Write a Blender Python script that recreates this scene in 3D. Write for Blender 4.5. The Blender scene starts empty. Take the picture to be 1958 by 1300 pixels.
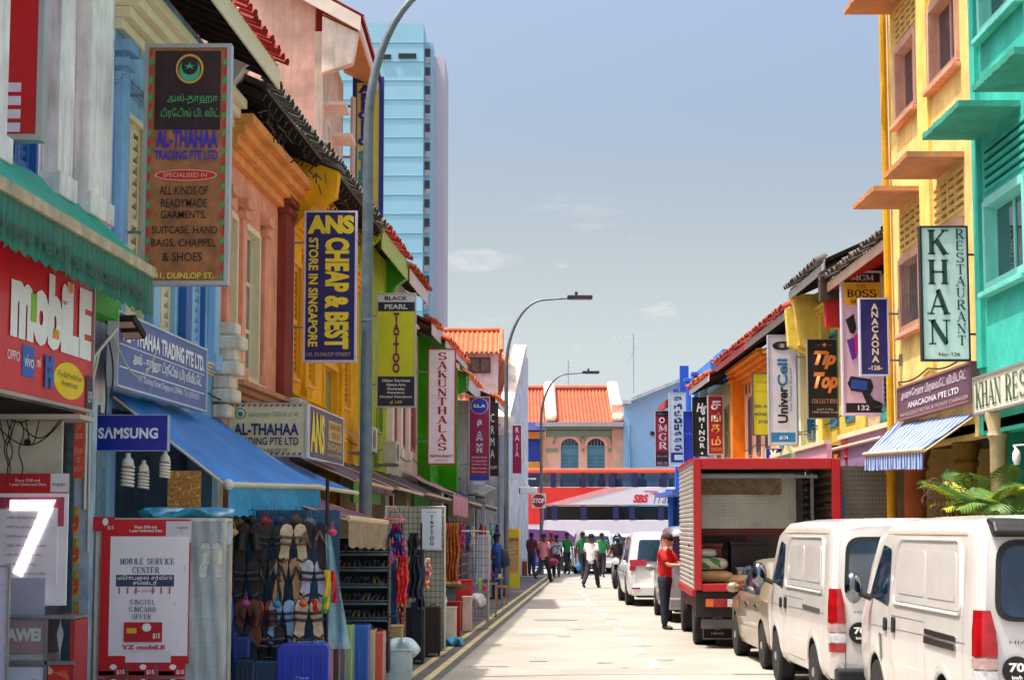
import bpy, bmesh, math, random
from mathutils import Vector, Matrix
random.seed(7)
R = math.radians
# ---------------------------------------------------------------- camera, sky, sun, exposure
scn = bpy.context.scene
COL = scn.collection
FPX, U0, V0, HV, CH = 3500.0, 979.0, 650.0, 1010.0, 1.87      # focal length in photo pixels, centre, horizon row, eye height
PITCH = math.atan((HV - V0) / FPX)
cam = bpy.data.cameras.new('camera'); camo = bpy.data.objects.new('camera', cam); COL.objects.link(camo)
cam.sensor_width = 36.0; cam.lens = FPX / 1958.0 * 36.0; cam.clip_start = 0.1; cam.clip_end = 6000
camo.location = (0, 0, CH); camo.rotation_euler = (math.pi / 2 + PITCH, 0, 0)
scn.camera = camo
SUN_EL, SUN_AZ = R(71), R(-104)           # azimuth from +Y (clockwise): the sun stands high on the left, a little behind
w = bpy.data.worlds.new('World'); scn.world = w; w.use_nodes = True
nt = w.node_tree; N = nt.nodes; Lk = nt.links
for n in list(N): N.remove(n)
wo = N.new('ShaderNodeOutputWorld'); bg = N.new('ShaderNodeBackground'); sky = N.new('ShaderNodeTexSky')
sky.sky_type = 'NISHITA'; sky.sun_disc = False; sky.sun_elevation = SUN_EL; sky.sun_rotation = SUN_AZ
sky.air_density = 1.1; sky.dust_density = 9.0; sky.ozone_density = 3.2; sky.altitude = 0
bg.inputs['Strength'].default_value = 0.108
tc = N.new('ShaderNodeTexCoord'); sep = N.new('ShaderNodeSeparateXYZ'); Lk.new(tc.outputs['Generated'], sep.inputs[0])
mp = N.new('ShaderNodeMapping'); mp.inputs['Scale'].default_value = (9, 9, 30)
nz = N.new('ShaderNodeTexNoise'); nz.inputs['Scale'].default_value = 1.15; nz.inputs['Detail'].default_value = 7; nz.inputs['Roughness'].default_value = 0.58
Lk.new(tc.outputs['Generated'], mp.inputs[0]); Lk.new(mp.outputs[0], nz.inputs['Vector'])
cr = N.new('ShaderNodeMapRange'); cr.inputs['From Min'].default_value = 0.60; cr.inputs['From Max'].default_value = 0.80
Lk.new(nz.outputs['Fac'], cr.inputs['Value'])
hz = N.new('ShaderNodeMapRange'); hz.inputs['From Min'].default_value = 0.20; hz.inputs['From Max'].default_value = 0.13
Lk.new(sep.outputs['Z'], hz.inputs['Value'])
mu = N.new('ShaderNodeMath'); mu.operation = 'MULTIPLY'; Lk.new(cr.outputs[0], mu.inputs[0]); Lk.new(hz.outputs[0], mu.inputs[1])
mx = N.new('ShaderNodeMixRGB'); mx.inputs['Color2'].default_value = (3.9, 3.7, 3.6, 1)
hm = N.new('ShaderNodeMixRGB'); hm.inputs['Color2'].default_value = (2.55, 2.85, 2.95, 1)      # pale band of haze low over the roofs, all the way round
hf = N.new('ShaderNodeMapRange'); hf.interpolation_type = 'SMOOTHSTEP'; hf.inputs['From Min'].default_value = 0.24; hf.inputs['From Max'].default_value = 0.07; hf.inputs['To Max'].default_value = 0.92
Lk.new(sep.outputs['Z'], hf.inputs['Value']); Lk.new(hf.outputs[0], hm.inputs['Fac']); Lk.new(sky.outputs[0], hm.inputs['Color1'])
Lk.new(mu.outputs[0], mx.inputs['Fac']); Lk.new(hm.outputs[0], mx.inputs['Color1'])
Lk.new(mx.outputs[0], bg.inputs['Color']); Lk.new(bg.outputs[0], wo.inputs['Surface'])
sl = bpy.data.lights.new('sun', 'SUN'); sl.energy = 2.4; sl.angle = R(0.5); sl.color = (1, 0.955, 0.89)
so = bpy.data.objects.new('sun', sl); COL.objects.link(so)
sdir = Vector((math.sin(SUN_AZ) * math.cos(SUN_EL), math.cos(SUN_AZ) * math.cos(SUN_EL), math.sin(SUN_EL)))
so.rotation_euler = sdir.to_track_quat('Z', 'Y').to_euler(); so.location = (-20, 10, 60)
vs = scn.view_settings; vs.view_transform = 'Standard'; vs.look = 'None'; vs.exposure = 1.36; vs.gamma = 1.0; vs.use_curve_mapping = False
scn.cycles.max_bounces = 8; scn.cycles.diffuse_bounces = 5; scn.cycles.transparent_max_bounces = 12
scn.cycles.sample_clamp_indirect = 6; scn.cycles.use_denoising = True

# ---------------------------------------------------------------- geometry of the photograph
CP, SP = math.cos(PITCH), math.sin(PITCH)
def ray(u, v):
    a = (u - U0) / FPX; b = -(v - V0) / FPX
    return Vector((a, CP - b * SP, SP + b * CP))
def at(u, v, Y):
    d = ray(u, v); return Vector((0, 0, CH)) + d * (Y / d.y)
def hit(u, v, p0, n):
    d = ray(u, v); c = Vector((0, 0, CH)); n = Vector(n)
    return c + d * ((Vector(p0) - c).dot(n) / d.dot(n))
def gnd(u, v, z=0.0): return hit(u, v, (0, 0, z), (0, 0, 1))
LS, L0X = 0.052, -3.95 - 0.052 * 23.6      # left facade line X = L0X + LS*Y
def XL(Y): return L0X + LS * Y
LROT = math.atan2(1, LS)
LN = Vector((1, -LS, 0)).normalized()       # normal of the left facades, towards the street
XR = 6.0

# ---------------------------------------------------------------- materials
MATS = {}
def C(h):
    if isinstance(h, str):
        h = h.lstrip('#'); c = [int(h[i:i + 2], 16) / 255 for i in (0, 2, 4)]
        return tuple((x / 12.92 if x <= .04045 else ((x + .055) / 1.055) ** 2.4) for x in c)
    return h
def mat(col, rough=.6, metal=0, var=.12, sc=3.0, bump=0, streak=0, spec=.5, trans=0, alpha=1, emit=0, dirt=0, dcol=(.12, .10, .08), coat=0):
    key = (str(col), rough, metal, var, sc, bump, streak, spec, trans, alpha, emit, dirt, dcol, coat)
    if key in MATS: return MATS[key]
    col = C(col)
    m = bpy.data.materials.new('m_%02d' % len(MATS)); m.use_nodes = True; MATS[key] = m
    t = m.node_tree; n = t.nodes; l = t.links; b = n['Principled BSDF']
    b.inputs['Roughness'].default_value = rough; b.inputs['Metallic'].default_value = metal
    b.inputs['Specular IOR Level'].default_value = spec
    b.inputs['Transmission Weight'].default_value = trans; b.inputs['Alpha'].default_value = alpha
    b.inputs['Coat Weight'].default_value = coat
    base = col + (1,)
    b.inputs['Base Color'].default_value = base
    if emit:
        b.inputs['Emission Color'].default_value = base; b.inputs['Emission Strength'].default_value = emit
    if var or dirt or streak or bump:
        tx = n.new('ShaderNodeTexCoord'); oi = n.new('ShaderNodeObjectInfo')
        ad = n.new('ShaderNodeVectorMath'); ad.operation = 'ADD'
        cm = n.new('ShaderNodeCombineXYZ'); ml = n.new('ShaderNodeMath'); ml.operation = 'MULTIPLY'; ml.inputs[1].default_value = 37
        l.new(oi.outputs['Random'], ml.inputs[0]); l.new(ml.outputs[0], cm.inputs[0]); l.new(ml.outputs[0], cm.inputs[1])
        l.new(tx.outputs['Object'], ad.inputs[0]); l.new(cm.outputs[0], ad.inputs[1])
        nz = n.new('ShaderNodeTexNoise'); nz.inputs['Scale'].default_value = sc; nz.inputs['Detail'].default_value = 6; nz.inputs['Roughness'].default_value = .62
        l.new(ad.outputs[0], nz.inputs['Vector'])
        r = n.new('ShaderNodeMapRange'); r.inputs['From Min'].default_value = .3; r.inputs['From Max'].default_value = .7
        r.inputs['To Min'].default_value = 1 - var * 1.4; r.inputs['To Max'].default_value = 1 + var * .8
        l.new(nz.outputs['Fac'], r.inputs['Value'])
        mm = n.new('ShaderNodeVectorMath'); mm.operation = 'SCALE'; mm.inputs[0].default_value = col
        l.new(r.outputs[0], mm.inputs['Scale']); out = mm.outputs[0]
        if dirt or streak:
            mp = n.new('ShaderNodeMapping'); mp.inputs['Scale'].default_value = (5, 5, .35) if streak else (1.3, 1.3, 1.3)
            l.new(ad.outputs[0], mp.inputs[0])
            n2 = n.new('ShaderNodeTexNoise'); n2.inputs['Scale'].default_value = 1.6; n2.inputs['Detail'].default_value = 8; n2.inputs['Roughness'].default_value = .7
            l.new(mp.outputs[0], n2.inputs['Vector'])
            r2 = n.new('ShaderNodeMapRange'); r2.inputs['From Min'].default_value = .48; r2.inputs['From Max'].default_value = .78
            r2.inputs['To Max'].default_value = max(dirt, streak); l.new(n2.outputs['Fac'], r2.inputs['Value'])
            mz = n.new('ShaderNodeMixRGB'); mz.inputs['Color2'].default_value = dcol + (1,)
            l.new(r2.outputs[0], mz.inputs['Fac']); l.new(out, mz.inputs['Color1']); out = mz.outputs[0]
        l.new(out, b.inputs['Base Color'])
        if bump:
            bp = n.new('ShaderNodeBump'); bp.inputs['Strength'].default_value = bump; bp.inputs['Distance'].default_value = .02
            n3 = n.new('ShaderNodeTexNoise'); n3.inputs['Scale'].default_value = sc * 9; n3.inputs['Detail'].default_value = 4
            l.new(ad.outputs[0], n3.inputs['Vector']); l.new(n3.outputs['Fac'], bp.inputs['Height']); l.new(bp.outputs[0], b.inputs['Normal'])
    return m
def wallm(col, dirt=.45, dcol=(.16, .13, .10)): return mat(col, .85, var=.22, sc=1.6, bump=.35, streak=min(1, dirt + .25), spec=.2, dcol=dcol)
def paint(col, **k): k.setdefault('rough', .5); return mat(col, var=.06, sc=5, dirt=.15, **k)
def flat(col, **k): k.setdefault('rough', .55); k.setdefault('var', .07); k.setdefault('sc', 4); k.setdefault('dirt', .16); return mat(col, **k)
def patterned(cols, sc=8, kind='voronoi', stretch=(1, 1, 1)):
    key = (tuple(cols), sc, kind, stretch)
    if key in MATS: return MATS[key]
    m = bpy.data.materials.new('m_%02d' % len(MATS)); m.use_nodes = True; MATS[key] = m
    t = m.node_tree; n = t.nodes; l = t.links; b = n['Principled BSDF']; b.inputs['Roughness'].default_value = .75
    tx = n.new('ShaderNodeTexCoord'); mp = n.new('ShaderNodeMapping'); mp.inputs['Scale'].default_value = stretch
    l.new(tx.outputs['Object'], mp.inputs[0])
    if kind == 'voronoi':
        v = n.new('ShaderNodeTexVoronoi'); v.inputs['Scale'].default_value = sc; l.new(mp.outputs[0], v.inputs['Vector'])
        s = n.new('ShaderNodeSeparateColor'); l.new(v.outputs['Color'], s.inputs[0]); f = s.outputs[0]
    else:
        v = n.new('ShaderNodeTexNoise'); v.inputs['Scale'].default_value = sc; v.inputs['Detail'].default_value = 3; v.inputs['Distortion'].default_value = 1.5
        l.new(mp.outputs[0], v.inputs['Vector']); f = v.outputs['Fac']
        q = n.new('ShaderNodeMapRange'); q.inputs['From Min'].default_value = .3; q.inputs['From Max'].default_value = .7; l.new(f, q.inputs['Value']); f = q.outputs[0]
    r = n.new('ShaderNodeValToRGB'); r.color_ramp.interpolation = 'CONSTANT' if kind == 'voronoi' else 'LINEAR'
    e = r.color_ramp.elements
    while len(e) < len(cols): e.new(.5)
    for i, c in enumerate(cols): e[i].position = i / len(cols); e[i].color = C(c) + (1,)
    l.new(f, r.inputs[0]); l.new(r.outputs[0], b.inputs['Base Color'])
    return m
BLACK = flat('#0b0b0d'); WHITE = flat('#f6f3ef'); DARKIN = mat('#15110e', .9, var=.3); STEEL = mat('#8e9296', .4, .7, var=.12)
GALV = mat('#6c757c', .5, .35, var=.22, sc=7, bump=.1, dirt=.25, dcol=(.2, .2, .2)); RUBBER = mat('#141414', .8, var=.1)
GLASSD = mat('#0a1118', .06, var=0, spec=.9); CHROME = mat('#85888c', .12, 1, var=0); REDP = paint('#c01317')
ALU = mat('#b9b9b6', .35, .6, var=.1); PLASTIC = mat('#cfe0e6', .25, var=.1, alpha=.45, spec=.8)

# ---------------------------------------------------------------- mesh helpers
class MB:
    def __init__(s): s.v = []; s.f = []; s.m = []; s.mats = []
    def _mi(s, m):
        if m is None: return 0
        if m not in s.mats: s.mats.append(m)
        return s.mats.index(m)
    def add(s, vs, fs, m=None):
        o = len(s.v); s.v += [tuple(v) for v in vs]; s.f += [tuple(i + o for i in f) for f in fs]; s.m += [s._mi(m)] * len(fs); return s
    def box(s, x0, x1, y0, y1, z0, z1, m=None):
        return s.add([(x0, y0, z0), (x1, y0, z0), (x1, y1, z0), (x0, y1, z0), (x0, y0, z1), (x1, y0, z1), (x1, y1, z1), (x0, y1, z1)],
                     [(0, 3, 2, 1), (4, 5, 6, 7), (0, 1, 5, 4), (1, 2, 6, 5), (2, 3, 7, 6), (3, 0, 4, 7)], m)
    def obox(s, c, sz, M, m=None):
        hx, hy, hz = [k / 2 for k in sz]; c = Vector(c)
        vs = [c + M @ Vector((a * hx, b * hy, d * hz)) for d in (-1, 1) for a, b in ((-1, -1), (1, -1), (1, 1), (-1, 1))]
        return s.add(vs, [(0, 3, 2, 1), (4, 5, 6, 7), (0, 1, 5, 4), (1, 2, 6, 5), (2, 3, 7, 6), (3, 0, 4, 7)], m)
    def bar(s, a, b, wd, ht, m=None):
        a, b = Vector(a), Vector(b); d = b - a; L = d.length
        if L < 1e-6: return s
        q = d.to_track_quat('X', 'Z').to_matrix(); return s.obox((a + b) / 2, (L, wd, ht), q, m)
    def tube(s, pts, r, n=8, m=None, caps=True):
        pts = [Vector(p) for p in pts]; rs = r if isinstance(r, (list, tuple)) else [r] * len(pts); vs = []; up = None
        for i, p in enumerate(pts):
            d = (pts[min(i + 1, len(pts) - 1)] - pts[max(i - 1, 0)]).normalized()
            if up is None: up = Vector((0, 0, 1)) if abs(d.z) < .9 else Vector((1, 0, 0))
            a = d.cross(up).normalized(); b = a.cross(d).normalized(); up = b
            for k in range(n):
                t = 2 * math.pi * k / n; vs.append(p + (a * math.cos(t) + b * math.sin(t)) * rs[i])
        fs = [(i * n + k, i * n + (k + 1) % n, (i + 1) * n + (k + 1) % n, (i + 1) * n + k) for i in range(len(pts) - 1) for k in range(n)]
        if caps: fs += [tuple(range(n)), tuple((len(pts) - 1) * n + k for k in reversed(range(n)))]
        return s.add(vs, fs, m)
    def lathe(s, prof, c=(0, 0, 0), n=16, M=None, m=None):
        c = Vector(c); M = M or Matrix.Identity(3); vs = []
        for r_, z in prof:
            for k in range(n):
                t = 2 * math.pi * k / n; vs.append(c + M @ Vector((r_ * math.cos(t), r_ * math.sin(t), z)))
        fs = [(i * n + k, i * n + (k + 1) % n, (i + 1) * n + (k + 1) % n, (i + 1) * n + k) for i in range(len(prof) - 1) for k in range(n)]
        fs += [tuple(reversed(range(n))), tuple((len(prof) - 1) * n + k for k in range(n))]
        return s.add(vs, fs, m)
    def prism(s, poly, y0, y1, m=None, axis='y'):       # poly in (x,z), extruded along y (or poly (y,z) along x, or (x,y) along z)
        f = {'y': lambda a, b, t: (a, t, b), 'x': lambda a, b, t: (t, a, b), 'z': lambda a, b, t: (a, b, t)}[axis]
        n = len(poly); vs = [f(a, b, y0) for a, b in poly] + [f(a, b, y1) for a, b in poly]
        return s.add(vs, [tuple(range(n)), tuple(reversed(range(n, 2 * n)))] + [(i, i + n, (i + 1) % n + n, (i + 1) % n) for i in range(n)], m)
    def grid(s, fn, nu, nv, m=None, close=False):
        vs = [fn(i / nu, j / nv) for j in range(nv + 1) for i in range(nu + 1)]
        return s.add(vs, [(j * (nu + 1) + i, j * (nu + 1) + i + 1, (j + 1) * (nu + 1) + i + 1, (j + 1) * (nu + 1) + i) for j in range(nv) for i in range(nu)], m)
    def ell(s, c, r, n=10, m=None):
        vs = []; c = Vector(c); k = n // 2
        for j in range(1, k):
            p = math.pi * j / k
            for i in range(n):
                t = 2 * math.pi * i / n; vs.append(c + Vector((r[0] * math.sin(p) * math.cos(t), r[1] * math.sin(p) * math.sin(t), r[2] * math.cos(p))))
        a = len(vs); vs += [c + Vector((0, 0, r[2])), c - Vector((0, 0, r[2]))]
        fs = [(j * n + i, (j + 1) * n + i, (j + 1) * n + (i + 1) % n, j * n + (i + 1) % n) for j in range(k - 2) for i in range(n)]
        fs += [(a, i, (i + 1) % n) for i in range(n)] + [(a + 1, (k - 2) * n + (i + 1) % n, (k - 2) * n + i) for i in range(n)]
        return s.add(vs, fs, m)
    def mesh(s, name, m=None, smooth=False):
        me = bpy.data.meshes.new(name); me.from_pydata(s.v, [], s.f)
        for k in (s.mats or [m]): me.materials.append(k)
        if s.mats:
            for i, p in enumerate(me.polygons): p.material_index = s.m[i]
        bm = bmesh.new(); bm.from_mesh(me); bmesh.ops.recalc_face_normals(bm, faces=bm.faces); bm.to_mesh(me); bm.free()
        if smooth:
            me.shade_smooth(); me.set_sharp_from_angle(angle=R(smooth if smooth is not True else 40))
        me.update(); return me
def link(name, data, parent=None, loc=None, rz=0):
    o = bpy.data.objects.new(name, data); COL.objects.link(o)
    if parent: o.parent = parent
    if loc is not None: o.location = loc
    if rz: o.rotation_euler = (0, 0, rz)
    return o
def part(name, mb, m, parent, smooth=False, bevel=0, label=None):
    o = link(name, mb.mesh(name, m, smooth), parent)
    if bevel:
        b = o.modifiers.new('b', 'BEVEL'); b.width = bevel; b.segments = 2; b.limit_method = 'ANGLE'; b.angle_limit = R(35)
    if label: o['label'] = label
    return o
def props(o, label=None, cat=None, group=None, kind=None):
    if label: o['label'] = label
    if cat: o['category'] = cat
    if group: o['group'] = group
    if kind: o['kind'] = kind
    return o
def thing(name, label, cat, loc=(0, 0, 0), rz=0, group=None):
    o = link(name, None, None, loc, rz); o.empty_display_size = .1
    return props(o, label, cat, group)
def solo(name, mb, m, label, cat, group=None, loc=(0, 0, 0), rz=0, smooth=False, bevel=0):
    o = part(name, mb, m, None, smooth, bevel); o.location = loc; o.rotation_euler = (0, 0, rz); return props(o, label, cat, group)
def structure(name, mb, m, smooth=False):
    o = part(name, mb, m, None, smooth); o['kind'] = 'structure'; return o
def stuff(o): o['kind'] = 'stuff'; return o
KIDS = {}
def copy_tree(o, loc=None, rz=None, label=None, parent=None):
    c = o.copy(); COL.objects.link(c)
    if parent: c.parent = parent
    if loc is not None: c.location = loc
    if rz is not None: c.rotation_euler = (0, 0, rz)
    if label: c['label'] = label
    for ch in [k for k in COL.objects if k.parent == o]: copy_tree(ch, parent=c)
    return c
def holes(mb, x0, x1, z0, z1, y0, y1, hs, m=None):
    xs = sorted({x0, x1, *[h[0] for h in hs], *[h[1] for h in hs]}); zs = sorted({z0, z1, *[h[2] for h in hs], *[h[3] for h in hs]})
    xs = [x for x in xs if x0 <= x <= x1]; zs = [z for z in zs if z0 <= z <= z1]
    for j in range(len(zs) - 1):
        run = None
        for i in range(len(xs) - 1):
            cx, cz = (xs[i] + xs[i + 1]) / 2, (zs[j] + zs[j + 1]) / 2
            solid = not any(h[0] < cx < h[1] and h[2] < cz < h[3] for h in hs)
            if solid and run is None: run = xs[i]
            if (not solid) and run is not None: mb.box(run, xs[i], y0, y1, zs[j], zs[j + 1], m); run = None
        if run is not None: mb.box(run, xs[-1], y0, y1, zs[j], zs[j + 1], m)
    return mb

# ---------------------------------------------------------------- lettering
def tmesh(s, bold=0, shear=0, ls=1.0, cs=1.0):
    cu = bpy.data.curves.new('t', 'FONT'); cu.body = s; cu.align_x = 'CENTER'; cu.offset = bold; cu.shear = shear; cu.resolution_u = 3
    cu.space_line = ls; cu.space_character = cs
    ob = bpy.data.objects.new('t', cu); me = bpy.data.meshes.new_from_object(ob); bpy.data.objects.remove(ob); bpy.data.curves.remove(cu); return me
def fit(me, x0, z0, x1, z1, y, rot, m, parent, name='lettering', rise=0):
    if not me.vertices: return None
    cs = [Vector((v.co.x, 0, v.co.y)) for v in me.vertices]
    if rot: q = Matrix.Rotation(R(rot), 3, 'Y'); cs = [q @ c for c in cs]
    ax, bx = min(c.x for c in cs), max(c.x for c in cs); az, bz = min(c.z for c in cs), max(c.z for c in cs)
    for v, c in zip(me.vertices, cs):
        fx = (c.x - ax) / max(bx - ax, 1e-6)
        v.co = (x0 + fx * (x1 - x0), y, z0 + (c.z - az) / max(bz - az, 1e-6) * (z1 - z0) + rise * fx)
    me.name = name; me.materials.clear(); me.materials.append(m); me.update()
    return link(name, me, parent)
SER = {  # strokes (x0,z0,x1,z1,w) w: 2 thick 1 thin; 's',x,z serif foot; 'a' arc cx,cz,rx,rz,t0,t1,w
 'K': [(.22, 0, .22, 1, 2), (.26, .40, .84, 1, 1), (.44, .58, .86, 0, 2), ('s', .22, 0), ('s', .22, 1), ('s', .84, 1), ('s', .86, 0)],
 'H': [(.2, 0, .2, 1, 2), (.8, 0, .8, 1, 2), (.2, .5, .8, .5, 1), ('s', .2, 0), ('s', .2, 1), ('s', .8, 0), ('s', .8, 1)],
 'A': [(.12, 0, .5, 1, 1), (.46, 1, .86, 0, 2), (.25, .32, .72, .32, 1), ('s', .12, 0), ('s', .86, 0)],
 'N': [(.17, 0, .17, 1, 1), (.17, .97, .83, .03, 2), (.83, 0, .83, 1, 1), ('s', .17, 0), ('s', .17, 1), ('s', .83, 1)],
 'R': [(.22, 0, .22, 1, 2), ('a', .42, .75, .36, .23, -90, 90, 2), (.22, .98, .45, .98, 1), (.22, .52, .45, .52, 1), (.48, .5, .88, 0, 2), ('s', .22, 0), ('s', .88, 0)],
 'B': [(.22, 0, .22, 1, 2), ('a', .42, .76, .34, .22, -90, 90, 2), ('a', .42, .27, .4, .25, -90, 90, 2), (.22, .98, .45, .98, 1), (.22, .52, .45, .52, 1), (.22, .03, .45, .03, 1)],
 'E': [(.22, 0, .22, 1, 2), (.22, .97, .82, .97, 1), (.22, .5, .7, .5, 1), (.22, .03, .85, .03, 1), (.82, .97, .82, .78, 1), (.85, .03, .85, .22, 1), (.7, .6, .7, .4, 1)],
 'S': [('a', .5, .74, .32, .23, 20, 270, 2), ('a', .5, .27, .34, .24, 90, -160, 2), (.8, .8, .8, 1, 1), (.17, 0, .17, .22, 1)],
 'T': [(.5, 0, .5, 1, 2), (.12, .97, .88, .97, 1), (.12, .97, .12, .74, 1), (.88, .97, .88, .74, 1), ('s', .5, 0)],
 'U': [(.2, .3, .2, 1, 2), (.8, .3, .8, 1, 1), ('a', .5, .3, .3, .28, 180, 360, 1.5), ('s', .2, 1), ('s', .8, 1)],
 'L': [(.25, 0, .25, 1, 2), (.25, .03, .85, .03, 1), (.85, .03, .85, .25, 1), ('s', .25, 1)],
 'D': [(.22, 0, .22, 1, 2), ('a', .4, .5, .42, .48, -90, 90, 2), (.22, .97, .42, .97, 1), (.22, .03, .42, .03, 1)],
 'I': [(.5, 0, .5, 1, 2), ('s', .5, 0), ('s', .5, 1)],
 'O': [('a', .5, .5, .36, .48, 0, 360, 2)], 'C': [('a', .54, .5, .38, .48, 40, 320, 2), (.84, .76, .84, 1, 1)],
 'G': [('a', .52, .5, .38, .48, 40, 330, 2), (.86, .76, .86, 1, 1), (.84, 0, .84, .42, 1.6), (.66, .42, .98, .42, 1)],
 'M': [(.12, 0, .12, 1, 1), (.12, .98, .5, .1, 2), (.5, .1, .86, .98, 1), (.87, 0, .87, 1, 2), ('s', .12, 0), ('s', .87, 0), ('s', .12, 1), ('s', .87, 1)],
 'P': [(.22, 0, .22, 1, 2), ('a', .42, .73, .36, .25, -90, 90, 2), (.22, .98, .45, .98, 1), (.22, .48, .45, .48, 1), ('s', .22, 0)],
 'V': [(.14, 1, .5, 0, 2), (.5, 0, .86, 1, 1), ('s', .14, 1), ('s', .86, 1)], 'F': [(.22, 0, .22, 1, 2), (.22, .97, .82, .97, 1), (.22, .5, .7, .5, 1), (.82, .97, .82, .78, 1), ('s', .22, 0)],
 '-': [(.2, .42, .8, .42, 1.6)], ' ': [], '.': [(.4, .06, .6, .06, 2)]}
def serif(s, vert=False, wt=.085, small=False):
    """letters cut with serifs; returns a mesh in text space (x right, y up)"""
    mb = MB(); cx = 0; cz = 0
    for k, ch in enumerate(s):
        sc = .76 if (small and ch.islower()) else 1.0; g = SER.get(ch.upper(), [])
        def P(x, z): return (cx + x * sc, cz + z * sc)
        def stroke(x0, z0, x1, z1, w):
            ax, az = P(x0, z0); bx, bz = P(x1, z1); L = math.hypot(bx - ax, bz - az) or 1
            h = wt * (1.0 if w >= 2 else .36 * w) * sc; nx, nz = -(bz - az) / L * h, (bx - ax) / L * h
            mb.add([(ax + nx, az + nz, 0), (ax - nx, az - nz, 0), (bx - nx, bz - nz, 0), (bx + nx, bz + nz, 0)], [(0, 1, 2, 3)])
        for g_ in g:
            if g_[0] == 's':
                x, z = P(g_[1], g_[2] * .94 + .03); mb.add([(x - .17 * sc, z - .03, 0), (x + .17 * sc, z - .03, 0), (x + .17 * sc, z + .03, 0), (x - .17 * sc, z + .03, 0)], [(0, 1, 2, 3)])
            elif g_[0] == 'a':
                _, ax, az, rx, rz, t0, t1, w = g_; n = 14; pv = None
                for i in range(n + 1):
                    t = R(t0 + (t1 - t0) * i / n); h = wt * (.35 + .65 * abs(math.cos(t))) * (w / 2)
                    o_ = P(ax + (rx + h) * math.cos(t), az + (rz + h * .8) * math.sin(t)); i_ = P(ax + (rx - h) * math.cos(t), az + (rz - h * .8) * math.sin(t))
                    if pv: mb.add([(*pv[0], 0), (*pv[1], 0), (*i_, 0), (*o_, 0)], [(0, 1, 2, 3)])
                    pv = (o_, i_)
            else: stroke(*g_)
        if vert: cz -= 1.22
        else: cx += (1.02 if ch not in ' I.' else .6) * sc
    return mb.mesh('lettering')

# ---------------------------------------------------------------- sign boards
class Sign:
    """board whose face is set by two photo points on a real plane; frac coords 0..1 inside it"""
    def __init__(s, name, label, plane, u0, v0, u1, v1, depth=.12, face=WHITE, frame=ALU, fw=.03, cat='sign', group=None, rise=0, vl=None):
        p0, n, rz = plane; s.rz = rz; a = hit(u0, v1 if vl is None else vl, p0, n); b = hit(u1, v0, p0, n)
        ex = Vector((math.cos(rz), math.sin(rz), 0)); s.W = (b - a).dot(ex); s.H = b.z - a.z; s.px = (u0, v0, u1, v1)
        c = a + ex * (s.W / 2); c.z = a.z; s.o = c; s.d = depth
        s.root = thing(name, label, cat, c, rz, group)
        W, H = s.W, s.H; s.rise = rise
        mb = MB(); mb.box(-W / 2 + .004, W / 2 - .004, min(.006, depth * .3), max(depth - .004, depth * .7), .004, H - .004); part('panel', mb, face, s.root)
        if fw:
            f = MB(); f.box(-W / 2, W / 2, -.012, depth, H - fw, H); f.box(-W / 2, W / 2, -.012, depth, 0, fw)
            f.box(-W / 2, -W / 2 + fw, -.0125, depth + .0005, fw, H - fw); f.box(W / 2 - fw, W / 2, -.0125, depth + .0005, fw, H - fw)
            part('frame', f, frame, s.root)
        s.k = 0
    def X(s, f): return -s.W / 2 + f * s.W
    def pf(s, u0, v0, u1, v1):
        a, b, c, d = s.px; return ((u0 - a) / (c - a), (d - v1) / (d - b), (u1 - a) / (c - a), (d - v0) / (d - b))
    def rect(s, fx0, fz0, fx1, fz1, m, name='panel', px=False, y=None):
        if px: fx0, fz0, fx1, fz1 = s.pf(fx0, fz0, fx1, fz1)
        s.k += 1; y = y if y is not None else .003 - .0006 * s.k
        mb = MB(); mb.box(s.X(fx0), s.X(fx1), y, .01, fz0 * s.H, fz1 * s.H); return part(name, mb, m, s.root)
    def disc(s, fx, fz, rx, rz, m, name='emblem', n=28, y=None):
        s.k += 1; y = y if y is not None else .002 - .0006 * s.k; mb = MB()
        mb.prism([(s.X(fx) + rx * s.W * math.cos(2 * math.pi * i / n), fz * s.H + rz * s.H * math.sin(2 * math.pi * i / n)) for i in range(n)], y, .008)
        return part(name, mb, m, s.root)
    def t(s, txt, x0, z0, x1, z1, m, px=False, rot=0, bold=0, shear=0, ser=False, vert=False, ls=1.0, cs=1.0, small=False, wt=.085, y=None, name='lettering'):
        if px: x0, z0, x1, z1 = s.pf(x0, z0, x1, z1)
        if ser: me = serif(txt, vert, wt, small)
        else:
            if vert: txt = '\n'.join(txt)
            me = tmesh(txt, bold, shear, ls, cs)
        s.k += 1
        return fit(me, s.X(x0), z0 * s.H, s.X(x1), z1 * s.H, (-.004 - .0005 * s.k) if y is None else y, rot, m, s.root, name)
    def bracket(s, side, length, zs=(.2, .8), m=STEEL, th=.03):
        mb = MB()
        for z in zs:
            x0, x1 = (-s.W / 2 - length, -s.W / 2) if side < 0 else (s.W / 2, s.W / 2 + length)
            mb.box(x0, x1, s.d / 2 - th / 2, s.d / 2 + th / 2, z * s.H - th / 2, z * s.H + th / 2)
            xe = x0 if side < 0 else x1; mb.box(xe - .012, xe + .012, s.d / 2 - .06, s.d / 2 + .06, z * s.H - .09, z * s.H + .09)
        part('bracket', mb, m, s.root); return s
def BL(Y): return ((0, Y, 0), (0, 1, 0), 0)
def PL(off=.1): return (Vector((L0X, 0, 0)) + LN * off, LN, LROT)
def PR(X=XR): return ((X, 0, 0), (1, 0, 0), -math.pi / 2)
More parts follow.
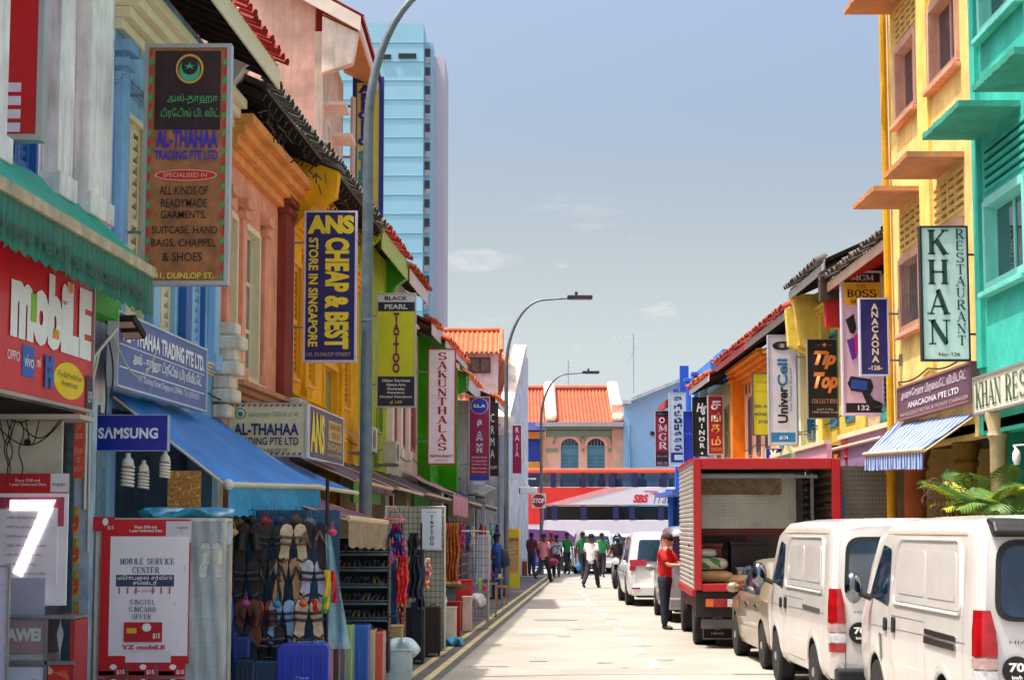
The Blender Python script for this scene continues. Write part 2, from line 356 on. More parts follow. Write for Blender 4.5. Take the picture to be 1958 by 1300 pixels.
# ---------------------------------------------------------------- ground, road, markings
mb = MB(); mb.add([(-900, -60, -.02), (900, -60, -.02), (900, 2500, -.02), (-900, 2500, -.02)], [(0, 1, 2, 3)])
structure('ground', mb, mat('#4c4a46', .9, var=.2, sc=.05))
road_m = mat((.34, .31, .265), .85, var=.16, sc=.5, bump=.4, dirt=.6, dcol=(.26, .245, .22), spec=.2)
mb = MB(); mb.grid(lambda a, b: (-6 + a * 17, -2 + b * 76.5, 0), 8, 30); structure('road', mb, road_m)
mb = MB(); mb.add([(-60, 74.6, .004), (70, 74.6, .004), (70, 91.5, .004), (-60, 91.5, .004)], [(0, 1, 2, 3)]); structure('cross_road', mb, mat((.30, .29, .28), .85, var=.12, sc=.4, dirt=.3, spec=.2))
# tarred shoulder between the stalls and the carriageway, following the left row
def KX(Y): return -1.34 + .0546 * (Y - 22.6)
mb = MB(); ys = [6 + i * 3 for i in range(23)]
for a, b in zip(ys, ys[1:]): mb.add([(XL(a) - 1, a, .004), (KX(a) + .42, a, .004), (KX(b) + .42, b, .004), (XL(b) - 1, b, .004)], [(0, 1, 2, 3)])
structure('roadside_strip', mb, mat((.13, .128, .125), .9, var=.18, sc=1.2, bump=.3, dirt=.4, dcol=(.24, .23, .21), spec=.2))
yel = mat((.62, .50, .22), .8, var=.2, sc=3, dirt=.6, dcol=(.25, .23, .2))
for k, off in enumerate((0, .26)):
    mb = MB()
    for a, b in zip(ys, ys[1:]): mb.add([(KX(a) + off - .05, a, .008), (KX(a) + off + .05, a, .008), (KX(b) + off + .05, b, .008), (KX(b) + off - .05, b, .008)], [(0, 1, 2, 3)])
    structure('yellow_line', mb, yel)
whm = mat((.75, .74, .72), .8, var=.12, sc=4, dirt=.4, dcol=(.4, .38, .36))
dm = MB().box(-.06, .06, -.5, .5, .004, .009).mesh('parking_dash', whm)
for k in range(16):
    o = link('parking_dash', dm, None, (1.95 + .004 * k, 11 + k * 2.9, 0)); o['kind'] = 'structure'
mb = MB()
for (x0, y0, x1, y1) in ((-.6, 25.2, -.05, 25.25), (.25, 26.2, .5, 26.27)): mb.box(x0, x1, y0, y1, .002, .006)
structure('road_drain_slot', mb, mat((.12, .12, .12), .9))
mb = MB().prism([(.45 * math.cos(i * .2618), .33 * math.sin(i * .2618)) for i in range(24)], 0, .007, axis='z')
for x, y in ((.9, 38), (.3, 55)):
    o = part('manhole_cover', mb, mat((.22, .21, .2), .7, var=.2), None); o.location = (x, y, 0); o['kind'] = 'structure'
# crack-sealed patches on the road
mb = MB(); rp = random.Random(3)
for x, y, a, b in ((.1, 33, .9, 1.9), (1.1, 45, .8, 3), (-.1, 58, .6, 2.2)): mb.add([(x, y, .0035), (x + a, y, .0035), (x + a, y + b, .0035), (x, y + b, .0035)], [(0, 1, 2, 3)])
structure('road_patch', mb, mat((.37, .35, .32), .85, var=.12, sc=2, dirt=.3, spec=.2))
mb = MB(); ro = random.Random(17)
for k in range(20):
    x, y, r_ = ro.uniform(.2, 2.2), ro.uniform(20, 66), ro.uniform(.04, .15); mb.add([(x + r_ * (1 + .4 * math.sin(i * 2.1 + k)) * math.cos(i * .5236), y + r_ * 1.6 * (1 + .3 * math.cos(i * 1.7 + k)) * math.sin(i * .5236), .003) for i in range(12)], [tuple(range(12))])
structure('road_oil_stain', mb, mat((.25, .225, .19), .6, var=.3, sc=5, dirt=.5, dcol=(.33, .3, .27)))
# pavements (five-foot ways)
mb = MB()
for a, b in zip(ys, ys[1:]):
    if b > 70: break
    mb.prism([(XL(a) + .25, a), (XL(a) - 4, a), (XL(b) - 4, b), (XL(b) + .25, b)], .005, .15, axis='z')
structure('left_pavement', mb, mat((.30, .27, .24), .8, var=.15, sc=2, dirt=.3))
kerb_m = mat((.42, .41, .39), .85, var=.15, sc=2, dirt=.35)
mb = MB(); mb.box(5.3, 13, 6, 68, .002, .14); structure('right_pavement', mb, mat((.33, .30, .27), .8, var=.15, sc=2, dirt=.3))
mb = MB()
for k in range(62): mb.box(5.15, 5.296, 6 + k, 6.985 + k, .002, .145)
structure('kerb', mb, kerb_m)

# ---------------------------------------------------------------- shophouse kit
TILE = mat('#b8542c', .8, var=.35, sc=2.2, dirt=.35, dcol=(.12, .07, .05)); TILER = mat('#9c2a1c', .75, var=.3, sc=3, dirt=.3)
TILEG = mat('#5d5750', .9, var=.3, sc=3, dirt=.5, dcol=(.05, .05, .05)); WOODD = mat('#2a1c14', .85, var=.35, sc=6)
class House:
    def __init__(s, name, label, side, Y0, Y1, X=None, off=0):
        s.side = side; s.w = Y1 - Y0; s.Y0 = Y0; s.Y1 = Y1
        if side == 'L': s.root = thing(name, label, 'building', (XL(Y0) + off, Y0, 0), LROT); s.w = s.w / math.sin(LROT)
        else: s.root = thing(name, label, 'building', (X, Y1, 0), -math.pi / 2)
        s.X = X
        s.win = []
    def lx(s, Y): return (Y - s.Y0) / math.sin(LROT) if s.side == 'L' else s.Y1 - Y
    def p(s, name, mb, m, **k): return part(name, mb, m, s.root, **k)
    def box(s, name, x0, x1, y0, y1, z0, z1, m, **k): return s.p(name, MB().box(x0, x1, y0, y1, z0, z1), m, **k)
    def wall(s, m, z0, z1, holes_=(), th=.22, x0=0, x1=None): s.p('wall', holes(MB(), x0, s.w if x1 is None else x1, z0, z1, 0, th, list(holes_)), m)
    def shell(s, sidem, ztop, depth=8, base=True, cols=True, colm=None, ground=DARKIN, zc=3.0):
        w_ = s.w
        s.p('side_wall', MB().box(.012, .2, .23, depth, .1, ztop), sidem); s.p('side_wall', MB().box(w_ - .2, w_ - .012, .23, depth, .1, ztop), sidem)
        s.p('back_wall', MB().box(.2, w_ - .2, depth - .2, depth, .1, ztop), sidem)
        if base:
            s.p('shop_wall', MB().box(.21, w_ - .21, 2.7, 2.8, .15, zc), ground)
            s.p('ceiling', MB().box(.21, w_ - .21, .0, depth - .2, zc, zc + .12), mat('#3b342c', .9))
            if not cols: return
            mb = MB(); mb.box(0, .34, -.02, .32, .15, zc + .001); s.p('column', mb, colm or sidem, bevel=.01)
            mb = MB(); mb.box(w_ - .34, w_, -.02, .32, .15, zc + .001); s.p('column', mb, colm or sidem, bevel=.01)
    def roof(s, ez, m=TILE, ey=-.75, ry=4.5, slope=.45, fascia=None, rafters=True, soffit=WOODD, x0=0, x1=None, fh=.14, tiles_=True):
        x1 = s.w if x1 is None else x1; rz = ez + (ry - ey) * slope; nt_ = max(2, int((x1 - x0) / .23)); rows = 16
        def f(a, b):
            ph = a * nt_ * 2 * math.pi; saw = (b * rows) % 1.0
            return (x0 + a * (x1 - x0), ey + b * (ry - ey), ez + .06 + b * (rz - ez) + .045 * math.cos(ph) - .02 * saw)
        nu = nt_ * 6
        g = MB(); g.grid(f, nu, rows)
        g.grid(lambda a, b: (x0 + a * (x1 - x0), 2 * ry - ey - b * (ry - ey), ez + .06 + b * (rz - ez)), 2, 2)
        for j in range(nt_ * 6):      # tile butts at the eave
            a = x0 + (x1 - x0) * j / nu; b = x0 + (x1 - x0) * (j + 1) / nu; za = f(j / nu, 0)[2]; zb = f((j + 1) / nu, 0)[2]
            g.add([(a, ey, ez), (b, ey, ez), (b, ey, zb), (a, ey, za)], [(0, 1, 2, 3)])
        o = s.p('roof_tiles', g, m, smooth=35); stuff(o)
        s.p('ridge', MB().tube([(x0, ry, rz + .08), (x1, ry, rz + .08)], .11, 8), m)
        g = MB(); g.add([(x0, ey + .02, ez - .02), (x1, ey + .02, ez - .02), (x1, 0.1, ez - .02 + (0.08 - ey) * slope), (x0, 0.1, ez - .02 + (.08 - ey) * slope)], [(0, 1, 2, 3)])
        s.p('soffit', g, soffit)
        if rafters:
            n = max(2, int((x1 - x0) / .42)); rm = MB().bar((0, ey + .04, ez - .08), (0, .1, ez - .08 + (.06 - ey) * slope), .06, .1).mesh('rafter', soffit)
            for i in range(n + 1): link('rafter', rm, s.root, (x0 + .06 + i * (x1 - x0 - .12) / n, 0, 0))
        if fascia: s.p('fascia', MB().box(x0, x1, ey - .03, ey - .003, ez - fh, ez + .03), fascia)
        if tiles_ and ey < -.3:
            tk = (m.name, 'tile')
            if tk not in MATS:
                q = MB(); q.grid(lambda a, b: (.11 * math.cos(math.pi * a), -.02 + .26 * b, .085 * math.sin(math.pi * a)), 6, 1); q.grid(lambda a, b: (.09 * math.cos(math.pi * a), -.02 + .26 * b, .065 * math.sin(math.pi * a)), 6, 1); MATS[tk] = q.mesh('roof_tile', m)
            n = int((x1 - x0) / .25)
            for k in range(n):
                o = link('roof_tile', MATS[tk], s.root, (x0 + .12 + k * .25, ey - .1 + random.uniform(-.03, .02), ez + .085 + random.uniform(-.012, .012))); o.rotation_euler = (R(24), 0, random.uniform(-.08, .08))
        s.rz = rz; return rz
    def cornice(s, z, h, d, m, x0=0, x1=None, name='cornice'):
        x1 = s.w if x1 is None else x1; mb = MB(); k = 4
        for i in range(k): mb.box(x0 + .003 * i, x1 - .003 * i, -d * (i + 1) / k, 0.001, z + h * i / k, z + h * (i + 1) / k - .004)
        s.p(name, mb, m, bevel=.008)
    def pilaster(s, x, w_, z0, z1, m, d=.12, cap=None):
        mb = MB(); mb.box(x - w_ / 2, x + w_ / 2, -d, 0, z0, z1)
        mb.box(x - w_ / 2 - .05, x + w_ / 2 + .05, -d - .05, 0.002, z1 - .28, z1 - .18); mb.box(x - w_ / 2 - .08, x + w_ / 2 + .08, -d - .08, .003, z1 - .12, z1 - .002)
        mb.box(x - w_ / 2 - .05, x + w_ / 2 + .05, -d - .04, .002, z0 + .002, z0 + .22); s.p('pilaster', mb, m, bevel=.01)
    def louvre(s, x0, x1, z0, z1, fm, sm, leaves=2, pitch=.09, parts_=False, y=.06, back=BLACK):
        fr = MB(); t = .06
        fr.box(x0, x0 + t, -.03, .16, z0, z1); fr.box(x1 - t, x1, -.03, .16, z0, z1); fr.box(x0 + t, x1 - t, -.029, .16, z1 - t, z1); fr.box(x0 + t, x1 - t, -.029, .16, z0, z0 + t)
        fo = s.p('window', fr, fm); part('backing', MB().box(x0 + t, x1 - t, .13, .15, z0 + t, z1 - t), back, fo)
        lw = (x1 - x0 - 2 * t) / leaves; n = int((z1 - z0 - 2 * t - .1) / pitch); st = .07
        for i in range(leaves):
            a = x0 + t + i * lw + .005; b = a + lw - .01; g = MB()
            g.box(a, a + st, y - .03, y + .02, z0 + t, z1 - t); g.box(b - st, b, y - .03, y + .02, z0 + t, z1 - t)
            for z in (z0 + t, (z0 + z1) / 2 - .04, z1 - t - .08): g.box(a + st, b - st, y - .028, y + .018, z, z + .08)
            if not parts_:
                for k in range(n):
                    z = z0 + t + .09 + k * pitch
                    g.add([(a + st, y - .02, z), (b - st, y - .02, z), (b - st, y + .025, z + pitch * .75), (a + st, y + .025, z + pitch * .75)], [(0, 1, 2, 3)])
            part('shutter', g, sm, fo)
            if parts_ and lw - .15 > .02:
                sm_ = MB().box(0, lw - .15, -.022, .012, 0, .018); sm_.v = [(x, yy, z + (yy * -1.6)) for x, yy, z in sm_.v]; me = sm_.mesh('slat', sm)
                for k in range(n): link('slat', me, fo, (a + st, y, z0 + t + .12 + k * pitch))
    def sash(s, x0, x1, z0, z1, fm, n=2, glass=GLASSD, sill=None, t=.06, rows=1, proud=.04, depth=.14):
        fr = MB(); fr.box(x0 - .03, x0 + t, -proud, depth, z0, z1); fr.box(x1 - t, x1 + .03, -proud, depth, z0, z1)
        fr.box(x0 + t, x1 - t, -proud + .001, depth, z1 - t, z1 + .03); fr.box(x0 + t, x1 - t, -proud + .001, depth, z0 - .03, z0 + t)
        fo = s.p('window', fr, fm); lw = (x1 - x0 - 2 * t) / n; lh = (z1 - z0 - 2 * t) / rows
        for i in range(n):
            for j in range(rows):
                a = x0 + t + i * lw; c = z0 + t + j * lh
                part('pane', MB().box(a + .03, a + lw - .03, depth - .05, depth - .04, c + .03, c + lh - .03), glass, fo)
                g = MB(); y0, y1 = depth - .07, depth - .02
                g.box(a, a + .03, y0, y1, c, c + lh); g.box(a + lw - .03, a + lw, y0, y1, c, c + lh); g.box(a + .03, a + lw - .03, y0 + .001, y1, c, c + .03); g.box(a + .03, a + lw - .03, y0 + .001, y1, c + lh - .03, c + lh)
                part('sash', g, fm, fo)
        if sill: part('sill', MB().box(x0 - .08, x1 + .08, -.12, .0, z0 - .1, z0 - .031), sill, fo, bevel=.01)
        return fo
    def party(s, x, ez, m, ey=-.8, th=.28, capm=None, low=.9):
        pl = [(0.05, ez - low - .5), (ey * .55, ez - low + .05), (ey, ez - low + .2), (ey - .05, ez + .12), (.05, ez + .45)]
        mb = MB(); mb.prism(pl, x - th / 2, x + th / 2, axis='x'); s.p('party_wall', mb, m, bevel=.01)
        if capm: s.p('coping', MB().add([(x - th / 2 - .04, ey - .1, ez + .13), (x + th / 2 + .04, ey - .1, ez + .13), (x + th / 2 + .04, .05, ez + .48), (x - th / 2 - .04, .05, ez + .48), (x - th / 2 - .04, ey - .1, ez + .21), (x + th / 2 + .04, ey - .1, ez + .21), (x + th / 2 + .04, .05, ez + .58), (x - th / 2 - .04, .05, ez + .58)], [(0, 3, 2, 1), (4, 5, 6, 7), (0, 1, 5, 4), (1, 2, 6, 5), (2, 3, 7, 6), (3, 0, 4, 7)]), capm)

# ---- left row
w_white = wallm('#efe4e4', .3); w_blue = wallm('#8fb8e0', .35, (.1, .13, .2)); w_orange = wallm('#eca084', .4, (.35, .2, .12)); w_yel = wallm('#f0ad10', .35, (.35, .22, .05))
w_lime = wallm('#a3b81c', .35); w_cream = wallm('#d8c7a8', .35); w_green = wallm('#3fa80f', .25, (.06, .2, .03)); w_pink = wallm('#e0b39c', .3, (.35, .22, .16)); w_maroon = wallm('#8c3a30', .4)
cream = paint('#e4d2ae'); bluep = paint('#2b62a8'); bluel = paint('#8fbfe6')
h = House('shophouse', 'near left white and blue shophouse behind the green awning and phone shop sign', 'L', 9.5, 18.9)
hs = [(h.lx(a), h.lx(b), 5.0, 7.4) for a, b in ((11.2, 12.2), (13.3, 14.3), (15.55, 16.35))]
h.wall(w_white, 3.05, 8.3, hs); h.shell(w_white, 8.3, colm=mat('#7c93a8', .6, var=.3, sc=4, dirt=.9, dcol=(.55, .55, .52)))
for q in hs: h.louvre(q[0], q[1], q[2], q[3], bluep, bluep, parts_=True)
for a, b in ((16.75, .45), (17.9, .75), (14.9, .4)): h.pilaster(h.lx(a), b, 4.9, 8.2, w_white, .16)
h.roof(8.3, TILER, fascia=cream); h.cornice(4.55, .25, .2, w_white)
h = House('shophouse', 'blue shophouse with white louvred shutters and cream cornice behind the tall brown trading sign', 'L', 18.9, 24.3)
hs = [(h.lx(19.35), h.lx(20.2), 4.1, 6.35), (h.lx(20.9), h.lx(21.75), 4.1, 6.35), (h.lx(22.5), h.lx(23.35), 4.1, 6.35)]
h.wall(w_blue, 3.05, 8.1, hs); h.shell(w_blue, 8.1, colm=w_blue)
h.louvre(*hs[0], cream, cream, parts_=True, pitch=.13); h.louvre(*hs[1], bluel, cream, parts_=True, pitch=.13); h.louvre(*hs[2], bluep, bluel, parts_=True, pitch=.13)
for a, m_, b in ((20.55, bluel, .3), (22.1, bluep, .25), (23.75, bluel, .3), (19.08, w_blue, .25)): h.pilaster(h.lx(a), b, 3.9, 7.0, m_, .1)
h.cornice(7.12, .5, .34, cream); h.cornice(6.55, .12, .1, w_blue); h.cornice(3.85, .14, .12, cream)
h.roof(8.0, TILER, fascia=cream, fh=.24, tiles_=False)
tm_ = MB(); tm_.grid(lambda a, b: (.105 * math.cos(math.pi * a), -.02 + .24 * b, .08 * math.sin(math.pi * a)), 6, 1); tm_.grid(lambda a, b: (.09 * math.cos(math.pi * a), -.02 + .24 * b, .065 * math.sin(math.pi * a)), 6, 1)
tme = tm_.mesh('roof_tile', TILER)
for k in range(23):
    o = link('roof_tile', tme, h.root, (.12 + k * .235, -.86 + random.uniform(-.03, .02), 8.09 + random.uniform(-.01, .02))); o.rotation_euler = (R(24), 0, random.uniform(-.1, .1))
h.party(.12, 8.0, cream, low=.15)
h.party(h.w - .02, 8.0, w_white, capm=w_white, th=.3, low=.0, ey=-.6)
# scrolled corbel at the blue/orange boundary over the trading board
cb = MB()
for (z, r_, d) in ((3.42, .16, .12), (3.62, .2, .2), (3.8, .17, .16), (3.98, .21, .24), (4.16, .15, .2), (4.32, .2, .28), (4.5, .12, .2)): cb.box(h.w - .2 - r_, h.w - .1 + r_, -d - .1, 0, z - .1, z + .075)
h.p('corbel', cb, wallm('#e9d8c4', .3), bevel=.03)
h = House('shophouse', 'weathered orange shophouse with two narrow cream windows and peeling paint', 'L', 24.3, 29.4)
hs = [(h.lx(24.75), h.lx(25.45), 3.95, 6.25), (h.lx(25.85), h.lx(27.1), 3.95, 6.25)]
h.wall(w_orange, 3.05, 7.6, hs); h.shell(w_orange, 7.6, colm=w_cream)
cw = paint('#ead8b4')
for q in hs: h.sash(q[0] + .04, q[1] - .04, q[2] + .04, q[3] - .04, cw, n=1, rows=3, glass=mat('#5f7478', .2, var=.3), depth=.18, proud=.02, sill=cw)
for a in (24.6, 25.65, 27.3): h.pilaster(h.lx(a), .26, 3.9, 6.5, w_orange, .07)
h.pilaster(h.lx(28.9), .75, 3.4, 7.1, w_maroon, .14)
h.cornice(6.9, .55, .42, wallm('#ea9a55', .35, (.5, .3, .1))); h.cornice(3.55, .3, .35, wallm('#c98a60', .5))
h.roof(7.75, TILEG, rafters=True, ry=4.2, ey=-.6)
rb = MB(); rr = random.Random(5)
for k in range(150):                     # broken battens, straw and hanging bits under the ruined eave
    y = rr.uniform(-.68, -.05); x = rr.uniform(0, h.w + 7); z = 7.55 + (y + .7) * .45 - rr.uniform(0, .28); a = rr.uniform(-1, 1); L_ = rr.uniform(.08, .45)
    rb.bar((x, y, z), (x + a * L_, y + rr.uniform(-.1, .1), z + rr.uniform(-.2, .12)), .014, .02)
stuff(h.p('eave_debris', rb, mat('#4a3526', .9, var=.6, sc=5)))
h.party(h.w, 7.5, w_yel, capm=TILEG, th=.3, low=.5)
h = House('shophouse', 'bright yellow shophouse with yellow louvred windows beside the orange one', 'L', 29.4, 38)
hs = [(h.lx(a), h.lx(b), 4.3, 6.3) for a, b in ((29.75, 30.75), (31.3, 32.3))] + [(h.lx(33.2), h.lx(34.9), 3.3, 4.9), (h.lx(35.6), h.lx(36.8), 4.2, 6.3)]
h.wall(w_yel, 3.05, 8.0, hs); h.shell(w_yel, 8.0, colm=w_cream); yl = paint('#e8a80c')
for q in hs[:2] + hs[3:]: h.louvre(*q, yl, yl, pitch=.1, leaves=2)
h.sash(*hs[2], yl, n=2, glass=mat('#7c8a3a', .3, var=.15)); h.pilaster(h.lx(31.0), .22, 4, 6.6, w_yel, .08); h.pilaster(h.lx(35.2), .3, 3.5, 6.9, w_yel, .1)
h.cornice(6.75, .3, .22, w_yel); h.cornice(3.9, .15, .14, w_yel, x1=h.lx(33))
h.roof(8.0, TILEG, ry=4.2, ey=-.5); h.party(h.w, 8.0, w_lime, low=.3, th=.3, ey=-.45)
h = House('shophouse', 'lime green shophouse half hidden by the nearest street lamp', 'L', 38, 43)
hs = [(h.lx(39), h.lx(40), 4, 6.2), (h.lx(41), h.lx(42), 4, 6.2)]
h.wall(w_lime, 3.05, 8.1, hs); h.shell(w_lime, 8.1, colm=w_cream)
for q in hs: h.louvre(*q, paint('#7c9a20'), paint('#8fae1e'))
h.roof(8.1, TILER, ry=4.2, fascia=paint('#a5bf25'), fh=.4, ey=-.45); h.party(h.w - .15, 8.0, paint('#3f9a1c'), th=.3, low=.5, ey=-.45)
h = House('shophouse', 'off-white shophouse with pink trim behind the yellow tattoo sign', 'L', 43, 47.5)
hs = [(h.lx(a), h.lx(a + .9), 3.9, 6.1) for a in (43.9, 45.8)]
h.wall(w_cream, 3.05, 7.95, hs); h.shell(w_cream, 7.95, colm=w_cream)
for q in hs: h.louvre(*q, paint('#b5645a'), paint('#8f4a40'))
for a in (43.5, 45.35, 47.1): h.pilaster(h.lx(a), .35, 3.6, 6.8, paint('#e8d8cc'), .1)
h.cornice(6.8, .3, .3, cream); h.roof(7.95, TILE, ry=4.2, ey=-.5, fascia=paint('#cfc4bc'), fh=.3, soffit=mat('#4a2a20', .8))
h = House('shophouse', 'narrow cream shophouse with brown shutters just before the bright green one', 'L', 47.52, 50)
h.wall(w_cream, 3.05, 7.1, [(.6, 1.7, 3.9, 5.9)]); h.shell(w_cream, 7.1, colm=w_cream); h.louvre(.6, 1.7, 3.9, 5.9, paint('#b5645a'), paint('#8f4a40')); h.roof(7.15, TILE, ry=4.2, ey=-.6, fascia=paint('#cfc4bc'), fh=.25, soffit=mat('#4a2a20', .8))
h = House('shophouse', 'bright green shophouse behind the white restaurant sign with red letters', 'L', 50, 57.5)
hs = [(h.lx(a), h.lx(a + 1.1), 3.9, 5.6) for a in (51.5, 54.5)]
h.wall(w_green, 3.05, 6.9, hs); h.shell(w_green, 6.9, colm=w_cream)
for q in hs: h.louvre(*q, paint('#2f7a18'), paint('#2f6a18'))
h.p('party_wall', MB().prism([(0, 3), (-.35, 3), (-.35, 6.9), (0, 7.2)], .0, .3, axis='x'), w_green)
h.p('party_wall', MB().prism([(0, 3), (-.55, 3), (-.55, 6.8), (0, 7.1)], h.w - 1.2, h.w - .75, axis='x'), w_green)
h.roof(6.95, TILE, ry=4.2, fascia=paint('#c9c0b8'), rafters=False, soffit=mat('#2f7a14', .8))
h = House('shophouse', 'dark green shophouse behind the maroon hanging signs on the left', 'L', 57.5, 63.5)
w_dg = wallm('#2c5c20', .4); h.wall(w_dg, 3.05, 6.6, [(h.lx(59), h.lx(60.4), 4, 5.6)]); h.shell(w_dg, 6.6, colm=w_cream); h.louvre(h.lx(59), h.lx(60.4), 4, 5.6, paint('#d8d2c8'), paint('#3f7a30'))
h.roof(6.6, TILE, ry=4.2, fascia=paint('#d8d0c4'), fh=.35, rafters=False, soffit=mat('#23381a', .8)); h.party(.2, 6.6, paint('#4da81c'), low=.6)
h = House('shophouse', 'white two-storey shophouse second from the left end of the street', 'L', 63.5, 69.5, off=.55)
w_wg = wallm('#d9d8d4', .25); hs = [(h.lx(a), h.lx(a + 1), 3.8, 5.5) for a in (64.5, 66.8)]
h.wall(w_wg, 3.05, 6.3, hs); h.shell(w_wg, 6.3, colm=w_wg)
for q in hs: h.louvre(*q, paint('#3f7f92'), paint('#4f93a6'))
h.roof(6.3, TILE, ry=4.0, fascia=paint('#e4e0da'), rafters=False); h.cornice(3.2, .2, .4, w_wg)
# corner house at the left end: gable wall runs along our street, lantern roof above
cr_ = thing('corner_shophouse', 'white corner house with orange tiled roof, raised lantern roof and steep white gable', 'building', (0, 0, 0))
gw = MB(); P0 = Vector((-.12, 69.7)); P1 = Vector((.72, 75.2)); P2 = Vector((.95, 77.0))
P1.x = .56; P2.x = .68; pts = [(P0, 5.9), (P1, 9.1), (P2, 8.9), (P2, 0), (P0, 0)]
gw.add([(p.x, p.y, z) for p, z in pts] + [(p.x - .35, p.y + .03, z) for p, z in pts], [(0, 1, 2, 3, 4), (9, 8, 7, 6, 5)] + [(i, (i + 1) % 5, (i + 1) % 5 + 5, i + 5) for i in range(5)])
part('gable_wall', gw, wallm('#cfd3dc', .2), cr_)
cp = MB(); d_ = (P1 - P0); nrm = Vector((0.35, 0))
cp.add([(P0.x - .5, P0.y - .05, 5.85), (P0.x + .05, P0.y - .05, 5.85), (P1.x + .05, P1.y, 9.12), (P1.x - .5, P1.y, 9.12), (P0.x - .5, P0.y - .05, 6.1), (P0.x + .05, P0.y - .05, 6.1), (P1.x + .05, P1.y - .1, 9.42), (P1.x - .5, P1.y - .1, 9.42)],
        [(0, 3, 2, 1), (4, 5, 6, 7), (0, 1, 5, 4), (1, 2, 6, 5), (2, 3, 7, 6), (3, 0, 4, 7)])
part('coping', cp, mat('#d8cabc', .8, var=.25, sc=2, dirt=.5, dcol=(.3, .22, .16)), cr_, bevel=.05)
part('front_wall', MB().box(-9, -.48, 69.9, 70.1, 0, 5.7), w_wg, cr_)
part('coping_end', MB().box(-.62, .05, 69.55, 69.75, 5.4, 6.1), mat('#eee2d2', .8, var=.2, sc=2, dirt=.45), cr_)
def tiled(parent, A, B, Cc, D, m, n=None, rows=12, name='roof_tiles', amp=.04):
    """tiled slope A-B along the eave, D-C along the ridge; tile columns run from eave to ridge"""
    A, B, Cc, D = map(Vector, (A, B, Cc, D)); n = n or int((B - A).length / .23); nr = (B - A).cross(D - A).normalized()
    if nr.z < 0: nr = -nr
    def f(a, b):
        p = (A.lerp(B, a)).lerp(D.lerp(Cc, a), b); return p + nr * (amp * math.cos(a * n * 2 * math.pi) - .025 * ((b * rows) % 1))
    g = MB(); g.grid(f, n * 6, rows); return stuff(part(name, g, m, parent, smooth=35))
TO = mat('#bf6640', .8, var=.28, sc=1.6, dirt=.3, dcol=(.25, .1, .06))
tiled(cr_, (-9, 69.4, 5.7), (-.45, 69.4, 5.7), (.3, 75, 9.0), (-9, 75, 9.0), TO)
lan = MB(); lan.box(-2.45, -.55, 71.8, 74.8, 7.1, 8.75); part('lantern_wall', lan, wallm('#e6dcd6', .2), cr_)
wf = part('window', MB().box(-2.05, -.85, 71.72, 71.79, 7.95, 8.55), mat('#4a3026', .6), cr_)
for k in range(3): part('pane', MB().box(-2.0 + k * .39, -1.67 + k * .39, 71.70, 71.715, 8.0, 8.5), mat('#6b5b4c', .2, var=.5, sc=8), wf)
tiled(cr_, (-2.75, 71.3, 8.72), (-.42, 71.3, 8.72), (-.42, 73.2, 9.75), (-2.75, 73.2, 9.75), TO, n=12, rows=6)
part('lantern_gable', MB().prism([(71.3, 8.7), (73.2, 9.72), (75.1, 8.7)], -.56, -.5, axis='x'), wallm('#d98a62', .3), cr_)
part('lantern_back_slope', MB().add([(-2.75, 75.1, 8.72), (-.42, 75.1, 8.72), (-.42, 73.2, 9.75), (-2.75, 73.2, 9.75)], [(0, 1, 2, 3)]), TO, cr_)
part('ridge', MB().tube([(-2.75, 73.2, 9.8), (-.4, 73.2, 9.8)], .1), TO, cr_); part('hip_ridge', MB().tube([(-.42, 71.3, 8.78), (-.42, 73.2, 9.8)], .09), TO, cr_)
part('side_slope', MB().box(-9, -2.8, 75, 75.2, 0, 8.9), w_wg, cr_)

# pink rear building rising over the left row
pk = thing('tall_house', 'tall pale pink house rising above the left row with red-tiled overhanging roof', 'building', (0, 0, 0))
xw, y0, y1 = -4.48, 42.5, 47.7; wp = wallm('#f0c4ac', .22, (.45, .28, .2))
part('side_wall', MB().box(-14, xw - .2, y0, y0 + .25, 3, 17), wp, pk)
fw_ = MB(); fw_.v = []; holes(fw_, y0, y1 + .0, 3, 13.6, 0, .2, [(43.2, 44.0, 8.6, 11.6), (44.9, 45.7, 8.2, 11.2)]); fw_.v = [(xw - yy, x, z) for x, yy, z in fw_.v]; part('wall', fw_, wallm('#e6d3ba', .22), pk)
part('back_wall', MB().box(-14, xw - .2, y1 - .2, y1, 3, 15), wp, pk)
for a, b, c, d in ((43.2, 44.0, 8.6, 11.6), (44.9, 45.7, 8.2, 11.2)):
    f_ = part('window', MB().box(xw - .1, xw + .05, a - .06, a + .02, c, d).box(xw - .1, xw + .05, b - .02, b + .06, c, d).box(xw - .1, xw + .051, a, b, d - .04, d + .08).box(xw - .1, xw + .14, a - .05, b + .05, c - .1, c), paint('#f0e6d8'), pk)
    part('pane', MB().box(xw - .1, xw - .08, a + .02, b - .02, c, d - .04), mat('#dccab0', .5, var=.15), f_)
    part('hood', MB().box(xw - .02, xw + .5, a - .2, b + .2, d + .35, d + .43), paint('#f0e6d8'), f_)
part('soffit', MB().add([(-3.62, y0 - .35, 13.55), (-3.62, y1 + .2, 13.55), (xw, y1 + .2, 13.95), (xw, y0 - .35, 13.95)], [(0, 1, 2, 3)]), mat('#c98a45', .7, var=.15, sc=2), pk)
part('fascia', MB().box(-3.62, -3.56, y0 - .4, y1 + .3, 13.5, 13.72), paint('#efe0cc'), pk)
part('bargeboard', MB().add([(-3.56, y0 - .42, 13.5), (-10.5, y0 - .42, 17.3), (-10.5, y0 - .42, 17.65), (-3.56, y0 - .42, 13.85), (-3.56, y0 - .34, 13.5), (-10.5, y0 - .34, 17.3), (-10.5, y0 - .34, 17.65), (-3.56, y0 - .34, 13.85)], [(0, 3, 2, 1), (4, 5, 6, 7), (0, 1, 5, 4), (1, 2, 6, 5), (2, 3, 7, 6), (3, 0, 4, 7)]), paint('#efe0cc'), pk)
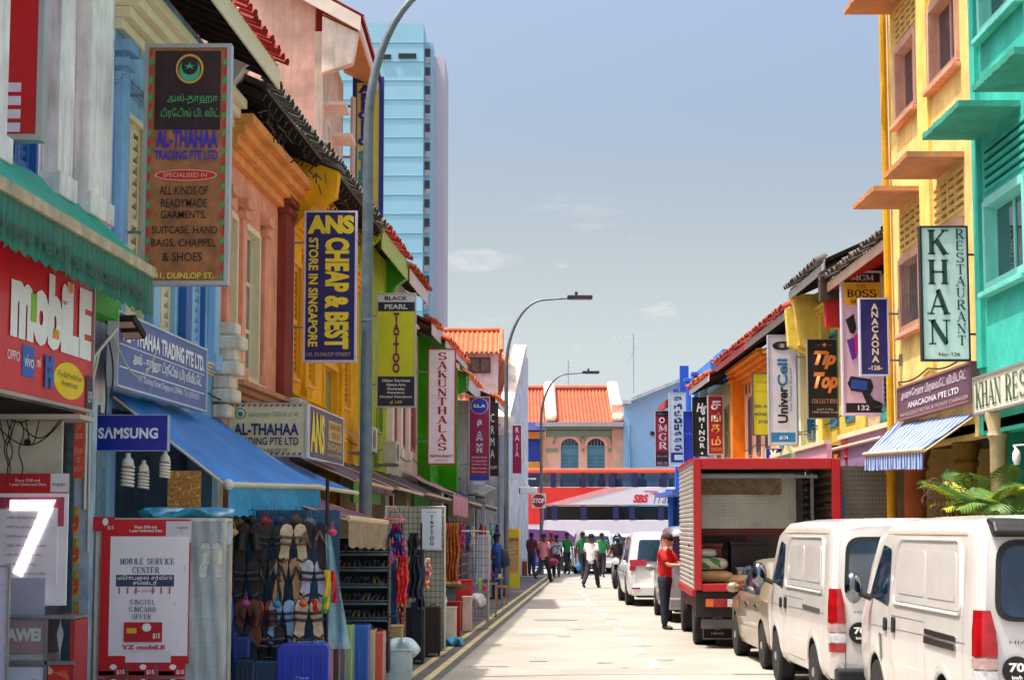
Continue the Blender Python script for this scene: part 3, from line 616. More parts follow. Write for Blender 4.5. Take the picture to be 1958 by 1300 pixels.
part('eave_bracket', MB().prism([(xw, 12.5), (-3.75, 12.75), (-3.62, 13.5), (xw, 13.9)], y0 - .3, y0, axis='y'), wallm('#efe0cc', .2), pk, bevel=.03)
tiled(pk, (-3.5, y0 - .4, 13.85), (-3.5, y1 + .3, 13.85), (-10.5, y1 + .3, 17.75), (-10.5, y0 - .4, 17.75), TILER)
part('rainwater_pipe', MB().tube([(-5.6, y0 - .07, 6), (-5.6, y0 - .07, 11.2)], .06).tube([(-4.2, y1 - .2, 6), (-4.2, y1 - .2, 13.2)], .07), paint('#dcc6b4'), pk, smooth=True)
part('ledge', MB().bar((-5.9, y0 - .15, 14.1 - 2.0), (-8.5, y0 - .15, 14.0), .4, .16).bar((-5.1, y0 - .1, 9.2), (-5.95, y0 - .1, 11.4), .3, .12), paint('#efe0cc'), pk)
fr = MB()
for k in range(7): fr.bar((-6.3 + .0 * k, y0 - .12 - .08 * k, 12.3 - .16 * k), (-7.6, y0 - .12 - .08 * k, 12.5 - .16 * k), .03, .03)
solo('drying_rack', fr, paint('#d8ccc0'), 'white pole rack fixed on the pink side wall above the orange roof', 'rack')
def antenna(loc, h_, label, arms=5, span=.9):
    a_ = thing('tv_antenna', label, 'antenna', loc); part('mast', MB().tube([(0, 0, 0), (0, 0, h_)], .02, 6), STEEL, a_)
    g = MB(); g.tube([(-span, 0, h_ * .93), (span, 0, h_ * .95)], .012, 5)
    for k in range(arms): x = -span + 2 * span * (k + .5) / arms; g.tube([(x, -.25, h_ * .94), (x, .25, h_ * .94)], .008, 4)
    g.tube([(-span * .5, 0, h_ * .62), (span * .15, 0, h_ * .62)], .012, 5); g.tube([(-.3, 0, h_ * .5), (.1, 0, h_ * .78)], .008, 4)
    part('elements', g, STEEL, a_); return a_
antenna((XL(30) - .9, 30, 9.0), 2.5, 'bent aerial on the ruined roof in front of the pink wall', span=.8)

# ---- housing tower far behind
tw = thing('residential_tower', 'pale blue high-rise housing block with dark slot windows behind the left row', 'building', at(757, HV, 265) * Vector((1, 1, 0)) if False else (0, 0, 0))
def T(u, v, Y=265): return at(u, v, Y)
bt = mat('#9accdc', .7, var=.04, sc=.2, dirt=.10, dcol=(.3, .42, .48)); x0 = T(706, 500).x; xa = T(730, 500).x; xb = T(808, 500).x; xc = T(828, 500, 272).x; xd = T(851, 500, 278).x
zt = T(760, 45).z; part('main_slab', MB().box(xa - 6, xb, 265, 285, 0, zt), bt, tw)
part('low_slab', MB().box(x0 - 8, xa - .05, 265.5, 285, 0, T(710, 58).z), mat('#8ccfcf', .7, var=.04, sc=.2, dirt=.10, dcol=(.3, .42, .48)), tw)
part('stair_tower', MB().box(xb - 2, xc, 268, 284, 0, T(815, 82, 268).z), mat('#a4cedc', .7, var=.04, sc=.2, dirt=.10, dcol=(.3, .42, .48)), tw)
part('end_slab', MB().box(xc - 1, xd, 274, 290, 0, T(840, 108, 274).z), mat('#dccbd6', .7, var=.04, sc=.2, dirt=.10, dcol=(.3, .42, .48)), tw)
st = 2.85; j = MB(); k = 0; zz = zt - 3
while zz > 10: j.box(xa - 6.01, xb + .02, 264.93, 264.99, zz, zz + .10); j.box(x0 - 8, xa - .07, 265.42, 265.49, zz, zz + .1); zz -= st
part('floor_band', j, mat('#7fb4c8', .7, var=.04, sc=.2, dirt=.10, dcol=(.3, .42, .48)), tw)
def slot(a, b, c, d, Y):
    A = T(a, d, Y); B = T(b, c, Y); part('window', MB().box(A.x, B.x, Y - .12, Y - .02, A.z, B.z), GLASSD, tw)
slot(725, 748, 105, 114, 264.9); slot(762, 796, 103, 113, 264.9)
zz = T(812, 110, 267.9).z; k = 0
wm = MB().box(0, (xc - xb) * .6, -.1, 0, 0, 1.3).mesh('window', GLASSD); pm = MB().box(-.02, (xc - xb) * .62, -.14, .02, -.9, 0).mesh('balcony_panel', wallm('#d8c8c8', .1))
while zz > 16: link('window', wm, tw, (xb + .12, 267.95, zz)); link('balcony_panel', pm, tw, (xb + .1, 267.95, zz)); zz -= st

# ---- cross-street row far end
fp = thing('peach_shophouse', 'peach shophouse with green arched windows and orange tiled roof facing down the street', 'building', (0, 0, 0))
YF = 92.0; sF = FPX / YF; F = lambda u, v: at(u, v, YF); wpe = mat('#f4c4a4', .8, var=.08, sc=1, streak=.3, dcol=(.5, .3, .2))
xa, xb = F(1043, 900).x, F(1191, 900).x; ez = F(1100, 812).z
wins = [(F(1070, 0).x, F(1103, 0).x), (F(1119, 0).x, F(1152, 0).x)]; zb_, zsp, zto = F(0, 893).z - 1.2, F(0, 853).z, F(0, 838).z
part('wall', holes(MB(), xa, xb, .0, ez, YF, YF + .25, [(a, b, zb_, zto) for a, b in wins]), wpe, fp)
gt = paint('#5a98a8'); gtr = paint('#7fa08a')
for a, b in wins:
    cx = (a + b) / 2; rx = (b - a) / 2; f_ = part('window', MB().box(a, b, YF + .1, YF + .14, zb_, zsp), gt, fp)
    for sgn in (0, 1):
        g = MB()
        for k in range(9): g.box(a + .06 + sgn * rx, a + rx - .06 + sgn * rx, YF + .06, YF + .09, zb_ + .3 + k * .18, zb_ + .36 + k * .18)
        part('shutter', g, paint('#4a8494'), f_)
    arc = [(cx + rx * math.cos(t), zsp + (zto - zsp) * math.sin(t)) for t in [math.pi * i / 12 for i in range(13)]]
    part('fanlight', MB().prism(arc, YF + .08, YF + .1), GLASSD, f_)
    g = MB()
    for t in (-.5, -.17, .17, .5): g.box(cx + t * rx * 1.1 - .02, cx + t * rx * 1.1 + .02, YF + .04, YF + .07, zsp, zsp + (zto - zsp) * math.sqrt(1 - (t * 1.1) ** 2))
    g.box(a, b, YF + .03, YF + .08, zsp - .04, zsp + .04); part('muntin', g, gt, f_)
    sp = [(cx - rx - .12, zto + .12)]; out = []
    sg = MB(); n = 14
    for i in range(n):
        t0, t1 = math.pi * i / n, math.pi * (i + 1) / n; q = lambda t, r_: (cx + (rx + r_) * math.cos(t), zsp + (zto - zsp + r_) * math.sin(t))
        sg.prism([q(t0, 0), q(t1, 0), q(t1, .14), q(t0, .14)], YF - .08, YF + .02)
    part('arch_moulding', sg, wpe, f_)
    fl = MB(); fl.prism([(a, zto + .001), (a, zsp)] + [(cx - rx * math.cos(t), zsp + (zto - zsp) * math.sin(t)) for t in [math.pi / 2 * i / 6 for i in range(7)]], YF, YF + .2); fl.prism([(b, zto + .001), (b, zsp)] + [(cx + rx * math.cos(t), zsp + (zto - zsp) * math.sin(t)) for t in [math.pi / 2 * i / 6 for i in range(7)]], YF, YF + .2)
    part('spandrel', fl, wpe, fp)
    g = MB()
    for i in range(10):
        t0, t1 = math.pi * i / 10, math.pi * (i + 1) / 10; q = lambda t, r_: (cx + (rx + .3 + r_) * math.cos(t), zsp + .1 + (zto - zsp + .3 + r_) * math.sin(t))
        g.prism([q(t0, 0), q(t1, 0), q(t1, .12), q(t0, .12)], YF - .05, YF + .01)
    part('hood_moulding', g, gtr, fp)
part('cornice', MB().box(xa, xb, YF - .35, YF, ez - .25, ez - .02).box(xa, xb, YF - .12, YF, ez - .6, ez - .3), gtr, fp); part('string_course', MB().box(xa, wins[0][0] - .15, YF - .1, YF, zsp - .25, zsp - .1).box(wins[1][1] + .15, xb, YF - .1, YF, zsp - .25, zsp - .1).box(wins[0][1] + .15, wins[1][0] - .15, YF - .1, YF, zsp - .25, zsp - .1), gtr, fp)
part('gutter', MB().box(xa - .5, xb, YF - .75, YF - .6, ez - .12, ez + .1), paint('#9aa0a4'), fp)
zr = at(1100, 745, YF + 5).z
TF = mat('#b05c3c', .75, var=.22, sc=1.2, dirt=.2, dcol=(.3, .12, .07))
tiled(fp, (F(1000, 0).x - 1.5, YF - .7, ez), (xb, YF - .7, ez), (xb, YF + 5, zr), (F(1000, 0).x - 1.5, YF + 5, zr), TF, n=36, rows=14, amp=.06)
part('ridge', MB().tube([(F(1000, 0).x, YF + 5, zr + .1), (xb, YF + 5, zr + .1)], .14), TF, fp)
for a in (F(1052, 0).x, xb - .25):
    pw = MB(); c_ = mat('#e3c0a4', .8, var=.2, sc=2, dirt=.4)
    pw.add([(a - .3, YF - .6, ez + .1), (a + .3, YF - .6, ez + .1), (a + .3, YF + 5, zr + .1), (a - .3, YF + 5, zr + .1), (a - .3, YF - .6, ez + .45), (a + .3, YF - .6, ez + .45), (a + .3, YF + 4.6, zr + .45), (a - .3, YF + 4.6, zr + .45)],
           [(0, 3, 2, 1), (4, 5, 6, 7), (0, 1, 5, 4), (1, 2, 6, 5), (2, 3, 7, 6), (3, 0, 4, 7)]); part('party_coping', pw, c_, fp, bevel=.18)
part('corner_pier', MB().box(xb - .55, xb + .1, YF - .25, YF + .2, 0, ez + 1.0), wallm('#e8b99c', .2), fp)
part('ground_shopfront', MB().box(xa, xb, YF - .02, YF - .004, 0, 2.9), mat('#5a4a40', .7, var=.4, sc=1.2), fp)
antenna((F(1090, 0).x, YF + 5, zr), 1.6, 'thin aerial on the roof ridge of the peach house', arms=2, span=.15)
antenna((F(1219, 0).x, YF + 5, zr - .2), 3.2, 'tall branched television aerial above the peach and blue roofs', arms=6, span=1.1)
bf = thing('blue_shophouse', 'narrow blue and yellow shophouse beside the peach one, behind the stop sign', 'building', (0, 0, 0))
part('wall', MB().box(xa - 3.5, xa - .02, YF, YF + .2, 0, ez), wallm('#2b55b8', .15), bf)
for k in range(4): part('shutter', MB().box(xa - .75 - k * .85, xa - .3 - k * .85, YF - .06, YF - .001, 3.2, 6.2), paint('#1c3f9c'), bf)
for z in (ez - .7, ez - 2.2): part('band', MB().box(xa - 3.5, xa - .02, YF - .1, YF - .0015, z, z + .35), paint('#e59a2c'), bf)
part('pilaster', MB().box(xa - .25, xa - .03, YF - .14, YF - .001, 2.8, ez - .72), paint('#e59a2c'), bf); part('fascia', MB().box(xa - 3.5, xa - .02, YF - .7, YF - .6, ez - .3, ez + .1), paint('#6a78c0'), bf)
bg_ = thing('blue_gable_house', 'plain light blue gable-end building to the right of the peach house', 'building', (0, 0, 0))
wb_ = mat('#86bcdc', .8, var=.06, sc=1, streak=.25, dcol=(.3, .4, .5)); q = [F(1191, 1085), F(1191, 770), F(1205, 768), F(1308, 727), F(1345, 727), F(1345, 1085)]
part('gable_wall', MB().prism([(p.x, max(p.z, 0)) for p in q], YF - .5, YF + 6), wb_, bg_)
part('parapet', MB().bar((q[2].x, YF - .55, q[2].z + .06), (q[3].x, YF - .55, q[3].z + .06), .7, .16).box(q[1].x - .05, q[2].x, YF - .9, YF - .2, q[1].z - .1, q[1].z + .08), wallm('#a9bfca', .3), bg_)
part('slot', MB().box(F(1236, 0).x, F(1262, 0).x, YF - .56, YF - .49, F(0, 833).z, F(0, 826).z), BLACK, bg_); part('rainwater_pipe', MB().tube([(F(1197, 0).x, YF - .6, 2), (F(1197, 0).x, YF - .6, 7)], .06), paint('#5f9ab8'), bg_)
# ---------------------------------------------------------------- right row
w_ry = wallm('#f0cf80', .3, (.5, .38, .15)); w_teal = wallm('#3fb8a4', .15, (.1, .35, .32)); orl = wallm('#c9895c', .35, (.2, .15, .12)); sillm = wallm('#e0a07c', .25)
def three(name, label, Y0, Y1, wm_, wins, ledge, trim, framem, pipes, ledges):
    h = House(name, label, 'R', Y0, Y1, XR); zf = [(4.82, 6.0), (8.08, 9.3)]
    hs = [(h.lx(b), h.lx(a), z0, z1) for a, b in wins for z0, z1 in zf] + [(h.lx(b), h.lx(a), z0, z1) for a, b in wins for z0, z1 in ((6.12, 6.66), (9.42, 9.92))]
    h.wall(wm_, 3.05, 14, hs); h.shell(wm_, 14, zc=3.1, cols=False)
    for a, b in wins:
        for fl, (z0, z1) in enumerate(zf):
            x0, x1 = h.lx(b), h.lx(a)
            fo = h.sash(x0 + .03, x1 - .03, z0 + .03, z1 - .03, framem, n=2, glass=mat('#1c2a3c', .05, var=.3, sc=1, spec=1), sill=trim, t=.08, proud=.05, depth=.16)
            if fl == 0 and wm_ is w_ry:
                g = MB()
                for k in range(9): t = x0 + .1 + k * (x1 - x0 - .2) / 8; g.bar((t, -.02, z0 + .1), (t + .12, -.02, (z0 + z1) / 2), .012, .012); g.bar((t + .12, -.02, (z0 + z1) / 2), (t, -.02, z1 - .1), .012, .012); g.bar((t - .12 + .12, -.02, z0 + .1), (t - .1, -.02, (z0 + z1) / 2), .012, .012)
                part('security_grille', g, STEEL, fo)
        for z0, z1 in ((6.12, 6.66), (9.42, 9.92)):
            x0, x1 = h.lx(b), h.lx(a); n = 5; vf = h.p('vent', MB().box(x0, x1, .15, .2, z0, z1), BLACK)
            for k in range(n + 1):
                zz = z0 + (z1 - z0) * k / n; part('slat', MB().box(x0, x1, -.012, .08, zz - .03, zz + .022), wm_, vf)
            if wm_ is w_ry:
                for k in range(1, 4): t = x0 + (x1 - x0) * k / 4; part('bar', MB().box(t - .04, t + .04, -.0125, .079, z0, z1), wm_, vf)
    for a, b, z, pr in ledges:
        mb = MB(); x0, x1 = h.lx(b), h.lx(a); n = 22; rq = random.Random(int(a * 10))
        top = [(x0 + (x1 - x0) * i / n, -pr - rq.uniform(-.012, .012)) for i in range(n + 1)]
        poly = [(x0, 0)] + top + [(x1, 0)]
        mb.prism([(p[0], p[1]) for p in poly], z, z + .07 + rq.uniform(0, .005), axis='z'); h.p('ledge', mb, ledge)
    for Y in pipes: h.p('rainwater_pipe', MB().tube([(h.lx(Y), -.09, 3.1), (h.lx(Y), -.09, 14)], .055).tube([(h.lx(Y), -.09, 7.0), (h.lx(Y), -.09, 7.12)], .068), wm_ if wm_ is not w_ry else wallm('#d8a51c', .2), smooth=True)
    return h
h = three('shophouse', 'tall three-storey yellow building with concrete ledges on the right', 23.5, 28.7, w_ry, [(26.5, 28.0), (24.0, 25.7)], orl, sillm, mat('#d9a890', .6, var=.15), [28.55], [(26.4, 28.0, 6.78, .72), (23.9, 25.5, 6.77, .76), (26.3, 28.4, 9.98, .72), (23.9, 25.5, 9.98, .72)])
h.box('pier', h.lx(26.4), h.lx(25.75), -.05, -.001, 3.9, 14, wallm('#f0d070', .15))
h = three('shophouse', 'tall teal building at the right edge with green ledges', 13.5, 23.48, w_teal, [(21.0, 22.9), (18.5, 20.4), (15.5, 17.5)], wallm('#3f9c84', .35, (.1, .15, .14)), wallm('#6fd0c0', .2), paint('#7fd6c8'), [], [(21.2, 23.1, 6.82, .74), (18.8, 20.5, 6.82, .74), (16, 17.7, 6.82, .74), (21.2, 23.1, 10.0, .7)])
h.box('pier', h.lx(23.3), h.lx(23.05), -.06, -.001, 3.9, 14, w_teal)

def rhouse(name, label, Y0, Y1, X, wm_, ez, wins, tm, fascia=None, soffit=WOODD, wcol='#2f7f96', eyx=.75, **k):
    h = House(name, label, 'R', Y0, Y1, X); hs = [(h.lx(b), h.lx(a), z0, z1) for a, b, z0, z1 in wins]
    h.wall(wm_, 3.05, ez, hs); h.shell(wm_, ez)
    for q in hs: h.louvre(*q, paint(wcol), paint(wcol))
    h.roof(ez, tm, ry=4.3, fascia=fascia, soffit=soffit, ey=-eyx, **k); return h
w_ly = wallm('#e3c85a', .25); w_oc = wallm('#d8c9a0', .35)
h = rhouse('shophouse', 'cream shophouse with red soffit beside the tall yellow building', 28.72, 35, 6.8, w_oc, 6.5, [(30, 31.2, 4, 5.8), (32.6, 33.8, 4, 5.8)], TILEG, fascia=paint('#b89a84'), soffit=mat('#b01812', .7))
h.box('party_wall', h.lx(35) + .0, h.lx(34.75), -.8, -.001, 5.7, 6.4, mat('#b01812', .7, var=.1))
pw = MB().prism([(-.9, 6.2), (-.9, 6.75), (4.3, 9.6), (4.3, 6.2)], .0, .3, axis='x'); h.p('party_wall', pw, wallm('#4d4136', .6, (.04, .04, .03)))
pw = MB().prism([(-.1, 6.4), (.6, 7.9), (4.6, 8.9), (4.6, 6.4)], h.w - .9, h.w - .5, axis='x'); h.p('parapet', pw, wallm('#4d4136', .6, (.04, .04, .03)))
h.box('teal_panel', h.lx(33.5), h.lx(30), -.05, -.001, 3.1, 3.95, paint('#2fa596'))
h = rhouse('shophouse', 'yellow shophouse with grey eave behind the black collections sign', 35.02, 39.5, 6.8, w_ly, 6.95, [(36.2, 37.2, 4, 6), (38, 39, 4, 6)], TILEG, fascia=paint('#9a9a98'))
h.pilaster(.3, .5, 3.2, 6.7, w_ly, .2); h.p('party_wall', MB().prism([(0, 5.6), (-.6, 5.8), (-.75, 6.9), (0, 6.9)], 0, .3, axis='x'), w_ly); h.cornice(6.3, .3, .3, w_ly)
h = rhouse('shophouse', 'cream shophouse with teal shutters behind the white phone shop sign', 39.52, 47, 6.8, wallm('#e2d08c', .25), 6.6, [(40.6, 42.0, 3.9, 6.0), (43, 44.4, 3.9, 6.0), (45.2, 46.4, 3.9, 6)], TILER, fascia=paint('#8c8278'), wcol='#1f7f9c')
for a in (40.1, 42.5, 44.8): h.pilaster(h.lx(a), .3, 3.4, 6.2, paint('#e6e0b8'), .12)
h.cornice(6.1, .35, .35, wallm('#e8ce7a', .3)); h.party(h.w - .1, 6.5, w_ly)
h = rhouse('shophouse', 'orange shophouse with tall corner pilaster and dark slit windows on the right', 47.02, 54, 6.8, wallm('#e8a276', .2, (.5, .25, .12)), 6.6, [(48.2, 49, 3.9, 5.6), (50, 50.8, 3.9, 5.6), (51.8, 52.5, 3.9, 5.6)], TILER, fascia=paint('#b03a38'), wcol='#6b5f74')
op = wallm('#e57d1c', .3, (.4, .2, .05)); h.pilaster(.25, .5, 3.3, 6.4, op, .35); h.cornice(6.05, .45, .5, op)
for k in range(9): h.box('vent_slot', .9 + k * .72, 1.15 + k * .72, -.01, -.001, 5.72, 6.0, BLACK)
h = rhouse('shophouse', 'cream shophouse with low tiled eave behind the red Tamil sign', 54.02, 60, 6.6, w_oc, 6.35, [(55.5, 56.7, 4, 5.6), (57.8, 58.8, 4, 5.6)], TILE, fascia=paint('#c5bdb4'), wcol='#8f7f4a')
h = House('shophouse', 'bright blue and pale blue corner shophouse at the far right end', 'R', 60.02, 67.6, 6.15)
wbb = wallm('#3f7fc8', .15, (.1, .2, .4)); wpb = wallm('#a8c8ea', .12, (.3, .4, .5)); h.wall(wpb, 3.05, 6.7, [(1, 2, 3.9, 5.6), (3.2, 4.2, 3.9, 5.6), (5.4, 6.4, 3.9, 5.6)]); h.shell(wpb, 6.7, colm=paint('#1f56b4'))
for a in (1, 3.2, 5.4): h.louvre(a, a + 1, 3.9, 5.6, paint('#1f4fa8'), paint('#2b5fb8'))
for a in (.2, 2.6, 4.8, 7.3): h.pilaster(a, .3, .2, 7.0, paint('#2b62c0'), .15)
h.p('corner_roof', MB().prism([(-.75, 6.1), (-.75, 6.35), (.6, 7.1), (.6, 6.9)], 0, 3.2, axis='x'), TILER); h.box('roof_block', .8, h.w, .4, 5, 6.7, 7.4, wbb); h.box('roof_block', h.w - 3, h.w - .05, .8, 2.6, 7.41, 7.75, wallm('#3a86c8', .1)); h.box('pier', 3.9, 4.1, -.3, -.0, 5.9, 7.5, paint('#1f56b4'))
h.box('canopy', 0, 7.5, -.9, -.001, 3.0, 3.12, paint('#2b62c0'))

# pilaster and side of the cross-street corner (bright blue post by the bus)
bp = thing('blue_column', 'ornate bright blue corner column with capital by the bus', 'column', (5.85, 67.2, .14)); part('shaft', MB().lathe([(.2, 0), (.2, .3), (.15, .35), (.14, 2.6), (.17, 2.7), (.15, 2.75), (.24, 3.05), (.24, 3.15)], n=14), paint('#1f63c8'), bp, smooth=True); part('plinth', MB().box(-.25, .25, -.25, .25, 0, .28), paint('#1f4fa8'), bp)

# ---------------------------------------------------------------- left hanging signs
navy = flat('#1b1a63', rough=.35); red_ = flat('#c8102a', rough=.4); white_ = flat('#f6f2f6', rough=.4); lime_ = flat('#c2cc1a', rough=.4); dnavy = flat('#101a38'); yelt = flat('#e8cf2c'); blu = flat('#1d36b4', rough=.35)
brown = mat('#a86a3c', .6, var=.35, sc=5, streak=.45, dcol=(.25, .11, .05))
s = Sign('hanging_sign', 'tall weathered brown sign of Al-Thahaa Trading with red, white and green striped edge', BL(19.2), 268, 84, 443, 545, .14, brown, ALU, .045, group='signs hanging over the left shops')
gr, rd, bk, dbl = flat('#3fa85a'), flat('#d8232c'), flat('#0c0808'), flat('#2a2ab4')
n = 26; strp = [MB(), MB()]; W, H = s.W, s.H
for k in range(n):
    z0 = .05 + (H - .1) * k / n; z1 = z0 + (H - .1) / n * .62
    for x in (-W / 2 + .05, W / 2 - .085): strp[k % 2].add([(x, -.001, z0), (x + .035, -.001, z0 + .02), (x + .035, -.001, z1 + .02), (x, -.001, z1)], [(0, 1, 2, 3)])
stuff(part('airmail_stripe', strp[0], gr, s.root)); stuff(part('airmail_stripe', strp[1], rd, s.root))
s.rect(.12, .64, .88, .97, mat('#33120f', .6, var=.6, sc=4, streak=.7, dcol=(.05, .03, .08)))
s.disc(.52, .895, .16, .062, flat('#d8a03c')); s.disc(.52, .895, .135, .052, flat('#2a120e')); s.disc(.52, .89, .12, .046, flat('#3fae84')); s.disc(.52, .905, .095, .036, flat('#2a120e'))
s.t('★', .455, .892, .585, .92, flat('#3fae84'))
s.t('அல்-தாஹா', .27, .745, .85, .79, flat('#4fae6a')); s.t('டிரேடிங் பி. லிட்.', .2, .685, .88, .73, flat('#4fae6a'))
s.t('AL-THAHAA', .15, .565, .86, .64, dbl, bold=.03); s.t('TRADING PTE LTD', .13, .515, .86, .555, dbl, bold=.02)
s.disc(.5, .452, .36, .024, flat('#e9a08c')); s.disc(.5, .452, .34, .02, flat('#c8201c')); s.t('SPECIALISED IN', .24, .443, .74, .461, flat('#e8b0a0'))
for txt, a, b, z in (('ALL KINDS OF', .2, .76, .37), ('READYMADE', .22, .75, .318), ('GARMENTS,', .22, .74, .268), ('SUITCASE, HAND', .12, .87, .205), ('BAGS, CHAPPEL', .12, .86, .152), ('& SHOES', .25, .7, .097)): s.t(txt, a, z, b, z + .036, bk, bold=.006)
s.t('141, DUNLOP ST.', .13, .022, .84, .05, flat('#e8d24a'), bold=.02); s.bracket(-1, .42, (.22, .79))
s = Sign('hanging_sign', 'navy sign with yellow lettering reading ANS cheap and best store', BL(29), 579, 403, 683, 692, .14, navy, flat('#c9c4d8'), .03, group='signs hanging over the left shops')
s.t('ANS', .06, .845, .95, .97, yelt, bold=.06); s.t('CHEAP & BEST', .40, .085, .86, .82, yelt, rot=90, bold=.05); s.t('STORE IN SINGAPORE', .09, .1, .27, .82, yelt, rot=90, bold=.03); s.t('145, DUNLOP STREET', .06, .035, .9, .062, flat('#c8a46a')); s.bracket(-1, .35, (.23, .79))
s = Sign('hanging_sign', 'yellow-green tattoo sign with dark top and bottom reading Black Pearl', BL(38.7), 719, 560, 796, 779, .14, lime_, ALU, .03, group='signs hanging over the left shops')
s.rect(.03, .92, .97, .985, flat('#c3d3dc')); s.rect(.03, .84, .97, .92, dnavy); s.rect(.03, .013, .97, .27, dnavy)
s.t('BLACK', .2, .935, .78, .97, dnavy, bold=.03); s.t('PEARL', .2, .857, .78, .9, flat('#c3d3dc'), bold=.03); s.t('TATTOO', .41, .3, .59, .825, flat('#7c1c4c'), vert=True, bold=.05, ls=.8)
for k, txt in enumerate(('Other Services:', 'Henna Arts', 'Portraits', 'Paintings', 'Digital Paintings')): hw = .028 * len(txt) * .85; s.t(txt, .5 - hw, .222 - k * .036, .5 + hw, .247 - k * .036, flat('#d8dce0'), bold=.02)
s.t('# 149', .35, .03, .65, .06, yelt); s.bracket(-1, .3)
s = Sign('hanging_sign', 'tall white sign with red border and red upright lettering of a restaurant', BL(49.2), 817, 666, 872, 888, .16, white_, flat('#b3122c'), .035, group='signs hanging over the left shops')
s.t('SAKUNTHALAS', .33, .12, .7, .965, flat('#c8141f'), ser=True, vert=True, wt=.12); s.t('RESTAURANT', .1, .062, .9, .085, flat('#a8141f'), bold=.03); s.t('66 & 68 DUNLOP ST', .25, .032, .75, .045, flat('#a8141f')); s.bracket(-1, .3)
s = Sign('hanging_sign', 'maroon sign with blue round emblem and outlined white and blue letters', BL(60), 896, 758, 937, 920, .16, flat('#a31c50'), ALU, .03, group='signs hanging over the left shops')
s.rect(.02, .01, .98, .07, blu); s.disc(.5, .89, .42, .1, flat('#d8a0c0')); s.disc(.5, .89, .38, .09, blu); s.t('S.L.A', .22, .87, .78, .91, white_, bold=.05)
s.t('S\nA\nM', .33, .34, .68, .73, white_, bold=.1, ls=1.2, ser=False); s.t('S\nA\nM', .36, .345, .65, .725, blu, bold=.0, ls=1.2)
for k, txt in enumerate(('EMPORIUM PTE LTD', 'Luggage', 'Watches, Toys', 'Electronics', 'Garments')): s.t(txt, .15, .27 - k * .042, .85, .292 - k * .042, white_)
s.bracket(-1, .25)
s = Sign('hanging_sign', 'black-brown sign with white upright letters behind the maroon sign', BL(63), 936, 770, 953, 910, .12, flat('#2b1210'), flat('#1a0c0a'), .02, group='signs hanging over the left shops')
s.t('CRMA', .1, .25, .55, .85, white_, vert=True); s.t('GALLERY', .02, .1, .9, .14, white_)
s = Sign('hanging_sign', 'small magenta sign on the white corner house at the left end', BL(68.5), 979, 812, 998, 906, .12, flat('#a01850'), WHITE, .02, group='signs hanging over the left shops')
s.t('RAJA', .3, .35, .7, .95, white_, vert=True)
s = Sign('hanging_sign', 'tall yellow sign with blue and teal borders fixed on the pink house', BL(47.9), 672, 147, 734, 425, .2, flat('#2f8f98'), flat('#1c2a88'), .10, group='signs hanging over the left shops')
s.rect(.16, .0, .84, .955, flat('#d6c44c')); s.rect(.0, .96, 1, .995, flat('#1c2a88')); s.t('APPOLLO', .17, .52, .62, .945, flat('#1c2a88'), vert=True, bold=.08, ls=.85); s.t('SILK', .17, .22, .62, .49, flat('#2f8f98'), vert=True, bold=.08, ls=.85); s.bracket(-1, .45, (.45, .8), th=.06)
s = Sign('hanging_sign', 'large red sign with white marks cut off at the top left corner', BL(15.5), -60, -140, 90, 268, .16, flat('#c40a18', rough=.35), ALU, .05, group='signs hanging over the left shops')
wl = flat('#d9d4e6')
for k in range(4): s.rect(.05, .038 + k * .062, .70, .08 + k * .062, wl)
s.t('P', .1, .69, .68, .795, wl, rot=90, bold=.1); s.rect(.3, .46, .45, .62, wl); s.rect(.3, .63, .45, .66, wl)
s = Sign('hanging_sign', 'small royal blue sign with white lettering beside the pillar', BL(17.9), 174, 793, 322, 862, .1, flat('#10239c', rough=.3), flat('#9fb0d8'), .006, rise=0)
s.t('SΛMSUNG', .09, .34, .87, .66, flat('#dfe6f4'), bold=.04, cs=1.05)
mb = MB(); mb.box(-s.W / 2 - .13, -s.W / 2 - .11, .04, .06, -.04, .32); mb.box(-s.W / 2 - .11, -s.W / 2, .04, .06, .06, .075); mb.box(-s.W / 2 - .11, -s.W / 2, .04, .06, .28, .295); part('bracket', mb, bluep, s.root)

# signs along the left facades
s = Sign('shop_sign', 'long red phone shop board with big white letters and yellow oval', PL(.35), -40, 525, 182, 786, .12, flat('#d8172c', rough=.35), ALU, .03, cat='sign', vl=742)
W = s.W
s.t('mobiLE', .22, .36, .97, .86, white_, bold=.07); s.rect(.385, .5, .43, .68, flat('#8fc42c'), y=-.012); s.rect(.73, .79, .76, .86, flat('#e8962c'), y=-.012); s.rect(.585, .44, .64, .5, flat('#e8962c'), y=-.012)
s.disc(.76, .185, .15, .125, flat('#f0c814')); s.t('A Tyre & Batt Phone Back Cover\nAll converts & repairs', .64, .13, .88, .24, flat('#6b5a10')); s.rect(.33, .14, .43, .34, flat('#1c62b8')); s.t('vivo', .34, .2, .42, .28, white_); s.t('OPPO', .2, .22, .3, .28, white_); s.t('mi', .445, .22, .48, .28, white_); s.t('M', .52, .1, .6, .32, flat('#1c62b8'), bold=.1); s.rect(.93, .02, .995, .26, flat('#3a3238')); s.t('139', .945, .07, .98, .15, white_)
s = Sign('shop_sign', 'faded slate blue board reading Al-Thahaa Trading over the blue awning', PL(.3), 222, 668, 396, 772, .1, mat('#5a6ea8', .5, var=.1, sc=3), flat('#c8ccdc'), .02, vl=738)
s.H *= 1
s.t('AL - THAHAA TRADING PTE LTD.', .05, .62, .96, .86, white_, bold=.04); s.t('அல் - தாஹா டிரேடிங் (பி) லிமிடெட்', .15, .32, .93, .54, white_, bold=.02); s.t('141, Dunlop Street Singapore 209466. Tel: 6295 8701', .2, .12, .9, .24, white_); s.rect(.03, .27, .97, .285, white_); s.rect(.03, .57, .97, .58, white_)
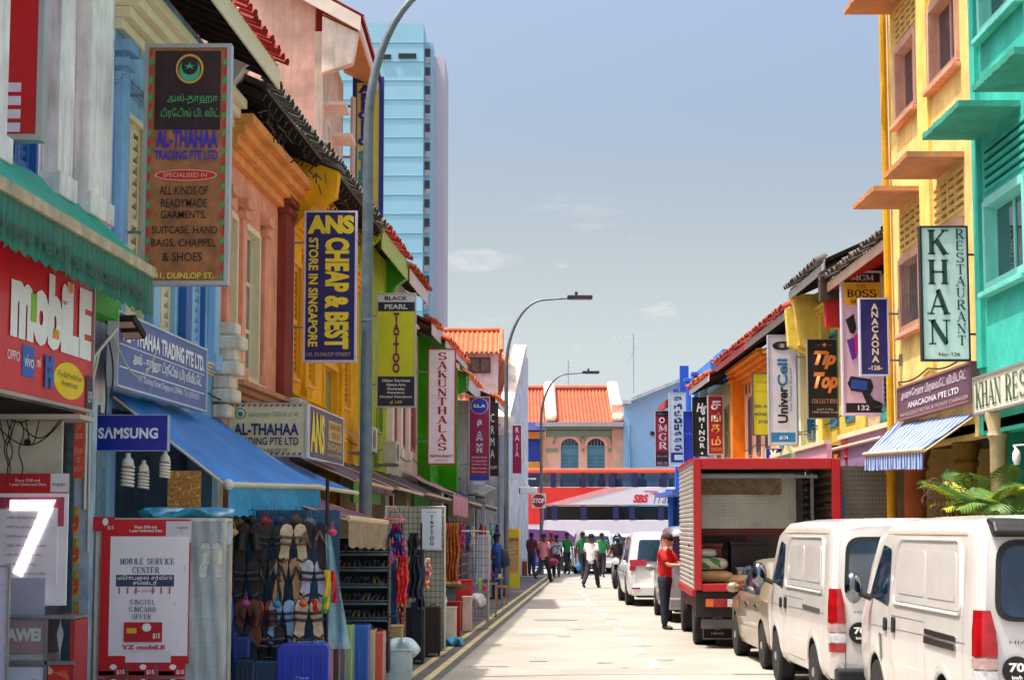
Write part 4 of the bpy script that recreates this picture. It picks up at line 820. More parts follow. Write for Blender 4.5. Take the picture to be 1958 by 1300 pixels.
s = Sign('hanging_sign', 'cream airmail-striped board reading Al-Thahaa beneath the orange shophouse', BL(24.45), 434, 770, 587, 873, .1, mat('#dfcfa8', .5, var=.12, sc=4), ALU, .02)
for k in range(13):
    for z in (.03, .93): mb = MB(); x = s.X(.03 + k * .072); mb.add([(x, -.002, z * s.H), (x + .03, -.002, z * s.H), (x + .05, -.002, z * s.H + .035), (x + .02, -.002, z * s.H + .035)], [(0, 1, 2, 3)]); part('airmail_stripe', mb, rd if k % 2 else flat('#2f5f9c'), s.root)
s.disc(.16, .8, .07, .1, flat('#2f7f6a')); s.disc(.16, .8, .055, .08, flat('#c9dcc0')); s.disc(.16, .79, .035, .05, flat('#2f7f6a')); s.t('அல்-தாஹா டிரேடிங் பி. லி.', .26, .72, .9, .84, flat('#3a8a5a')); s.t('AL-THAHAA', .08, .4, .9, .62, flat('#1c2a68'), bold=.03); s.t('TRADING PTE LTD', .08, .22, .9, .36, flat('#1c2a68'), bold=.02); s.t('141, DUNLOP ST.', .3, .05, .78, .15, flat('#1c2a68'))
s = Sign('shop_sign', 'grey-purple board with yellow ANS letters angled over the pavement', PL(.75), 590, 800, 657, 908, .1, mat('#565070', .5, var=.1), WHITE, .015, vl=875)
s.t('ANS', .04, .12, .42, .9, yelt, bold=.05); s.rect(.55, .45, .95, .85, flat('#c9a83c')); s.t('CHEAP & BEST\nSTORE IN', .57, .5, .93, .8, flat('#565070')); s.t('SINGAPORE', .5, .25, .95, .4, yelt); s.t('145 DUNLOP STREET', .5, .12, .95, .19, yelt)

# ---------------------------------------------------------------- right hanging signs
grt = flat('#1c4038')
s = Sign('hanging_sign', 'white sign with dark green serif letters reading Khan Restaurant', BL(23.3), 1764, 432, 1850, 690, .12, flat('#cfdfdb', rough=.35), flat('#16181a'), .022, group='signs hanging over the right shops')
s.t('KHAN', .12, .115, .60, .975, grt, ser=True, vert=True, wt=.11); s.t('RESTAURANT', .72, .115, .93, .975, grt, ser=True, vert=True, wt=.09); s.t('No: 126', .34, .035, .78, .062, grt, bold=.02); s.bracket(1, .2, (.2, .79), m=BLACK, th=.025)
s = Sign('hanging_sign', 'small navy sign with cream stacked letters and the number 128', BL(28.0), 1645, 570, 1698, 718, .12, navy, flat('#b8c0d8'), .02, group='signs hanging over the right shops')
s.t('ANACAONA', .4, .17, .66, .93, flat('#d8c8a0'), vert=True, bold=.03, ls=.85); s.t('-128-', .28, .07, .75, .13, flat('#d8c8a0'), bold=.03); s.bracket(1, .18)
s = Sign('hanging_sign', 'tall lilac phone shop sign with black and yellow top and number 132', BL(33.5), 1612, 518, 1686, 794, .14, flat('#d6b6c8', rough=.4), flat('#c9c6d8'), .03, group='signs hanging over the right shops')
s.rect(.08, .92, .95, .985, bk); s.rect(.08, .76, .95, .92, flat('#e8b224')); s.rect(.08, .02, .95, .085, bk); s.t('MGM', .24, .933, .8, .972, flat('#d8d4dc'), ser=True, wt=.1); s.t('THE', .38, .88, .62, .905, bk, ser=True); s.t('BOSS', .16, .815, .86, .87, bk, ser=True, wt=.12); s.t('MOBILE', .22, .77, .8, .8, bk, ser=True); s.t('132', .36, .035, .64, .07, flat('#d8d4dc'), ser=False, bold=.02)
def blob(s, pts, m, y=-.006, name='printed_picture'): part(name, MB().add([(s.X(a), y, b * s.H) for a, b in pts], [tuple(range(len(pts)))]), m, s.root)
blob(s, [(.1, .66), (.3, .7), (.36, .6), (.3, .56), (.2, .57)], BLACK); blob(s, [(.12, .52), (.32, .54), (.36, .4), (.24, .38)], flat('#5a1c8c')); blob(s, [(.3, .55), (.42, .57), (.42, .42), (.34, .41)], flat('#d01c6a'), -.008)
blob(s, [(.12, .22), (.2, .27), (.68, .25), (.74, .2), (.68, .15), (.2, .17)], BLACK); blob(s, [(.22, .25), (.6, .235), (.58, .17), (.2, .185)], flat('#1c4a9c'), -.008); blob(s, [(.46, .16), (.6, .17), (.74, .11), (.9, .09), (.86, .05), (.6, .06)], BLACK, -.0075)
s = Sign('hanging_sign', 'black sign with orange script reading Tip Top collections', BL(38), 1545, 648, 1608, 800, .12, flat('#14090a'), flat('#8c7f78'), .015, group='signs hanging over the right shops')
ors = flat('#e88a44'); s.t('Tip', .2, .62, .85, .85, ors, bold=.05, shear=.35); s.t('Top', .18, .32, .9, .58, ors, bold=.05, shear=.35); s.t('COLLECTIONS', .12, .19, .88, .245, flat('#d89a80'), ser=True); s.t('Level 2 Also\n134A Dunlop Street', .12, .06, .9, .13, flat('#c8b0b0'), shear=.2); s.t('~ ◆ ~', .3, .9, .72, .95, flat('#c8905c')); s.bracket(1, .12)
s = Sign('hanging_sign', 'tall white phone shop sign with black and blue sideways lettering', BL(41), 1471, 640, 1522, 851, .2, flat('#d6d2dc'), flat('#a8a8b4'), .02, group='signs hanging over the right shops')
s.t('Univer', .32, .2, .68, .53, bk, rot=-90, bold=.03); s.t('Cell', .32, .53, .68, .78, flat('#1f6f9c'), rot=-90, bold=.03); s.t('The Mobile Expert', .75, .3, .84, .7, bk, rot=-90); s.rect(.08, .03, .92, .115, flat('#2479b4')); s.t('#134', .36, .05, .66, .09, flat('#b8dcec'), bold=.03); s.disc(.5, .9, .34, .04, bk); s.disc(.5, .9, .17, .03, flat('#28405c')); s.disc(.5, .9, .08, .018, flat('#c0a060')); s.bracket(1, .35, (.1, .8), m=paint('#c9a880'))
s = Sign('hanging_sign', 'yellow provision shop sign partly hidden behind the white phone sign', BL(43.5), 1440, 713, 1474, 832, .1, flat('#d8c414'), flat('#3a3424'), .015, group='signs hanging over the right shops')
s.t('ஸ்ரீ அபி', .2, .82, .9, .88, flat('#a88a1c')); s.t('புரோவி', .2, .68, .95, .73, flat('#a88a1c')); s.t('SRI ABI', .1, .44, .97, .49, flat('#3a4a5a'), bold=.03); s.t('PROVISION', .1, .31, .97, .36, flat('#3a4a5a'), bold=.03); s.t('STORE', .3, .19, .97, .24, flat('#3a4a5a'), bold=.03)
s = Sign('hanging_sign', 'red sign with yellow and white Tamil letters beside the black sign', BL(55), 1354, 756, 1383, 869, .16, flat('#a8141f'), flat('#b8a8b0'), .03, group='signs hanging over the right shops')
for k, (ch, m_) in enumerate((('ச', white_), ('ங்', flat('#e8d0b0')), ('க', flat('#e8a030')), ('ம்', flat('#e8b050')))): s.t(ch, .22, .76 - k * .2, .82, .91 - k * .2, m_, bold=.02)
s.t('SANGAM', .2, .06, .85, .12, flat('#e8a030'))
s = Sign('hanging_sign', 'black sign with white stacked letters reading Minor', BL(57), 1325, 759, 1354, 872, .16, BLACK, flat('#1c1c1c'), .015, group='signs hanging over the right shops')
s.t('MINOR', .38, .14, .78, .66, white_, vert=True, bold=.03); s.t('Hg', .25, .7, .9, .9, white_, shear=.3, bold=.03); s.disc(.58, .05, .07, .02, white_)
s = Sign('hanging_sign', 'plain royal blue sign with small pale crest between Tamil and black signs', BL(60), 1307, 786, 1326, 884, .14, flat('#1230b8'), flat('#7f93d0'), .015, group='signs hanging over the right shops')
s.t('vlv', .2, .53, .95, .6, flat('#5f83d8'))
s = Sign('hanging_sign', 'white sign with navy upright Tamil letters at the far right', BL(62), 1280, 750, 1311, 892, .16, flat('#c3cdd2'), flat('#b0bcc4'), .02, group='signs hanging over the right shops')
for k, ch in enumerate(('த', 'மி', 'ழ்', 'ப்', 'பு', 'த்', 'த', 'க')): s.t(ch, .30, .865 - k * .093, .78, .94 - k * .093, flat('#101c4c'), bold=.09)
s.rect(.1, .06, .85, .19, flat('#14286c')); s.rect(.3, .09, .85, .16, flat('#c3cdd2'))
s = Sign('hanging_sign', 'farthest right sign, red and black, reading MGR', BL(66), 1253, 785, 1279, 892, .12, flat('#a01424'), flat('#c0a0a8'), .02, group='signs hanging over the right shops')
s.rect(.02, .9, .98, .985, bk); s.rect(.02, .015, .98, .27, flat('#2a0c12')); s.t('MGM', .15, .92, .85, .965, flat('#7f8088')); s.t('MGR', .22, .3, .88, .76, flat('#e8c4c4'), ser=True, vert=True, wt=.12); s.disc(.5, .83, .2, .05, white_); s.disc(.5, .83, .12, .03, bk); s.t('NO.78', .15, .03, .85, .085, flat('#b0a8a8')); s.t('SHOES & BAGS', .1, .17, .9, .2, flat('#c88a90'))
s = Sign('shop_sign', 'large white signboard reading Khan Restaurant at the right edge', PR(5.88), 1862, 680, 1990, 795, .12, mat('#d8d4c0', .5, var=.08, sc=2), ALU, .03, vl=795)
s.t('KHAN RESTAURANT', .04, .14, 1.5, .84, flat('#4a6a50'), ser=True, wt=.09)
s = Sign('shop_sign', 'dark plum signboard of Anacaona under the tall yellow building', PR(5.9), 1717, 690, 1857, 806, .1, mat('#66485c', .5, var=.15, sc=3), flat('#8c5f5c'), .03, vl=806)
s.t('அனகோனா பிரைவேட் லிமிடெட்', .06, .55, .94, .85, flat('#c8b8c0'), bold=.02); s.t('ANACAONA PTE LTD', .16, .3, .85, .47, flat('#d8ccd0'), bold=.03); s.t('WHOLESALE RETAIL & MONEY CHANGER', .04, .1, .96, .2, flat('#c8a8a0'))
s = Sign('shop_sign', 'brown board with orange Tip Top script behind the truck', BL(37), 1563, 851, 1618, 900, .1, flat('#541410'), flat('#3a0c0a'), .015)
s.t('Tip', .2, .1, .55, .65, ors, bold=.05, shear=.3); s.t('Top', .55, .1, .92, .65, ors, bold=.05, shear=.3)
s = Sign('shop_sign', 'small blue sign with white V mark above the truck', BL(43), 1461, 857, 1496, 880, .1, flat('#14209c'), ALU, .01); s.t('V', .3, .15, .7, .9, white_, bold=.08); s.rect(.0, .0, .12, 1, white_)

# awnings ---------------------------------------------------------------
def awning(name, label, top_a, top_b, bot_a, bot_b, m, barm=None, val=.25, valm=None, sag=.06, fr=9, stripes=None, group=None, valw=.02):
    A, B, c, D = map(Vector, (top_a, top_b, bot_a, bot_b)); o = (c + D) / 2; root = thing(name, label, 'awning', o, 0, group); A, B, c, D = [p - o for p in (A, B, c, D)]
    g = MB(); n = 48
    def f(a, b, off=0): p = A.lerp(B, a).lerp(c.lerp(D, a), b); p.z += -sag * math.sin(math.pi * b) * (1 + .5 * math.sin(a * 17)) + .012 * math.sin(a * 40) * b + .014 * math.sin(a * 26 + b * 9) * math.sin(b * 7 + a * 3) + off; return p
    if stripes:
        ns = stripes[0]
        for k in range(ns): g.grid(lambda a, b, k=k: f((k + a) / ns, b), 2, 8, (m, stripes[1])[k % 2])
    else: g.grid(lambda a, b: f(a, b), n, 10)
    part('canopy', g, m, root, smooth=60)
    if barm: part('front_bar', MB().tube([c - (D - c).normalized() * .04, D + (D - c).normalized() * .04], .03, 8), barm, root, smooth=True); part('arm', MB().tube([A + Vector((0, 0, -.05)), c + Vector((0, 0, -.03))], .015, 6), barm, root); part('arm', MB().tube([B + Vector((0, 0, -.05)), D + Vector((0, 0, -.03))], .015, 6), barm, root)
    if val:
        v = MB(); ex = (D - c).normalized(); nr_ = Vector((ex.y, -ex.x, 0)); L_ = (D - c).length; k = int(L_ / .09)
        def vf(a, b): p = c.lerp(D, a) + nr_ * (valw * math.sin(a * L_ * 45) * b); p.z -= .02 + b * val * (1 + (.07 if int(a * k * 2) % 2 else -.02)); return p
        if stripes:
            for q in range(stripes[0]): v.grid(lambda a, b, q=q: vf((q + a) / stripes[0], b), 2, 3, (valm or m, stripes[1])[q % 2])
        else: v.grid(vf, k * 2, 4)
        part('valance', v, valm or m, root)
    return root
AP = lambda Y, off, z: Vector((XL(Y), Y, 0)) + LN * off + Vector((0, 0, z))
gm = mat('#10a88c', .55, var=.15, sc=2, dirt=.3, dcol=(.2, .35, .3)); gmd = mat('#1c6f5c', .7, var=.25, sc=2, streak=.9, dcol=(.18, .14, .14))
aw = awning('green_awning', 'sloping green canvas awning with stained printed valance over the phone shop', AP(11, .02, 5.05), AP(17.9, .02, 5.05), AP(11, .72, 4.42), AP(17.85, .72, 4.38), gm, None, .42, gmd, sag=.02)
part('front_bar', MB().bar(AP(11, .72, 4.4) - aw.location, AP(17.85, .72, 4.36) - aw.location, .07, .1), mat('#b8a488', .8, var=.3, sc=4), aw)
fit(tmesh('y cellnpurchase retail sp.accessories', .02), .0, 3.98, 5.9, 4.18, 0, 0, flat('#123c34'), aw).matrix_local = Matrix.Translation(AP(11.5, .76, 0) - aw.location) @ Matrix.Rotation(LROT, 4, 'Z')
gb = solo('shop_board', MB().box(0, 6.9, -.3, -.1, 3.93, 4.3), flat('#2f9c1c'), 'bright green strip between the red phone sign and the green awning', 'panel', loc=AP(11.4, 0, 0), rz=LROT)
bm_ = mat('#0c7cd0', .45, var=.2, sc=2.5, dirt=.2, dcol=(.1, .4, .65)); bmd = mat('#3f98c8', .7, var=.2, sc=6)
aw = awning('blue_awning', 'bright blue canvas awning with fringed valance over the sandal stall', AP(19.0, .05, 3.28), AP(24.2, .05, 3.3), at(437, 926, 19.0), at(612, 931, 22.6), bm_, paint('#d8c8b0'), .3, bmd, sag=.07, valw=.035)
part('end_cap', MB().ell((0, 0, 0), (.06, .06, .06)), paint('#d8d0c4'), aw).location = at(437, 926, 19.0) - aw.location
awning('blue_awning', 'second blue canvas awning behind the lamp post', AP(24.4, .05, 3.0), AP(29, .05, 3.0), at(560, 925, 24.2), at(682, 942, 27.5), bm_, paint('#d8c8b0'), .0)
awning('plum_awning', 'faded plum awning with fringed beige valance beside the lamp post', AP(22.8, .8, 2.38), AP(25.2, .8, 2.45), at(667, 990, 20.9), at(738, 998, 22.3), mat('#7c4a58', .7, var=.2, sc=3), paint('#d0b490'), .3, mat('#a08a70', .9, var=.2, sc=8), valw=.04)
for k, (Y0, Y1, col, lab) in enumerate(((29, 33.5, '#6b5560', 'dusky awning above the white wire grid stall'), (34.5, 39, '#5c3a3c', 'brown slatted awning above the orange scarves'), (40, 46, '#4a3a38', 'dark awning with a white batten past the scarves'), (52, 57, '#3c3634', 'dark awning just before the second lamp post'), (59, 65, '#3a4a4a', 'last small awning on the left row'))):
    awning('shop_awning', lab, AP(Y0, .05, 3.15), AP(Y1, .05, 3.15), AP(Y0, 1.25, 2.62), AP(Y1, 1.25, 2.58), mat(col, .8, var=.3, sc=2), paint(('#c8a888', '#cdb49a')[k % 2]), .1 if k != 1 else .0, group='awnings along the left shops')
awning('pink_awning', 'dusty pink awning with long curved valance on the left', AP(46.2, .05, 3.3), AP(51, .05, 3.3), AP(46.2, 1.3, 2.75), AP(51, 1.3, 2.7), mat('#c08a94', .7, var=.12, sc=2), None, .5, mat('#c58c98', .7, var=.12, sc=2), valw=.03)
for k, (Y, c_, lab) in enumerate(((33.5, '#3f9a1c', 'green shop board under the brown awning'), (44, '#2f8c20', 'second green shop board below the dark awning'))): solo('shop_board', MB().box(0, 4, -.5, -.44, 2.35, 2.75), flat(c_), lab, 'panel', loc=AP(Y, .05, 0), rz=LROT)
sb = paint('#1f5cb0'); sw = paint('#b4bccc')
awning('striped_awning', 'blue and white striped awning below the plum signboard on the right', (5.98, 28.6, 3.5), (5.98, 23.7, 3.36), (5.5, 28.6, 3.02), (5.32, 23.7, 2.88), sw, paint('#d8b890'), .22, sw, sag=.02, stripes=(44, sb), valw=.01)
awning('red_awning', 'short red awning behind the red column on the right', (6.75, 34.5, 3.75), (6.75, 30, 3.75), (6.05, 34.5, 3.35), (6.05, 30, 3.35), paint('#b8281c'), paint('#e0b8a0'), .0)
for Y0, Y1, c_, lab in ((29.2, 34, '#8f6f98', 'mauve fascia panel with cream trim behind the striped awning'), (35.5, 39.5, '#d8a0b8', 'pale pink fascia panel above the truck'), (40, 46, '#9cc8ae', 'mint fascia panel above the truck'), (47, 53, '#e8d0a8', 'cream fascia panel far right')):
    f_ = solo('shop_board', MB().box(0, Y1 - Y0, -.6, -.5, 2.95, 3.5), paint(c_), lab, 'panel', loc=(6.7, Y1, 0), rz=-math.pi / 2); part('trim', MB().box(0, Y1 - Y0, -.66, -.49, 3.5, 3.58), cream, f_)
def column(loc, r_, h_, m, label, cap=True):
    c_ = thing('shop_column', label, 'column', loc); part('shaft', MB().lathe([(r_ * 1.3, 0), (r_ * 1.3, .25), (r_, .3), (r_ * .94, h_ - .35), (r_ * 1.25, h_ - .28), (r_ * 1.05, h_ - .22), (r_ * 1.4, h_ - .05), (r_ * 1.4, h_)], n=18), m, c_, smooth=True)
column((6.0, 22.6, .14), .11, 3.15, wallm('#c9b088', .4), 'beige round column under the Khan signboard')
column((5.95, 27.1, .14), .17, 2.9, wallm('#a8582c', .4), 'rust orange column behind the near white van'); column((5.85, 28.3, .14), .08, 2.9, wallm('#d89a1c', .3), 'thin yellow pipe column beside the rust orange one')
column((6.2, 33.4, .14), .13, 3.3, mat('#a81c1c', .6, var=.15), 'red column with capital behind the truck'); column((6.25, 25.2, .14), .14, 2.9, wallm('#8c6a28', .4), 'olive brown column behind the palm')
# ---------------------------------------------------------------- street lamps, stop sign, small street things
def lamp(x, y, label, h_=8.25, arm=1.85, r_=.085):
    root = thing('street_lamp', label, 'street lamp', (x, y, 0), 0, 'curved steel street lamps on the left')
    H1 = h_ - 2.0; pts = [(0, 0, 0), (0, 0, H1)] + [(1.08 * (1 - math.cos(t)) , 0, H1 + 1.95 * math.sin(t)) for t in [math.pi / 2 * i / 12 for i in range(1, 13)]] + [(arm, 0, H1 + 2.0)]
    rs = [r_, r_ * .72] + [r_ * (.7 - .3 * i / 12) for i in range(1, 13)] + [r_ * .35]
    part('pole', MB().tube(pts, rs, 14), GALV, root, smooth=True)
    part('base_sleeve', MB().lathe([(r_ * 1.25, 0), (r_ * 1.25, 1.0), (r_ * 1.05, 1.06)], n=14), GALV, root, smooth=True)
    part('joint_band', MB().lathe([(r_ * .9, 4.5), (r_ * .9, 4.53)], n=14), STEEL, root)
    lh = part('lamp_head', MB().box(arm - .15, arm + .55, -.13, .13, H1 + 1.96, H1 + 2.07), mat('#3a3e44', .5, .4), root, bevel=.02)
    part('lens', MB().box(arm + .02, arm + .5, -.1, .1, H1 + 1.945, H1 + 1.959), mat('#c8ccd0', .2), lh); part('photocell', MB().lathe([(.04, H1 + 2.07), (.04, H1 + 2.17)], (arm + .1, 0, 0), 8), BLACK, lh)
    return root
p = gnd(697, 1317); lamp(-1.85, 23.2, 'nearest street lamp, its arm leaving the top of the view', h_=9.0, r_=.09)
lamp(-.16, 50.6, 'second street lamp, curved arm against the open sky', r_=.075); l3 = lamp(1.2, 75.2, 'farthest street lamp, carrying the stop sign', r_=.08)
ss = thing('stop_sign', 'square white board with red stop octagon on the farthest lamp post', 'traffic sign', (1.2, 75.08, 2.65))
q = at(1030, 957, 75.05); ss.location = (q.x, 75.05, q.z); part('board', MB().box(-.3, .3, -.0, .03, -.3, .3), flat('#e8dcc8'), ss, bevel=.02)
part('octagon', MB().prism([(.28 * math.cos(R(22.5 + 45 * i)), .28 * math.sin(R(22.5 + 45 * i))) for i in range(8)], -.012, -.001), flat('#a8202c'), ss)
fit(tmesh('STOP', .04), -.24, -.09, .24, .1, -.016, 0, WHITE, ss); part('clamp', MB().box(-.06, .06, .03, .08, -.03, .03), STEEL, ss)
cc = thing('cctv_camera', 'white cctv camera on a bracket at the white corner house', 'camera', at(1012, 938, 68.5)); part('body', MB().box(-.35, .3, -.13, .13, -.12, .14), WHITE, cc, bevel=.04); part('lens', MB().box(-.38, -.35, -.1, .1, -.1, .1), BLACK, cc); part('bracket', MB().bar((0, 0, .14), (-.3, .1, .45), .05, .05).bar((-.9, .1, .45), (.25, .1, .45), .06, .06), WHITE, cc)
bo = gnd(1003, 1100); b_ = thing('bollard', 'short orange-red round bollard by the left kerb', 'bollard', bo); part('post', MB().lathe([(.1, 0), (.1, .55), (.105, .56)], n=12), mat('#b8492c', .7, var=.2), b_, smooth=True); part('cap', MB().lathe([(.105, .56), (.08, .66), (.02, .69)], n=12), paint('#d8cfc4'), b_)
fl = thing('floodlight', 'black twin-panel floodlight on an arm below the green awning', 'lamp', at(240, 626, 18.3), R(20))
m3 = Matrix.Rotation(R(-38), 3, 'Z') @ Matrix.Rotation(R(-35), 3, 'X'); part('housing', MB().obox((0, 0, 0), (.34, .30, .07), m3), BLACK, fl, bevel=.01)
for s_ in (-.08, .08): part('led_panel', MB().obox(m3 @ Vector((0, s_, -.037)), (.28, .09, .006), m3), flat('#d8a890'), fl)
part('bracket', MB().bar((0, .05, .06), (-.36, .1, .12), .02, .02).bar((.0, .05, .03), (.08, .08, .1), .05, .02), BLACK, fl)

# ---------------------------------------------------------------- vehicles (local: rear at y=0, front at +y)
LOWF = [(0, 0), (.84, 0), (.93, .05), (.975, .2), (.995, .5), (1, .75), (.99, 1)]
class Body:
    def __init__(s, W, st, sill, belt, upf, lean=None):
        s.W, s.st, s.sill, s.belt, s.upf, s.lean = W, st, sill, belt, upf, lean or (lambda y, z: 0)   # st: list (y, widthscale, top, sillz, beltz)
    def par(s, y):
        st = s.st
        if y <= st[0][0]: return st[0][1:]
        for a, b in zip(st, st[1:]):
            if a[0] <= y <= b[0]:
                t = (y - a[0]) / max(b[0] - a[0], 1e-6); return tuple(p + (q - p) * t for p, q in zip(a[1:], b[1:]))
        return st[-1][1:]
    def ring(s, y):
        w_, top, sl_, bt = s.par(y); hw = s.W / 2 * w_
        return [(x * hw, sl_ + (bt - sl_) * f) for x, f in LOWF] + [(x * hw, bt + (top - bt) * f) for x, f in s.upf]
    def xat(s, y, z):
        r = s.ring(y); best = None
        for (xa, za), (xb, zb) in zip(r[1:], r[2:]):
            if min(za, zb) - 1e-6 <= z <= max(za, zb) + 1e-6 and abs(zb - za) > 1e-6:
                x = xa + (xb - xa) * (z - za) / (zb - za); best = x if best is None else max(best, x)
        return best if best is not None else max(p[0] for p in r)
    def build(s, wheels, wr, m, root, name='body', zc=None):
        ys = sorted({p[0] for p in s.st}); yy = []
        for a, b in zip(ys, ys[1:]):
            n = max(1, int((b - a) / .12)); yy += [a + (b - a) * i / n for i in range(n)]
        yy.append(ys[-1]); g = MB(); K = None
        for y in yy:
            r = s.ring(y); full = r + [(-x, z) for x, z in reversed(r[1:-1])]; K = len(full); g.v += [(x, y + s.lean(y, z), z) for x, z in full]
        for i in range(len(yy) - 1):
            for k in range(K): g.f.append((i * K + k, (i + 1) * K + k, (i + 1) * K + (k + 1) % K, i * K + (k + 1) % K)); g.m.append(0)
        g.f += [tuple(range(K)), tuple(reversed([(len(yy) - 1) * K + k for k in range(K)]))]; g.m += [0, 0]
        me = g.mesh(name, m); ob = link(name, me)
        cu = MB()
        for wy in wheels:
            n = 28; cu.prism([(wy + wr * math.cos(2 * math.pi * i / n), (zc or wr * .88) + wr * math.sin(2 * math.pi * i / n)) for i in range(n)], -s.W, s.W, axis='x')
        co = link('cut', cu.mesh('cut', mat('#0d0d0d', .9, var=0)))
        md = ob.modifiers.new('b', 'BOOLEAN'); md.operation = 'DIFFERENCE'; md.object = co; md.solver = 'EXACT'
        dg = bpy.context.evaluated_depsgraph_get(); nm = bpy.data.meshes.new_from_object(ob.evaluated_get(dg)); bpy.data.objects.remove(ob); bpy.data.objects.remove(co)
        if len(nm.materials) < 2: nm.materials.append(mat('#0d0d0d', .9, var=0))
        for p_ in nm.polygons:
            c = p_.center
            if abs(c.x) < s.W / 2 * .9 and any(math.hypot(c.y - wy, c.z - (zc or wr * .88)) < wr * 1.03 and abs(p_.normal.x) < .5 for wy in wheels): p_.material_index = 1
        nm.shade_smooth(); nm.set_sharp_from_angle(angle=R(33)); nm.name = name
        return link(name, nm, root)
def rpoly(pts, r, n=5):
    out = []; N_ = len(pts)
    for i in range(N_):
        a, b, c = [Vector(pts[(i + k) % N_]) for k in (-1, 0, 1)]; u = (a - b); v = (c - b); d = min(r, u.length * .45, v.length * .45); p0 = b + u.normalized() * d; p1 = b + v.normalized() * d
        for k in range(n + 1): t = k / n; out.append(tuple(p0 * (1 - t) ** 2 + b * 2 * t * (1 - t) + p1 * t * t))
    return out
def sidepatch(bd, pts, side, off=.008, r=.05, m=None, mb=None):
    """rounded patch on the flank, pts are (y,z)"""
    o = rpoly(pts, r) if r else pts; c = (sum(p[0] for p in o) / len(o), sum(p[1] for p in o) / len(o)); mb = mb or MB(); vs = []; K = len(o); rings = (1, .72, .4)
    for q in rings:
        for y, z in o: yy, zz = c[0] + (y - c[0]) * q, c[1] + (z - c[1]) * q; vs.append((side * (bd.xat(yy, zz) + off), yy + bd.lean(yy, zz), zz))
    vs.append((side * (bd.xat(*c) + off), c[0] + bd.lean(*c), c[1])); o2 = [(side * (bd.xat(y, z) - .01), y + bd.lean(y, z), z) for y, z in o]
    n0 = len(vs); vs += o2; fs = [(j * K + i, j * K + (i + 1) % K, (j + 1) * K + (i + 1) % K, (j + 1) * K + i) for j in range(2) for i in range(K)] + [(2 * K + i, 2 * K + (i + 1) % K, 3 * K) for i in range(K)] + [(i, (i + 1) % K, n0 + (i + 1) % K, n0 + i) for i in range(K)]
    return mb.add(vs, fs, m)
def backpatch(bd, pts, off=.01, r=.05, y=0, mb=None, m=None):
    o = rpoly(pts, r) if r else pts; mb = mb or MB(); K = len(o)
    vs = [(x, y + bd.lean(y, z) - off, z) for x, z in o] + [(x, y + bd.lean(y, z) + .02, z) for x, z in o]
    return mb.add(vs, [tuple(range(K)), tuple(reversed(range(K, 2 * K)))] + [(i, (i + 1) % K, (i + 1) % K + K, i + K) for i in range(K)], m)
def wheel(root, x, y, r_, w_=.2, rimm=None, spokes=5):
    sg = 1 if x > 0 else -1; M_ = Matrix.Rotation(R(90), 3, 'Y')
    wo_ = link('wheel', MB().lathe([(r_ * .6, -w_ / 2), (r_ * .93, -w_ / 2), (r_, -w_ / 2 + .03), (r_, w_ / 2 - .03), (r_ * .93, w_ / 2), (r_ * .6, w_ / 2)], n=28, M=M_).mesh('wheel', RUBBER, 35), root, (x, y, r_))
    rm = MB().lathe([(r_ * .62, -.02), (r_ * .62, .02), (r_ * .5, 0), (r_ * .2, .015), (.04, .03)], (sg * (w_ / 2 - .02), 0, 0), 24, M_ if sg > 0 else Matrix.Rotation(R(-90), 3, 'Y')); part('rim', rm, rimm or ALU, wo_, smooth=30)
    h_ = MB()
    for k in range(spokes * 2): t = 2 * math.pi * k / (spokes * 2); h_.lathe([(.03, 0), (.03, .004)], (sg * (w_ / 2 + .001), r_ * .4 * math.cos(t), r_ * .4 * math.sin(t)), 8, M_)
    part('rim_slots', h_, BLACK, wo_)
def lines(bd, segs, side, mb=None, th=.0045, off=.002):
    mb = mb or MB()
    for a, b in segs:
        n = 8
        for i in range(n):
            y0, z0 = [a[k] + (b[k] - a[k]) * i / n for k in (0, 1)]; y1, z1 = [a[k] + (b[k] - a[k]) * (i + 1) / n for k in (0, 1)]
            dy, dz = y1 - y0, z1 - z0; L = math.hypot(dy, dz) or 1; ny, nz = -dz / L * th / 2, dy / L * th / 2
            q = [(y0 + ny, z0 + nz), (y0 - ny, z0 - nz), (y1 - ny, z1 - nz), (y1 + ny, z1 + nz)]
            mb.add([(side * (bd.xat(y, z) + off), y, z) for y, z in q], [(0, 1, 2, 3)])
    return mb
VW = mat('#cfc9c4', .26, var=.07, sc=1.0, dirt=.35, dcol=(.44, .40, .35), coat=.5); SEAM = mat('#3c3a38', .8, var=0); GLV = mat('#0f2c44', .04, var=.5, sc=2.5, spec=1); BUMP = mat('#15171a', .6)
REDL = mat('#a00d12', .12, var=.25, sc=12, spec=.8); CLR = mat('#c9c9cc', .12, var=.3, sc=20, spec=.8); ORL = mat('#d86a20', .15)
UPV = [(.985, .06), (.965, .3), (.94, .62), (.915, .82), (.89, .9), (.84, .95), (.62, .985), (.3, .998), (0, 1)]
